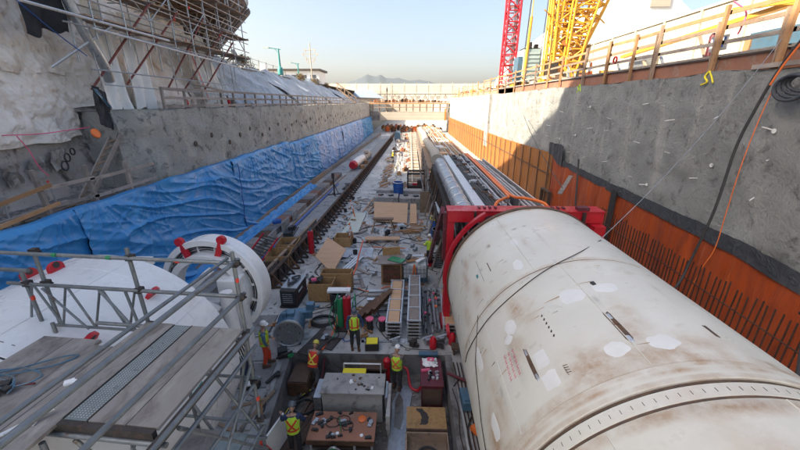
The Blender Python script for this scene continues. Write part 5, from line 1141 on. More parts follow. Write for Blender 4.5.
# cart and parts in front of the stacks
for i,(x,y) in enumerate(((-.5,11.4),(.2,11.35),(.75,11.5),(1.15,11.3),(1.3,11.6))):
    m = MB(); m.box((x,y,.14),(.25,.2,.22),i).tube((x-.2,y,.2),(x+.2,y+.1,.3),.04,7).box((x+.15,y-.1,.1),(.12,.1,.12),i*.5); one(m,'steel_fitting','dark_steel' if i%2 else 'galv','dark steel fitting on the slab edge in front of the frame stacks','fitting','steel fittings on the slab edge')
for i,(x,y,lb) in enumerate(((.95,11.25,'red valve piece on the slab edge under the grey prop bundle'),(1.7,11.5,'red extinguisher near the foot of the big cylinder'),(1.5,11.9,'red hose reel beside the right frame stack'))):
    m = MB(); m.lathe([(0,0),(.13,0),(.14,.05),(.13,.38),(.05,.5),(0,.5)],(x,y,0),12) if i!=2 else m.lathe([(.2,0),(.28,0),(.28,.14),(.2,.14)],(x,y,.3),16,Matrix.Rotation(R(80),3,'Y')); one(m,('red_valve','fire_extinguisher','hose_reel')[i],'red',lb,('valve','extinguisher','reel')[i],smooth=True)
t = T('work_light','square yellow work light box on the slab edge near the pit','work light',(-1.35,11.2,0))
m = MB(); m.box((-1.35,11.2,.16),(.5,.45,.28),.05); m.build('case','dark_steel',t); m = MB(); m.box((-1.35,11.2,.31),(.42,.36,.03),.05); m.build('lid','hiyel',t)
for i,(x,y) in enumerate(((-1.55,12.3),(-1.05,12.3))):
    cyl_thing('valve_post',('left black bollard-like valve post in front of the frame stacks','right black bollard-like valve post in front of the frame stacks')[i],'valve post',x,y,0,.13,.5,'black',[(.16,0),(.16,.06),(0,.06)],'pink')
m = MB(); m.bx(-1.8,-.3,11.5,11.6,0,.05).bx(-1.8,-1.7,11.5,13.4,0,.05); one(m,'floor_angle','galv','thin steel angle frame lying on the slab behind the yellow work light','angle frame')

# right strip between pit and cylinder
m = MB(); m.box((1.85,8.6,.2),(.42,.62,.32),.06).box((1.85,8.6,.38),(.3,.45,.04),.06); one(m,'blue_case','bluepaint','blue-grey tool case on the strip between the pit and the big cylinder','case')
m = MB(); m.path(smoothp([(1.35,9.9,.03),(1.9,9.5,.1),(2.3,9.1,.2)]),.06,7); one(m,'red_pipe','red_dark','red pipe leaning from the maroon bench to the big cylinder','pipe')
m = MB(); m.box((1.85,11.0,.28),(.5,.35,.07)).box((1.7,11,.12),(.06,.3,.24)).box((2.0,11,.12),(.06,.3,.24)); one(m,'small_stool','timber_dark','small brown stool beside the big cylinder at the pit corner','stool')
m = MB(); m.path(smoothp([(1.5,9.3,.04),(1.75,9.6,.04),(2.0,9.3,.05),(2.0,8.4,.05),(1.7,7.6,.05),(1.75,6.4,.05)]),.022,6); one(m,'power_cable','black','black cable along the strip beside the big cylinder','cable')
m = MB(); m.path(smoothp([(1.45,9.2,.04),(1.55,8.4,.04),(1.48,7.5,.04),(1.6,6.5,.04)]),.016,6); one(m,'brown_rope','rebar','brown rope lying beside the pit edge','rope')
m = MB(); m.box((1.95,7.6,.12),(.22,.3,.14),.6); one(m,'orange_tool','orangep','orange power tool on the strip beside the big cylinder','tool'); m = MB(); m.box((2.1,7.35,.1),(.3,.35,.12),.2).tube((2.0,7.2,.15),(2.3,7.5,.2),.05,7); one(m,'navy_tool','navy','dark blue tool next to the orange tool','tool')
for i in range(5):
    m = MB(); m.bar((1.75+.1*i,6.0,.06),(1.62+.12*i,10.4,.06),.035,.035); one(m,'steel_bar','rebar','thin rusty bar lying along the strip beside the big cylinder','bar','bars along the big cylinder')

# ---------------------------------------------------------------- in the pit
t = T('concrete_tank','pale dusty concrete box standing in the middle of the pit','concrete box',(-1.7,9.1,-.9))
m = MB(); m.bx(-2.68,-.78,8.68,9.46,-.9,.26); m.build('body','conc',t,bevel=.02)
m = MB(); m.bx(-2.72,-.72,8.62,9.5,.262,.32); m.build('top_slab','conc',t,bevel=.015)
m = MB(); m.bx(-2.95,-2.72,8.7,9.5,-.9,.05); m.build('side_plate','galv',t)
m = MB(); m.bx(-.70,-.635,8.7,9.4,-.5,.1); m.build('side_plate','galv',t)
m = MB(); m.bx(-.62,-.52,8.2,9.3,-.9,.12).box((-.57,8.1,-.1),(.12,.3,.5)); m.build('side_rail','conc',t)
r_ = random.Random(11)
for i in range(16):
    m = MB(); x,y = r_.uniform(-2.6,-.85), r_.uniform(8.7,9.4); s_ = r_.uniform(.03,.09); m.box((x,y,.33+s_*.2),(s_*1.6,s_,s_*.5),r_.random()*3); one(m,'small_part',r_.choice(('dark_steel','rust','bluepaint','timber','white')),'small loose part lying on top of the dusty concrete box','part','parts on the concrete box')
m = MB(); m.path([(-2.25,10.2,.1),(-2.25,10.2,-.1),(-2.25,10.2,.1),(-.95,10.2,.1),(-.95,10.2,-.9)],.03,6).path([(-2.25,10.2,.1),(-2.25,10.2,-.9)],.03,6); one(m,'tube_frame','white','white tube frame behind the dusty concrete box','frame')
m = MB(); m.box((-1.85,10.0,-.1),(.8,.25,.14)); one(m,'yellow_pump','hiyel','yellow machine partly hidden behind the dusty concrete box','machine')
m = MB(); m.box((-1.25,10.6,-.3),(1.0,.5,.08)).box((-1.25,10.3,-.6),(1.0,.45,.08)).box((-1.7,10.45,-.6),(.05,.7,.5)).box((-.8,10.45,-.6),(.05,.7,.5)); one(m,'wooden_steps','timber_dark','dark wooden steps down into the pit behind the dusty concrete box','steps')
m = MB(); m.lathe([(0,0),(.13,0),(.14,.2),(.07,.26),(0,.3)],(-.75,10.5,-.15),12).bx(-.85,-.65,10.4,10.6,-.9,-.15); one(m,'red_can','red','small red can at the back of the pit','can',smooth=True)
# rusty work table
t = T('work_table','rusty steel work table with tools in the pit, nearest the camera','table',(-1.85,7.9,-.92))
m = MB(); m.bx(-2.85,-.92,7.42,8.42,-.24,-.19); m.build('top','board',t,bevel=.01)
m = MB(); m.bx(-2.85,-.92,7.40,7.43,-.35,-.192); m.build('apron','rust',t)
for x in (-2.75,-2.05,-1.5,-1.0):
    for y in (7.5,8.35):
        m = MB(); m.bx(x-.03,x+.03,y-.03,y+.03,-.92,-.24); m.build('leg','alu',t)
m = MB(); m.bx(-2.8,-1.0,7.5,8.3,-.6,-.56); m.build('shelf','timber_dark',t)
for i in range(3):
    m = MB(); cx_,cy_ = (-2.2,-1.9,-1.75)[i],(8.0,8.1,7.9)[i]; m.path([(cx_+(.22-.03*i)*math.cos(a*.35),cy_+(.16)*math.sin(a*.35),-.17+.01*(a%3)) for a in range(20)],.012,5); one(m,'cable_loop','black','black cable loop on the rusty work table','cable','cables on the work table')
for i in range(22):
    m = MB(); x,y = r_.uniform(-2.75,-1.0), r_.uniform(7.5,8.35); s_ = r_.uniform(.05,.11); m.box((x,y,-.165),(s_*2.4,s_,.045),r_.random()*3).box((x+.03,y,-.15),(s_,s_*.8,.06),r_.random()*3); one(m,'hand_tool',('black','dark_steel','black','galv')[i%4],'dark hand tool among those strewn on the rusty work table','tool','tools on the work table')
m = MB(); m.lathe([(0,0),(.11,0),(.12,.03),(.04,.05),(0,.05)],(-1.35,8.15,-.19),16); one(m,'orange_disc','orangep','small orange disc on the rusty work table','disc',smooth=True)
m = MB(); m.lathe([(0,0),(.05,0),(.05,.02),(.0,.02)],(-2.0,7.65,-.19),12).lathe([(0,0),(.05,0),(.05,.02),(.0,.02)],(-1.3,7.6,-.19),12); one(m,'white_disc','signw','pair of round white discs on the rusty work table','discs')
m = MB(); m.tube((-1.9,7.7,-.19),(-1.92,7.7,.35),.012,6); one(m,'thin_rod','green','thin green rod standing up from the rusty work table','rod')
m = MB(); m.lathe([(0,0),(.11,0),(.12,.5),(.07,.62),(.03,.68),(0,.7)],(-2.05,7.15,-.8),12); one(m,'green_bottle','green','green gas bottle in front of the rusty work table','bottle',smooth=True)
m = MB(); m.path(smoothp([(-2.2,7.2,-.3),(-2.0,7.1,-.05),(-1.8,7.15,-.3),(-1.9,7.0,-.5)]),.025,6); one(m,'white_hose','alu','pale hose curling over the green gas bottle','hose')
# maroon bench
t = T('tool_bench','maroon steel chest with rags and fittings on its top right of the standing worker','tool chest',(.83,9.9,-.9))
m = MB(); m.bx(.47,1.16,9.3,10.55,-.9,.0); m.build('body','red_dark',t,bevel=.015)
m = MB(); m.bx(.44,1.19,9.27,10.58,.002,.05); m.build('lid','red_dark',t,bevel=.01)
m = MB(); m.bx(.5,1.12,9.285,9.30,-.75,-.1); m.build('front_panel','timber_dark',t)
m = MB(); m.grid(lambda u, v: (.52+.52*u+.05*nse(v*5,1),10.15+.42*v,.07+.13*math.sin(math.pi*u)*math.sin(math.pi*v)+.07*nse(u*6,v*6)),18,16); one(m,'rag','signw','crumpled white and pink rag on the back of the maroon chest','rag',smooth=True)
m = MB(); m.grid(lambda u, v: (.68+.25*u,10.28+.18*v,.21+.04*nse(u*6,v*6,3)),8,8); one(m,'pink_rag','pink','small pink rag lying over the white rag','rag',smooth=True)
m = MB(); m.box((.62,9.98,.075),(.3,.09,.05),.2); one(m,'pink_box','pink','small pink box in the middle of the maroon chest','box')
for i in range(12):
    m = MB(); m.box((.85+.16*rnd.uniform(-1,1),9.72+.18*rnd.uniform(-1,1),.08),(.1,.07,.06),rnd.random()*3); one(m,'pipe_fitting','alu' if i%3 else 'black','metal fitting in the heap on the front of the maroon chest','fitting','fittings on the maroon chest')
m = MB(); m.box((.75,10.85,.05),(.7,.22,.08)); one(m,'blue_tray','bluepaint','blue-grey tray on the slab edge behind the maroon chest','tray')
# plywood covers
t = T('plywood_cover','stained plywood cover raised on timbers in front of the maroon chest','cover',(.55,8.5,-.9))
m = MB(); m.bx(-.02,1.2,8.12,8.92,-.5,-.46); m.build('top','osb',t)
m = MB(); m.bx(-.02,1.2,8.08,8.115,-.7,-.46).bx(0,.06,8.12,8.9,-.9,-.5).bx(1.12,1.18,8.12,8.9,-.9,-.5); m.build('skirt','timber_dark',t)
m = MB(); m.grid(lambda u, v: (.35+.22*u+.1*math.sin(v*4)+.05*nse(v*5),8.25+.6*v,-.456),6,14); m.build('oil_stain','dark_steel',t)
crate(.58,7.3,-.9,1.25,1.5,.38,0,'shallow open wooden tray holding black hose at the bottom of the photo','timber',False,'wooden_tray')
m = MB()
for k in range(2): m.path([(.6+(.32-.05*k)*math.cos(a*.3),7.5+(.3-.05*k)*math.sin(a*.3),-.8+.04*k) for a in range(20)],.028,6)
one(m,'hose_coil','black','black hose coiled in the shallow wooden tray','hose')
# red hose in pit, steel plate, puddle sheet
m = MB(); m.path(smoothp([(-.15,10.6,-.35),(.0,10.45,-.4),(.1,10.1,-.75),(.35,9.95,-.8),(.45,9.9,-.6)]),.045,8); one(m,'red_hose','red','bright red hose between the standing worker and the maroon chest','hose',smooth=True)
m = MB(); m.prism([(-.55,7.0),(-.05,7.0),(-.02,8.6),(.2,10.2),(-.25,10.3),(-.6,9.2)],-.89,-.87); one(m,'steel_sheet','galv','worn pale steel sheet on the pit floor under the standing worker','steel sheet')
m = MB(); m.prism([(-.42,8.5),(-.22,8.4),(-.12,8.9),(-.15,9.6),(-.3,9.9),(-.42,9.5)],-.868,-.864); one(m,'mud_patch','pit','brown mud patch on the pale steel sheet','mud')
# left side of pit
t = T('pit_bin','grey sloping steel skip with brown timber inside at the back left of the pit','skip',(-3.95,10.2,-.9))
m = MB(); m.bx(-4.15,-3.45,9.7,10.75,-.9,-.35); m.build('box','rust',t)
m = MB(); m.bx(-4.12,-3.48,9.72,10.7,-.35,-.3); m.build('lid','timber_dark',t)
for i in range(5):
    m = MB(); m.bar((-3.3+.18*i,9.6,-.82),(-3.75+.1*i,7.2,-.82),.12,.06); one(m,'timber_board','timber_dark','dark wet timber board on the left of the pit floor','board','boards on the pit floor')
for i,(mm,r0) in enumerate((('black',.025),('hiyel',.018),('black',.03),('alu',.018),('black',.02))):
    m = MB(); dx = .12*i; m.path(smoothp([(-3.3-dx,9.9,-.8),(-3.9+dx*.3,9.2,-.75),(-4.0,8.3,-.78),(-3.9-.1*i,7.4,-.8),(-4.0,6.6,-.8)]),r0,6); one(m,'hose',mm,('thick black hose along the left pit wall','yellow hose along the left pit wall','second black hose nearer the left pit wall','pale hose along the left pit wall','thin black cable along the left pit wall')[i],'hose')
m = MB()
for k in range(3): m.path([(-3.4+.35*math.cos(a*.4+k),9.1+.3*math.sin(a*.4+k),-.78+.03*k) for a in range(17)],.022,6)
one(m,'cable_tangle','black','tangle of black cable on the pit floor behind the man with the grey helmet','cable')
# left slab strip between shield and pit
m = MB(); m.lathe([(0,0),(.15,0),(.17,.12),(.14,.26),(0,.3)],(-4.95,9.15,.0),14).box((-5.15,9.1,.12),(.25,.3,.2),.5); one(m,'black_bag','black','black bag with white patch left of the pit','bag',smooth=True); 
m = MB(); m.box((-5.1,9.0,.26),(.14,.2,.05),.4); one(m,'white_cloth','signw','white cloth on the black bag left of the pit','cloth')
m = MB(); m.bar((-4.65,9.25,.05),(-4.4,9.75,.1),.09,.07).bar((-4.5,9.55,.1),(-4.3,9.6,.12),.1,.06); one(m,'grinder','black','black angle tool on the slab at the pit edge','tool')
m = MB(); m.box((-4.55,10.6,.2),(.35,.3,.3),.4).path(smoothp([(-4.7,10.4,.1),(-4.4,10.3,.35),(-4.2,10.5,.3),(-4.3,10.8,.1)]),.04,6); one(m,'black_machine','black','small black machine in front of the large steel drum','machine'); m = MB(); m.box((-4.25,10.55,.12),(.2,.12,.1),.6); one(m,'green_tool','green','small green tool beside the black machine','tool')
for i,(a,b) in enumerate((((-5.3,8.2),(-4.3,8.6)),((-5.5,7.7),(-4.4,7.2)),((-4.7,7.5),(-4.25,8.9)),((-5.1,6.9),(-4.3,6.5)))):
    m = MB(); m.bar((*a,.06),(*b,.10),.1,.05); one(m,'timber_offcut','timber','loose timber length on the slab left of the pit','offcut','timber lengths left of the pit')
for i in range(3):
    m = MB(); m.path(smoothp([(-5.4+.2*i,8.9,.04),(-4.9,8.5+.2*i,.05),(-4.6,8.9-.3*i,.04),(-4.3,8.1,.04),(-4.9,7.4+.1*i,.04),(-4.4,6.8,.04)]),.018,5); one(m,'black_cable','black','black cable snaking over the slab left of the pit','cable','cables left of the pit')
m = MB(); m.bar((-4.28,8.0,0),(-4.28,8.0,.75),.05,.05).bar((-4.5,8.2,.65),(-4.2,7.9,.7),.04,.07); one(m,'orange_stake','timber_warm','orange-brown wooden stake standing at the left pit edge','stake')
m = MB(); m.tube((-3.7,7.4,-.9),(-3.9,7.0,.2),.05,8); one(m,'red_topped_post','hired','red post at the left pit edge near the scaffold','post')
m = MB(); pts=[(-3.72,7.25,-.5),(-3.2,7.25,-.5),(-3.2,7.3,.05),(-3.72,7.3,.05)]; m.box((-3.75,7.55,-.35),(.05,.9,1.05),-.25); one(m,'white_plate','white','white panel standing beside the man with the grey helmet','panel')
t = T('floor_slabs','worn concrete slabs between the shield and the pit','slabs',(-5,9.5,0))
for i,(x0,x1,y0,y1) in enumerate(((-5.9,-4.75,10.3,11.6),(-5.8,-4.6,9.0,10.25),(-5.7,-4.45,7.4,8.95),(-6.6,-5.6,11.7,13.2),(-5.5,-4.9,11.65,13.0))):
    m = MB(); m.prism([(x0,y0),(x1,y0+.1),(x1-.05,y1),(x0+.05,y1-.08)],.0,.035+.012*i); m.build('slab','conc_dark' if i%2 else 'conc',t,bevel=.01)

# ---------------------------------------------------------------- people
def skinned(chains, sub=1):
    """chains: list of [(point, radius), ...]; grown with a Skin modifier, returned as a mesh builder"""
    out = MB()
    for tree in chains:
        vs, es, rs = [], [], []
        for ch in tree:
            prev = None
            for pt, r in ch:
                key = next((i for i, v in enumerate(vs) if (v-Vector(pt)).length < 1e-5), None)
                if key is None: vs.append(Vector(pt)); rs.append(r); key = len(vs)-1
                if prev is not None and prev != key: es.append((prev, key))
                prev = key
        me = bpy.data.meshes.new('tmp'); me.from_pydata([tuple(v) for v in vs], es, []); ob = bpy.data.objects.new('tmp', me); COL.objects.link(ob)
        ob.modifiers.new('s', 'SKIN'); sm = ob.modifiers.new('b', 'SUBSURF'); sm.levels = sub; sm.render_levels = sub
        if not me.skin_vertices: 
            bpy.context.view_layer.update()
        for i, r in enumerate(rs):
            d = me.skin_vertices[0].data[i]; d.radius = (r, r) if not isinstance(r, tuple) else r; d.use_root = (i == 0)
        dg = bpy.context.evaluated_depsgraph_get(); dg.update(); ev = ob.evaluated_get(dg); em = ev.to_mesh()
        out.add([v.co.copy() for v in em.vertices], [tuple(p.vertices) for p in em.polygons]); ev.to_mesh_clear()
        bpy.data.objects.remove(ob); bpy.data.meshes.remove(me)
    return out
def person(loc, face, label, vest='hivis', tape='tape', hat='hat', legs='darkcloth', sleeve='navy', lean=0, head_down=.2, armL=None, armR=None, stance=.12, stride=.05, crouch=0, cross=True):
    rz = face; t = T('person', label, 'person', loc, rz); V = Vector
    hipz = .93-crouch*.28; sl, cl = math.sin(lean), math.cos(lean)
    def up(d, x=0, f=0): return V((x, d*sl+f*cl, hipz+d*cl-f*sl))     # along the leaning spine
    pel = V((0,0,hipz)); ch = up(.34); nk = up(.52); hd0 = up(.60, 0, .01); hn = lean*.6+head_down
    hc = hd0 + V((0, math.sin(hn)*.10+.01, math.cos(hn)*.10))
    shL, shR = up(.46,-.19), up(.46,.19)
    armL = armL or ((-.27,.02,-.27),(-.24,.16,-.48)); armR = armR or ((.27,.02,-.27),(.24,.16,-.48))
    nk0 = up(.46)
    def arm(a): return nk0+V(a[0]), nk0+V(a[1])
    eL, hL = arm(armL); eR, hR = arm(armR)
    kf = .04+crouch*.32
    legsP = []
    for s, st_ in ((-1, stride), (1, -stride)):
        hp = pel+V((s*.09,0,-.02)); an = V((s*(stance+.0), st_-crouch*.10, .09)); kn = (hp+an)/2+V((s*.01,kf,.02)); legsP.append((hp,kn,an))
    # body: one continuous skin-coloured figure with separate fingers
    tree = [[(pel,.12),(up(.17),.115),(ch,.13),(nk0,.10),(nk,.055),(hd0,.052)]]
    for sh_, e, h in ((shL,eL,hL),(shR,eR,hR)): tree.append([(nk0,.10),(sh_,.06),(e,.042),(h,.027)])
    for hp,kn,an in legsP: tree.append([(pel,.12),(hp,.095),(kn,.06),(an,.042)])
    chains = [tree]
    for e, h in ((eL,hL),(eR,hR)):
        d = (h-e).normalized(); sd = d.cross(V((0,0,1)));
        if sd.length < .1: sd = V((1,0,0))
        sd.normalize(); nn = sd.cross(d); pm = h+d*.05
        chains.append([[(h-d*.01,.026),(h+d*.035,.034),(h+d*.075,.030)]])
        for q in range(4):
            o_ = sd*(-.030+.020*q); l = (.062,.072,.068,.052)[q]; b0 = h+d*.078+o_
            chains.append([[(b0-d*.02,.0095),(b0+d*l*.45-nn*.006,.0088),(b0+d*l*.75-nn*.026,.0082),(b0+d*l*.8-nn*.046,.0075)]])
        chains.append([[(h+d*.03+sd*.025,.011),(h+d*.055+sd*.052-nn*.01,.010),(h+d*.082+sd*.058-nn*.022,.009)]])
    body = skinned(chains)
    # head: skull with brow, nose, jaw and ears
    hr = Matrix.Rotation(-hn, 3, 'X')
    def hp_(x, y, z): return hc + hr @ V((x,y,z))
    k = len(body.v); n1, n2 = 20, 14
    for i in range(n2+1):
        th_ = math.pi*i/n2
        for j in range(n1):
            ph = 2*math.pi*j/n1; x = .075*math.sin(th_)*math.cos(ph); y = .095*math.sin(th_)*math.sin(ph); z = .118*math.cos(th_)
            if z < 0: x *= 1+z*2.2; y = y*(1+z*1.2)+(.012 if y > 0 else .03*z)
            if y > .06 and abs(x) < .02 and -.045 < z < .02: y += .022*(1-abs(x)/.02)
            if y > .05 and .012 < abs(x) < .05 and 0 < z < .035: y -= .010
            body.v.append(hp_(x, y, z))
    for i in range(n2):
        for j in range(n1): body.f.append((k+i*n1+j, k+i*n1+(j+1)%n1, k+(i+1)*n1+(j+1)%n1, k+(i+1)*n1+j))
    for s in (-1, 1): body.box(hp_(s*.078,-.005,0), (.012,.03,.055), rot=hr)
    body.box(hp_(0,.098,-.055), (.045,.012,.012), rot=hr)
    bo = body.build('body','skin',t,smooth=True,world=False)
    m = MB()
    for s in (-1, 1): m.box(hp_(s*.03,.086,.018), (.02,.012,.010), rot=hr)
    m.build('eyes','black',t,world=False)
    m = MB(); m.lathe([(.082,.015),(.088,.04),(.086,.075),(.05,.09)], tuple(hc), 18, hr, 175, 365); m.build('hair','timber_dark',t,world=False,smooth=True)
    m = MB(); m.lathe([(.104,.045),(.108,.06),(.104,.10),(.088,.145),(.055,.172),(.0,.182)], tuple(hc), 24, hr)
    for q in range(13):
        a = R(30+q*10); 
    bk = [(.103*math.cos(R(20+q*14)), .108*math.sin(R(20+q*14))) for q in range(11)]; bo_ = [(.135*math.cos(R(20+q*14)), .165*math.sin(R(20+q*14))) for q in range(11)]
    m.prism(bk+bo_[::-1], .045, .055, lambda v: hc+hr@v)
    m.bar(hp_(0,-.09,.15), hp_(0,.09,.15), .02, .03).bar(hp_(0,-.04,.178), hp_(0,.05,.178), .02, .02); m.build('hard_hat', hat, t, smooth=True, world=False)
    # shirt with sleeves, trousers, boots, vest
    sl_ = [[(up(.02),.14),(up(.17),.135),(ch,.15),(nk0,.125),(up(.50),.075)]]
    for sh_, e, h in ((shL,eL,hL),(shR,eR,hR)): sl_.append([(nk0,.125),(sh_,.078),(e,.058),(e.lerp(h,.82),.046)])
    skinned([sl_]).build('shirt', sleeve, t, smooth=True, world=False)
    tr = [[(up(.06),.135),(pel,.138)]]
    for hp,kn,an in legsP: tr.append([(pel,.138),(hp,.112),(kn,.083),(an.lerp(kn,.08),.072)])
    skinned([tr]).build('trousers', legs, t, smooth=True, world=False)
    m = MB()
    for hp,kn,an in legsP: m.box(an+V((0,.055,-.045)), (.10,.29,.09), taper=.85).box(an+V((0,-.02,.04)), (.10,.13,.14), taper=.9)
    m.build('boots','rust',t,bevel=.015,world=False)
    vm = MB(); n = 26; secs = []
    for i, (d, a, b) in enumerate(((-.04,.185,.155),(.10,.178,.15),(.24,.192,.158),(.36,.205,.16),(.44,.195,.142),(.50,.125,.105))):
        for j in range(n):
            q = 2*math.pi*j/n; vm.v.append(up(d, a*math.cos(q)*(1+.02*math.sin(q*5+i)), b*math.sin(q)))
    for i in range(5):
        for j in range(n): vm.f.append((i*n+j, i*n+(j+1)%n, (i+1)*n+(j+1)%n, (i+1)*n+j))
    vo = vm.build('vest', vest, t, smooth=True, world=False)
    bv = BVHTree.FromPolygons([tuple(v) for v in vm.v], vm.f)
    def strip_(pts, side, mm, wd=.05):
        tm = MB()
        for (x0,d0),(x1,d1) in zip(pts, pts[1:]):
            P_ = []
            for q in range(11):
                x, d = x0+(x1-x0)*q/10, d0+(d1-d0)*q/10; o_ = up(d, x, side*.6); dr = (up(d,x,0)-o_).normalized(); hit = bv.ray_cast(o_, dr)
                if hit[0] is not None: P_.append(hit[0]-dr*.006)
            if len(P_) > 2:
                dd = (P_[-1]-P_[0]).normalized(); wv = dd.cross((up(0,0,side)-up(0,0,0)).normalized())*wd/2; kk = len(tm.v); off = (up(0,0,side)-up(0,0,0))*.004
                for p_ in P_: tm.v += [p_-wv, p_+wv, p_+wv+off, p_-wv+off]
                for q in range(len(P_)-1):
                    for e_ in range(4): tm.f.append((kk+q*4+e_, kk+q*4+(e_+1)%4, kk+q*4+4+(e_+1)%4, kk+q*4+4+e_))
        if tm.v: tm.build('reflective_tape', mm, vo, world=False)
    if cross: strip_([(-.13,.42),(.13,.06)], -1, tape); strip_([(.13,.42),(-.13,.06)], -1, tape)
    else: strip_([(-.09,.45),(-.09,.0)], -1, tape); strip_([(.09,.45),(.09,.0)], -1, tape)
    strip_([(-.10,.45),(-.10,.0)], 1, tape); strip_([(.10,.45),(.10,.0)], 1, tape)
    for sd_ in (-1, 1): strip_([(-.17,.08),(.17,.08)], sd_, tape)
    return t
person((-4.93,10.12,0.04), R(-70), 'worker in white hard hat, lime vest and orange-red trousers beside the steel drum', legs='orcloth', sleeve='bluepaint', cross=False, stride=.08, armL=((-.25,.06,-.27),(-.10,.26,-.36)), armR=((.26,.02,-.27),(.22,.12,-.5)), head_down=.15)
person((-1.98,11.15,0.0), R(195), 'standing worker in lime vest and black trousers facing the pit behind the yellow light', vest='hivis', tape='hired', hat='hatd', sleeve='navy', armL=((-.30,.0,-.25),(-.30,.14,-.48)), head_down=.4)
person((-.38,10.12,-.88), R(-15), 'worker in white hard hat and lime vest standing in the pit by the maroon chest', tape='tape', legs='darkcloth', sleeve='greycloth', armL=((-.25,.10,-.25),(-.17,.36,-.12)), armR=((.25,.10,-.27),(.12,.33,-.24)), head_down=.5)
person((-3.38,10.25,-.9), R(-12), 'worker in red vest with yellow cross bending at the back left of the pit', vest='hired', tape='tapey', hat='haty', legs='greycloth', sleeve='greycloth', lean=.42, crouch=.25, head_down=.5, armL=((-.24,.20,-.25),(-.16,.42,-.42)), armR=((.24,.20,-.25),(.14,.42,-.42)))
person((-3.22,7.55,-.9), R(8), 'worker in grey hard hat seen from behind beside the rusty work table', tape='hired', hat='hatd', legs='darkcloth', sleeve='navy', armL=((-.31,.10,-.22),(-.38,.30,-.20)), armR=((.29,.08,-.26),(.28,.30,-.38)), head_down=.45, lean=.08)
person((1.2,18.7,0), R(30), 'small worker in yellow jacket and white hard hat behind the caged tank', vest='hivis', sleeve='hivis', legs='darkcloth', tape='hivis', armR=((.26,.1,-.22),(.20,.34,-.2)), armL=((-.26,.1,-.22),(-.2,.34,-.2)))
person((-2.55,55.4,0), R(160), 'distant worker in lime vest on the far floor beside the steel kerb form', legs='darkcloth')
person((-1.3,62,0), R(100), 'distant worker farther on, in a red vest near the sunlit frames', vest='hired', tape='tapey', legs='navy')

# ---------------------------------------------------------------- right edge of the trench: guardrail, hoses, things behind
t = T('timber_guardrail', 'tall brown timber guardrail on the right wall top with red-brown kick boards', 'guardrail', (12.0,20,9.8))
PY = [7.5,10.6,12.9,15.6,19.3,21.2,23.8,26.8,30.8,33.6,37,40.5,44,48,52,57,62,67,73,79,86,93,100]
for i, y in enumerate(PY):
    z1 = 12.2 if y > 14 else 11.95; h = z1+.12*nse(y*2); m = MB(); l = .10*nse(y*7)
    m.bar((11.86,y,9.55),(11.92,y+l-.02,h),.15,.12); m.build('post','timber_warm' if i%3 != 1 else 'timber',t)
    if i in (2,3,4,6): m = MB(); m.bar((11.95,y+.2,9.6),(11.97,y+.28,h-.3-.2*(i%2)),.12,.1); m.build('post','timber',t)
for i in range(len(PY)-1):
    a, b = PY[i], PY[i+1]
    for k, dz in enumerate((.62,1.12,1.62,2.12)):
        za, zb = 9.85+dz+.05*nse(a*3,k), 9.85+dz+.05*nse(b*3,k)
        m = MB(); m.bar((12.0,a-.15,za),(12.0,b+.15,zb),.05,.14); m.build('rail',('timber_grey','timber_grey','timber','timber_warm')[k],t) if i < 16 else None
    if i < 14: m = MB(); m.bar((12.06,a,10.12+.03*nse(a)),(12.06,b-.03,10.12+.03*nse(b)),.03,.62); m.build('kick_board','board',t)
    if i < 14: m = MB(); m.bar((12.0,a,10.47),(12.0,b+.1,10.47),.14,.06); m.build('cap_board','timber_grey',t)
m = MB()
for k in range(3): m.bar((12.0,57,9.85+.62+.6*k),(12.0,110,9.85+.62+.6*k),.06,.14)
m.bar((12.06,44,10.1),(12.06,110,10.1),.03,.5); m.build('rail','timber',t)
m = MB(); m.bar((11.75,13.6,9.92),(11.75,11.6,9.95),.14,.14); one(m,'timber_block','timber_grey','short timber lying on the wall top by the nearest guardrail posts','timber')
# things behind the guardrail
m = MB(); m.bx(13.8,15.4,12.6,16.4,10.55,11.35).bx(13.75,15.45,12.5,16.5,11.35,11.42); one(m,'blue_container','bluepaint','blue box with timber end behind the right guardrail','container')
m = MB(); m.bx(13.75,15.4,16.42,16.7,10.5,11.3); one(m,'timber_end_board','timber_warm','orange-brown timber board at the end of the blue box','board')
t = T('site_sign','small white sign with blue markings wired to the right guardrail','sign',(12.3,16.0,10.7))
m = MB(); m.box((12.25,16.05,11.0),(.03,.85,.55)); m.build('board','signw',t)
m = MB()
for r0, n0 in ((.14,4),(-.08,3)):
    for k in range(n0): m.box((12.225,16.05-.28+.18*k+(.1 if r0 < 0 else 0),11.0+r0),(.01,.11,.12)); 
m.build('blue_marks','bluebr',t)
for x,y,lb in ((12.6,16.9,'dark red post behind the second large guardrail post'),):
    m = MB(); m.lathe([(0,0),(.13,0),(.13,1.5),(.06,1.6),(0,1.62)],(x,y,9.9),10); one(m,'red_post','red_dark',lb,'post',smooth=True)
m = MB(); m.bx(12.5,14.5,15.9,16.0,9.8,10.9) if False else m.bx(13.2,13.5,22.2,23.9,9.9,11.3); one(m,'metal_screen','galv','grey metal panel standing behind the right guardrail','panel')
t = T('traffic_cone','orange and white cone behind the right guardrail','cone',(12.5,27.6,10.2)); m = MB(); m.lathe([(.25,0),(.25,.04),(.18,.05),(.05,.85),(0,.86)],(12.4,27.0,10.5),14); m.build('cone','orangep',t,smooth=True); m = MB(); m.lathe([(.148,.3),(.11,.52)],(12.4,27.0,10.5),14); m.build('band','signw',t)
m = MB(); m.lathe([(.14,0),(.2,0),(.2,.08),(.14,.08)],(11.8,22.9,11.1),18,Matrix.Rotation(R(90),3,'Y')); one(m,'red_ring','red','red ring hung on the right guardrail near the grey panel','ring')
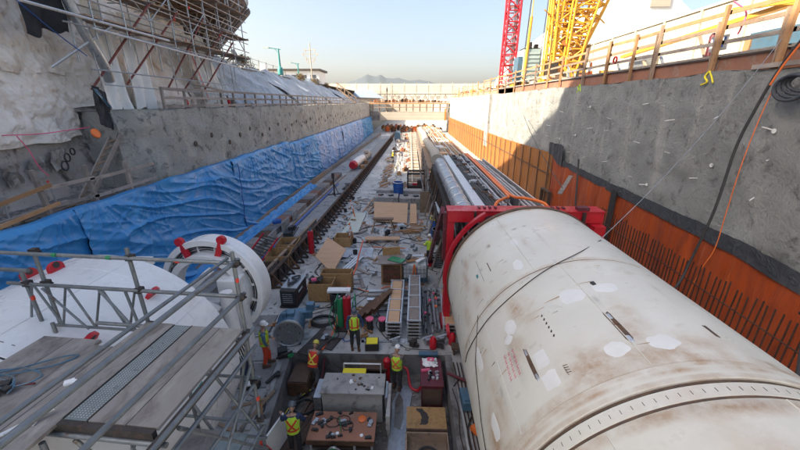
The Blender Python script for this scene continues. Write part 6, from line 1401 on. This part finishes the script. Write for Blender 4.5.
for i,(y,mm) in enumerate(((15.5,'hiyel'),(26.8,'hivis'))):
    m = MB(); m.path(smoothp([(11.75,y,9.95),(11.7,y+.1,9.75),(11.68,y-.1,9.55),(11.66,y+.15,9.45)]),.035,5).path(smoothp([(11.75,y,9.95),(11.7,y-.25,9.7),(11.68,y-.4,9.5)]),.03,5); one(m,'tied_strap',mm,('yellow strap tied at the foot of the second large guardrail post','lime strap tied at the foot of a guardrail post farther along')[i],'strap')
m = MB(); m.path(smoothp([(11.9,15.4,12.3),(12.2,15.1,11.9),(12.1,15.0,11.4),(12.2,15.2,11.2)]),.03,5); one(m,'purple_strap','pink','pink strap tied near the top of a guardrail post','strap')
for i in range(12):
    y = 17+i*1.3; m = MB(); m.bar((12.9,y,9.9),(13.0+.3*rnd.random(),y+1.4,10.6+1.2*rnd.random()),.1,.1); one(m,'timber_prop',('timber','timber_warm','galv')[i%3],'slanting prop among the materials behind the right guardrail','prop','props behind the right guardrail')
for i in range(12):
    y = 27+i*3.1; s_ = rnd.uniform(.5,1.0); m = MB(); m.box((13.6+rnd.random(),y,10.1+s_/2),(1.0,s_*2,s_),rnd.uniform(-.2,.2)).box((13.6,y+.2,10.1+s_),(.7,s_,.3),rnd.random()); one(m,'material_stack',('yellow','board','cream','timber','alu','ochre_sunlit')[i%6],('yellow','red-brown','cream','brown','silver','ochre')[i%6]+' stack of site materials behind the far part of the right guardrail','stack','stacks behind the right guardrail')
m = MB(); m.bar((15.5,29,11.9),(16,14,12.9),.35,.18).bar((15.6,20,13.0),(15.2,14.5,12.4),.25,.15); one(m,'yellow_boom','yellow','yellow steel boom lying behind the right guardrail','boom')
# coiled hose and lines on the right wall
m = MB()
for k in range(4): m.path([(11.42-.05*k, 11.25+(.62-.04*k)*math.cos(a*.32)+.12*k, 9.35+(.27+.03*k)*math.sin(a*.32)-.05*k) for a in range(21)],.055,8)
one(m,'hose_coil','black_band','thick grey hose coiled against the wall at the right edge of the photo','hose',smooth=True)
cab = smoothp([(11.8,11.6,11.6),(11.5,12.0,10.5),(11.4,12.3,9.7),(11.2,12.45,8.55),(11.0,12.5,7.3),(10.7,12.25,5.25),(10.3,12.15,3.3),(9.8,11.85,2.4),(8.6,11.4,1.4)],8)
m = MB(); m.path(cab,.045,8); one(m,'power_cable','black','thick black cable hanging from the right guardrail down behind the big cylinder','cable',smooth=True)
m = MB(); m.path([p+Vector((-.03,-.14+.004*i,0)) for i,p in enumerate(cab[:20])],.03,6); one(m,'orange_cable','orangep','orange cable running beside the top of the black cable','cable',smooth=True)
m = MB(); m.path(smoothp([(11.35,12.2,9.3),(11.2,12.2,8.25),(11.0,12.1,6.8),(10.9,12.0,5.2),(10.8,11.9,3.9),(10.6,12.0,2.9),(10.5,12.2,1.0)],6),.016,6); one(m,'orange_string','orangep','thin orange cable hanging down to the rebar mat','cable')
m = MB(); m.path(sag((9.9,6.6,5.3),(10.6,8.6,3.4),8,.1),.05,6).path(sag((10.4,8.3,3.7),(8.4,6.2,2.3),6,.1),.045,6); one(m,'black_hose','black','black hose crossing the rebar mat at the lower right edge','hose')
m = MB(); m.path(sag((11.8,12.95,10.7),(5.05,8.84,5.43),16,.35),.010,6); one(m,'guy_rope','galv','thin rope from the right wall top down to the big cylinder','rope')
m = MB(); q = [oncyl(8.84,71.4),oncyl(7.7,93.9),oncyl(7.26,111),oncyl(7.02,125),oncyl(6.91,143),oncyl(6.92,155.6),oncyl(7.04,170),oncyl(7.1,178)]; m.path(smoothp([p_+(p_-Vector((XC,p_.y,ZC))).normalized()*.015 for p_ in q],8),.010,6); one(m,'guy_rope','rebar','thin dark rope lying across the top of the big cylinder','rope')
m = MB(); m.path(sag((11.2,37,7.6),(6.6,15.2,5.3),10,.3),.02,5).path(sag((11.2,24,5.2),(9.9,20.5,2.2),4,.05),.06,5); one(m,'stay_wires','dark_steel','dark stay wire and bar in front of the orange sheet beyond the red frame','wire')
m = MB(); m.bar((10.4,23.0,4.3),(9.0,21.0,3.6),.25,.05); one(m,'fallen_lath','timber_grey','pale splintered lath hanging in front of the orange sheet','lath')
for i in range(3):
    m = MB(); m.path([(7.8+.5*i+.1*nse(k), 11.5+k*1.2, .25+.1*i) for k in range(12)],.09,8); one(m,'floor_pipe','dark_steel','dark pipe on the floor between the trailing gear and the orange sheet','pipe','pipes beside the orange sheet')

# tent, hoarding, cranes
t = T('white_tent','large white peaked fabric hall behind the yellow crane','tent',(45,85,9.75))
m = MB(); prof = [(23.5,9.75),(23.5,13),(26.5,18.4),(31.5,22.8),(37,27.0),(40.0,28.4),(43,26.6),(48,23.0),(53,19),(56,12),(56,9.75)]
m.add([(x,70,z) for x,z in prof]+[(x,110,z) for x,z in prof], [tuple(range(11)),tuple(reversed(range(11,22)))]+[(i,i+11,i+12,i+1) for i in range(10)])
m.build('fabric_shell','tent',t)
m = MB(); m.bx(40.3,43.6,69.8,69.98,24.0,25.4); m.build('gable_vent','cream',t)
m = MB(); m.bx(41,47,69.8,69.98,9.8,14.5); m.build('door','cream',t)
t = T('site_hoarding','long cream block hoarding wall running behind the right guardrail','wall',(22,30,9.75))
m = MB(); m.bx(19.5,19.8,8,60,9.75,14.6); m.build('panel_wall','cream',t)
m = MB(); m.bx(19.4,19.9,8,60,14.602,14.75); m.build('coping','creamx',t)
for k in range(14): m = MB(); m.bx(19.38,19.5,9+3.7*k,9.2+3.7*k,9.75,14.6); m.build('pilaster','cream',t)
def lattice(par, base, top, w0, w1, n, mtl, r0=.12, r1=.06, name='lattice_section', d0=None, d1=None):
    base, top = Vector(base), Vector(top); d0 = d0 or w0; d1 = d1 or w1
    C_ = lambda t_, i: base.lerp(top, t_)+Vector((((-1,1,1,-1)[i])*(w0+(w1-w0)*t_)/2, ((-1,-1,1,1)[i])*(d0+(d1-d0)*t_)/2, 0))
    for i in range(4): m = MB(); m.tube(C_(0,i),C_(1,i),r0,8); m.build('chord',mtl,par)
    for s in range(n):
        m = MB(); a, b = s/n, (s+1)/n
        for i in range(4):
            j = (i+1)%4; m.tube(C_(a,i),C_(a,j),r1,5)
            if s%2: m.tube(C_(a,i),C_(b,j),r1,5)
            else: m.tube(C_(a,j),C_(b,i),r1,5)
        m.build(name,mtl,par)
t = T('tower_crane','red lattice crane mast standing behind the right guardrail','crane',(15.1,60,9.75))
lattice(t,(14.9,60,9.75),(15.1,60,30),1.75,1.75,14,'red',.16,.09)
m = MB(); m.bx(15.2,15.5,59.4,60.4,9.8,30); m.build('ladder','galv',t)
for k in range(7): m = MB(); m.bx(14.3,15.9,59.3,60.7,11.5+2.6*k,11.6+2.6*k); m.build('rest_platform','red',t)
t = T('crawler_crane','yellow lattice crane boom rising from a machine behind the right guardrail','crane',(17.5,45,9.75))
lattice(t,(17.0,45,11.8),(19.2,45,24),2.2,6.2,11,'yellow',.17,.09,d0=2,d1=5)
lattice(t,(16.4,44.2,11.6),(16.0,43.5,24),1.0,1.8,12,'yellow',.13,.07)
lattice(t,(17.8,44.2,11.8),(18.4,43,24),1.2,3.2,10,'yellow',.12,.07)
for x in (14.8,15.6,15.0): 
    m = MB(); m.tube((x,44,11.5),(x+.4*(x-14.8),44,23),.09,6); m.build('pendant_bar','yellow',t)
r_ = random.Random(21)
m = MB()
for k in range(30): p_ = Vector((17+r_.uniform(-1.4,3.0),44+r_.uniform(-1,1),13+r_.uniform(0,7))); m.tube(p_,p_+Vector((r_.uniform(-1.6,1.6),0,r_.uniform(-1.2,1.6))),.07,5)
m.build('bracing','yellow',t)
for k in range(8): p_ = (17.3+r_.uniform(-.8,1.6),43.5,14+k*.95); m = MB(); m.lathe([(.12,0),(.42,0),(.42,.15),(.12,.15)],p_,14,Matrix.Rotation(R(80),3,'X')); m.build('sheave','ochre_sunlit',t)
m = MB(); m.bx(14.6,21,43.5,47,9.9,11.5).bx(17,20.5,43.3,43.5,11.5,12.3); m.build('machine_deck','yellow',t)
m = MB(); m.bx(15.1,16.2,43,44,11.5,12.9); m.build('cab','dark_steel',t)
for k in range(14): m = MB(); m.bx(15.6+.35*k,15.85+.35*k,43.2,43.4,10.4+.5*(k%3),11.3+.5*(k%3)); m.build('detail_plate',('black','tealpale','ochre_sunlit','white')[k%4],t)
m = MB(); m.tube((16.7,43.6,11),(16.9,43.5,24),.045,5).tube((14.3,43.6,11),(14.6,43.5,24),.05,5).tube((12.7,44,14.4),(13.0,44,24),.06,5).tube((15.3,43.6,11),(15.5,43.5,24),.04,5); m.build('hoist_ropes','dark_steel',t)
t = T('counterweight_cabin','pale green-grey ribbed machine housing left of the yellow crane','housing',(13.3,45,9.75))
m = MB(); m.bx(12.6,14.6,44,46.5,10.9,14.35); m.build('housing','tealpale',t,bevel=.04)
for k in range(7): m = MB(); m.bx(12.95,14.4,43.94,43.99,11.3+.42*k,11.5+.42*k); m.build('rib','tealpale',t)
m = MB(); m.bx(12.1,12.55,44.1,46,10.9,13.6); m.build('side_unit','bluepaint',t)
m = MB(); m.bx(12.7,14.5,44.2,46,14.36,14.5).bx(13.2,13.6,44.5,45,14.5,15.1).bx(13.9,14.3,44.5,45,14.5,14.9); m.build('roof_gear','dark_steel',t)
m = MB(); m.tube((12.85,44,10),(13.05,44,17.5),.16,8).tube((13.05,44,17.5),(13.15,44,23),.06,6); one(m,'yellow_mast','yellow','slim yellow mast between the red crane and the green-grey housing','mast')
t = T('frame_barrier','low yellow and orange steel frames along the far right trench edge','frames',(13.5,60,9.8))
for k in range(26):
    y = 34+k*2.6; m = MB(); m.bx(12.6,13.3,y,y+1.7,9.9,10.6+.25*(k%3)).bar((12.7,y,10),(12.8,y+2,11.4),.1,.1); m.build('frame',('ochre_sunlit','yellow','cream','board')[k%4],t)

# ---------------------------------------------------------------- bridge and the far end
t = T('trestle_bridge','pale concrete and timber bridge crossing the far end of the trench','bridge',(0,112,3.5))
m = MB(); m.bx(-8.9,11.6,110.5,114,3.7,6.0); m.build('beam','cream',t)
m = MB(); m.bx(-12.1,-8.92,110.4,114,3.6,6.1); m.build('end_block','conc_dark',t)
for k in range(12): m = MB(); x = -11.2+2.0*k; m.bx(x,x+.3,111,111.3,6.0,8.2); m.build('post','timber',t)
for z,h,mm in ((8.2,.3,'timber_warm'),(7.2,.2,'timber'),(8.75,.12,'ochre_sunlit')): m = MB(); m.bx(-12,11.9,110.6,114 if z < 8.5 else 110.8,z,z+h); m.build('deck_beam',mm,t)
for k in range(14): m = MB(); x = -11.6+1.75*k; m.bx(x,x+.1,110.7,110.8,8.5,9.5); m.build('rail_post','timber_warm',t)
m = MB(); m.bx(10.2,10.6,110.1,110.4,3.6,7.0); m.build('orange_post','orangep',t)
for i in range(22):
    x = -10.5+i*1.0+.4*rnd.random(); s_ = rnd.uniform(.4,1.0); m = MB(); m.box((x,115,8.6+s_/2),(s_*1.4,s_,s_),rnd.random()).box((x+.2,115,8.6+s_),(s_*.6,s_*.5,s_*.5),rnd.random()); one(m,'material_pile',('board','timber','cream','dark_steel','rust')[i%5],'low '+('red-brown','brown','cream','dark grey','rusty')[i%5]+' pile on the far bridge deck','pile','piles on the far bridge')
t = T('steel_truss','long pale steel truss with round panels behind the bridge','truss',(-3,150,9))
m = MB(); m.bx(-26,22,150,150.6,9.3,9.6).bx(-26,22,150,150.6,11.6,11.9); m.build('chord','cream',t)
for k in range(24):
    x = -25+k*2; m = MB(); m.bar((x,150.2,9.6),(x+1,150.2,11.6),.18,.18).bar((x+1,150.2,11.6),(x+2,150.2,9.6),.18,.18); m.build('web','timber' if k%2 else 'alu',t)
for k in range(14):
    m = MB(); m.lathe([(.2,0),(.6,0),(.6,.2),(.2,.2)],(-20+k*2.6,149.8,10.6),14,Matrix.Rotation(R(90),3,'X')); m.build('round_panel','timber_grey',t)
t = T('far_hoarding','long cream hoarding closing the view behind the bridge','wall',(0,190,9))
m = MB(); m.bx(-70,75,190,191,8.8,17.4); m.build('panels','creamx',t)
for k in range(24): m = MB(); m.bx(-69+6*k,-68.85+6*k,189.9,190,8.8,17.7+.3*(k%2)); m.build('post','creamx',t)
t = T('tall_flagpole','dark figure-like post on the far bridge line','post',(-8,140,9)); m = MB(); m.tube((-8.5,140,9),(-8.5,140,14),.14,6).box((-8.5,140,13),(.5,.4,1.0)); m.build('pole','dark_steel',t)
m = MB(); m.tube((-7.0,140,9),(-7.0,140,15.6),.12,6); one(m,'thin_pole','timber_grey','tall thin pole rising behind the bridge, right of the dark post','pole')
m = MB(); m.bx(-13,12.6,203,205,-.2,9.0); one(m,'end_wall','creamx','pale wall closing the far end of the trench beyond the bridge','wall')
# far trench floor: track, frames, bins, piles
t = T('floor_track','ladder-like track of sleepers and rails along the far trench floor','track',(1.0,60,0))
for x in (.35,1.65): m = MB(); m.bx(x-.09,x+.09,40,118,.12,.26); m.build('rail','cream',t)
for k in range(76): m = MB(); y = 40+k*1.02; m.box((1.0,y,.06),(2.3,.42,.12),.03*nse(y)); m.build('sleeper',('cream','timber','conc')[k%3],t)
t = T('steel_machine_frame','grey open steel frame machine standing on the floor behind the concrete blocks','machine',(.75,35,0))
for x in (-.15,1.6):
    for y in (34.6,36.2): m = MB(); m.bx(x-.07,x+.07,y-.07,y+.07,0,2.1); m.build('post','dark_steel',t)
m = MB(); m.bx(-.2,1.65,34.5,34.65,2.1,2.25).bx(-.2,1.65,36.15,36.3,2.1,2.25).bx(-.2,-.05,34.5,36.3,2.1,2.25).bx(1.5,1.65,34.5,36.3,2.1,2.25).bx(-.2,1.65,34.5,34.6,.9,1.0); m.build('top_frame','dark_steel',t)
m = MB(); m.bx(-.1,1.5,34.8,36.2,.1,.8).bx(.8,1.4,34.9,35.7,.8,1.4); m.build('engine','dark_steel',t); m = MB(); m.bx(.3,.9,35,35.4,.8,1.1); m.build('red_part','red',t)
r_ = random.Random(33)
far_m = ('timber','cream','board','alu','timber_warm','white','orangep','conc','rust')
for i in range(110):
    y = 37+70*(i/110)+r_.uniform(-.5,.5); x = r_.uniform(-3.4,-.2) if i%3 else r_.uniform(1.9,3.4)
    s_ = r_.uniform(.25,.7); m = MB(); rz_ = r_.uniform(0,3)
    if i%4 == 0: m.box((x,y,s_*.4),(s_*2.4,s_*.3,s_*.2),rz_).box((x,y+.2,s_*.6),(s_*2.2,s_*.3,s_*.2),rz_+.3)
    elif i%4 == 1: m.box((x,y,s_*.4),(s_*1.2,s_,s_*.8),rz_).box((x,y,s_*.9),(s_*.6,s_*.5,s_*.3),rz_+.5)
    elif i%4 == 2: m.bar((x,y,.1),(x+r_.uniform(-.3,.3),y+1.8,.2),.12,.1).bar((x+.2,y,.1),(x+.4,y+1.6,.25),.12,.1)
    else: m.lathe([(0,0),(s_*.4,0),(s_*.4,s_*.9),(0,s_*.9)],(x,y,0),10)
    cw = ('brown','cream','red-brown','silver','warm brown','white','orange','grey','rusty')[i%9]; sh = (('crossed_boards','crossed boards','boards'),('box_pile','two-tier box','boxes'),('paired_lengths','pair of parallel lengths','lengths'),('small_drum','small drum','drum'))[i%4]
    one(m,sh[0],far_m[i%9],cw+' '+sh[1]+(' on the far floor left of the track' if x < 0 else ' on the far floor right of the track'),sh[2],cw+' '+sh[1]+(' left' if x < 0 else ' right')+' of the far track')
for i in range(14):
    y = 36+i*1.1; m = MB(); x = -3.4+.1*(i%3); m.bar((x,y,.12),(x+1.0,y+2.0,.12+.1*(i%2)),.1,.08); one(m,'long_timber','timber_warm','long yellowish timber laid slanting on the floor left of the steel frame machine','timber','long timbers beside the machine')
t = T('long_ladder','yellowish timber ladder lying on the floor left of the concrete blocks','ladder',(-3.4,30,0))
for dx in (0,.5): m = MB(); m.bar((-3.9+dx,28.5,.1),(-3.0+dx,35.5,.14),.08,.08); m.build('rail','ply',t)
for k in range(12): m = MB(); y = 28.9+k*.55; m.bar((-3.85+.128*(y-28.5),y,.12),(-3.38+.128*(y-28.5),y,.12),.05,.05); m.build('rung','ply',t)
# red capped wrapped pipe, stand, sawhorses on the grey strip
t = T('wrapped_pipe','large white wrapped pipe with a red cap lying on the grey strip','pipe',(-7.3,50,.1))
m = MB(); m.path([(-7.5,47.5,.85),(-7.3,51,.85),(-7.1,54,.8)],[.55,.58,.52],18); m.build('pipe','white',t,smooth=True)
m = MB(); m.path([(-7.56,46.9,.85),(-7.5,47.6,.85)],[.46,.60],18); m.build('red_cap','red',t,smooth=True)
m = MB(); m.path([(-7.0,54.8,.6),(-6.8,60,.6)],.5,16).box((-6.9,57,1.4),(.8,1.6,.3),.1); m.build('second_pipe','cream',t,smooth=True)
for y in (49,53): m = MB(); m.box((-6.5,y,.35),(.6,.7,.5),.3); m.build('wooden_chock','timber_warm',t)
t = T('steel_stand','dark steel stand with crossed feet on the grey strip','stand',(-7.4,34.2,.1))
m = MB(); m.tube((-7.4,34.2,.1),(-7.45,34.2,2.2),.07,8); m.build('post','dark_steel',t); m = MB(); m.bar((-8.0,34,.14),(-6.8,34.5,.14),.1,.08).bar((-7.7,34.8,.14),(-7.2,33.6,.14),.1,.08).box((-7.45,34.2,2.0),(.25,.25,.5)).bar((-7.4,34.2,1.2),(-7.0,34.2,.2),.06,.06); m.build('feet','dark_steel',t)
m = MB()
for k in range(6): m.bar((-7.0+.12*k,36.2,.2+.05*(k%2)),(-6.6-.1*k,38.6,.3),.09,.06)
one(m,'dark_lath_pile','dark_steel','small heap of dark steel laths on the grey strip beyond the stand','pile')
m = MB(); m.box((-2.9,88,.9),(1.4,2.2,1.8)).box((-2.9,88,1.9),(1.2,1.8,.2)); one(m,'blue_skip','bluepaint','distant teal-blue box beside the far end of the steel kerb form','skip')
m = MB(); m.box((-6.0,92,.5),(2.2,3,.8)).box((-5.6,92,1.0),(.8,.9,.4),.3); one(m,'white_heap','white','distant white and red heap at the far end of the grey strip','heap')
t = T('orange_excavator','small orange excavator far away under the bridge','excavator',(4.5,100,0))
m = MB(); m.bx(3.8,5.4,99,101.4,.1,.6); m.build('tracks','dark_steel',t); m = MB(); m.bx(3.9,5.3,99.2,101.2,.6,1.6).bx(3.9,4.6,99.2,100.2,1.6,2.4); m.build('cab','orangep',t); m = MB(); m.bar((4.8,99.4,1.2),(4.6,97.6,2.6),.25,.3).bar((4.6,97.6,2.6),(4.5,96.6,.8),.2,.25); m.build('arm','orangep',t)
for i in range(40):
    x = -9+i*.48; y = 113+r_.uniform(0,16); s_ = r_.uniform(.5,1.4); m = MB(); m.box((x,y,s_*.5),(s_,s_,s_),r_.random()).box((x,y,s_*1.1),(s_*.5,s_*.4,s_*.5),r_.random()); one(m,'stacked_goods',('ochre_sunlit','cream','rust','board','orangep','timber_dark')[i%6],('orange-brown','cream','rusty','red-brown','bright orange','dark brown')[i%6]+' stacked goods under and beyond the far bridge','goods','goods under the bridge')

# ---------------------------------------------------------------- loose clutter on the slab
r_ = random.Random(77)
spots = []
def free(x, y):
    if y < 11.3 and -4.8 < x < 1.7: return False
    for (a,b,c_,d) in ((-5.9,-2.8,13.2,16.2),(-5.2,-3.8,10.6,12.2),(-1.5,2.1,11.6,17.3),(-2.9,.8,25.3,34),(-5.3,-3.5,16.5,20.4),(-2.9,-2.0,11.8,12.9)):
        if a < x < b and c_ < y < d: return False
    return all((x-p)**2+(y-q)**2 > .12 for p, q in spots)
kinds = (('timber_offcut','timber_warm','short brown timber offcut lying loose on the trench slab','offcut','timber offcuts on the slab'),
         ('pipe_length','galv','short grey pipe length lying loose on the trench slab','pipe','pipe lengths on the slab'),
         ('plastic_bucket','black','small dark bucket standing on the trench slab','bucket','buckets on the slab'),
         ('crumpled_bag','bluegrey','crumpled grey-blue bag lying on the trench slab','bag','bags on the slab'),
         ('grey_plank','timber_grey','grey plank lying flat on the trench slab','plank','planks on the slab'),
         ('machine_part','galv','dark steel machine part lying on the trench slab','machine part','machine parts on the slab'))
for i in range(160):
    for q in range(30):
        y = 11.5+22*r_.random()**1.2; x = r_.uniform(-5.8,3.0-.02*y)
        if free(x, y): break
    else: continue
    spots.append((x, y)); k = (0,1,3,4,5,0,1,4,2,3,5,4)[i % 12]; a = r_.uniform(0, 3.14); ca, sa = math.cos(a), math.sin(a); m = MB(); l = r_.uniform(.25,.8)
    if k == 0: m.box((x,y,.05),(l,.09,.08),a).box((x+.1,y+.08,.13),(l*.6,.08,.06),a+.4)
    elif k == 1: m.tube((x-ca*l/2,y-sa*l/2,.06),(x+ca*l/2,y+sa*l/2,.07),r_.uniform(.025,.06),8)
    elif k == 2: m.lathe([(0,0),(.12,0),(.15,.28),(.13,.28),(.11,.05),(0,.05)],(x,y,0),12)
    elif k == 3: m.grid(lambda u, v: (x+.35*(u-.5)*(1+.4*nse(v*4,i)), y+.35*(v-.5), .02+.13*math.sin(math.pi*u)*math.sin(math.pi*v)+.06*nse(u*5,v*5,i)), 10, 10)
    elif k == 4: m.box((x,y,.03),(l*1.9,.18,.045),a)
    else: m.box((x,y,.09),(.25,.16,.16),a).lathe([(0,0),(.07,0),(.07,.14),(0,.14)],(x+.1,y,.14),8).box((x-.1,y,.05),(.3,.08,.06),a+1)
    one(m, kinds[k][0], kinds[k][1], kinds[k][2], kinds[k][3], kinds[k][4])
for i in range(34):
    x, y = r_.uniform(-5.2,1.6), 11.3+20*r_.random()**1.3; pts = [(x,y,.03)]; a = r_.uniform(0,6.28)
    for q in range(7): a += r_.uniform(-.9,.9); x = min(2.4, max(-5.6, x+.55*math.cos(a))); y = max(11.1, y+.55*math.sin(a)); pts.append((x,y,.03+.01*(q%2)))
    m = MB(); m.path(smoothp(pts,5), r_.choice((.012,.018,.025)), 5); one(m, 'loose_cable', ('black','black','rebar','black','orangep')[i%5], ('black cable','black cable','rusty brown cable','black cable','thin orange cable')[i%5]+' snaking loosely over the trench slab', 'cable', 'loose cables on the slab')
m = MB()
for i in range(16):
    x, y = r_.uniform(-5.4,2.0), r_.uniform(17,33)
    if free(x,y): m.prism([(x+.5*r_.uniform(.4,1.3)*math.cos(q*.9), y+.8*r_.uniform(.4,1.3)*math.sin(q*.9)) for q in range(7)], .004, .012)
t = tag(m.build('spilled_grout', 'conc'), kind='stuff')
# ---------------------------------------------------------------- fine rubble (nobody could count it)
m = MB(); r_ = random.Random(99)
def chip(x, y, z, s_):
    m.box((x,y,z+s_*.2),(s_*r_.uniform(.6,2.2),s_*r_.uniform(.5,1),s_*.5),rot=Matrix.Rotation(r_.uniform(0,3.1),3,'Z')@Matrix.Rotation(r_.uniform(-.3,.3),3,'X'))
for k in range(1300):
    y = 5+35*r_.random()**1.3; x = r_.uniform(-6.3,3.2)
    if y < 10.9 and pl(y)-.1 < x < 1.6: continue
    if nse(x*.5, y*.5, 7) < -.12: continue
    chip(x, y, 0, r_.choice((.03,.04,.05,.07,.1)))
for k in range(500): chip(r_.uniform(-4,1.2), r_.uniform(6.2,10.7), -.9, r_.choice((.03,.04,.06)))
for k in range(500): chip(r_.uniform(-3.6,3.2), r_.uniform(36,100), 0, r_.choice((.08,.12,.16)))
for k in range(500): chip(r_.uniform(-12.6,-14.2), r_.uniform(6,16), 5.05, r_.choice((.05,.08,.12)))
struct(m, 'rubble', 'rubble')['kind'] = 'stuff'
# haze
m = MB(); m.bx(-4800, 4800, -300, 4600, -3, 420)
hm = bpy.data.materials.new('haze_volume'); hm.use_nodes = True; N = hm.node_tree.nodes; N.remove(N['Principled BSDF']); pv = N.new('ShaderNodeVolumePrincipled')
pv.inputs['Color'].default_value = (.93,.94,.95,1); pv.inputs['Density'].default_value = .00007; pv.inputs['Anisotropy'].default_value = .3
hm.node_tree.links.new(pv.outputs[0], N['Material Output'].inputs['Volume'])
struct(m, 'haze', hm)['kind'] = 'stuff'
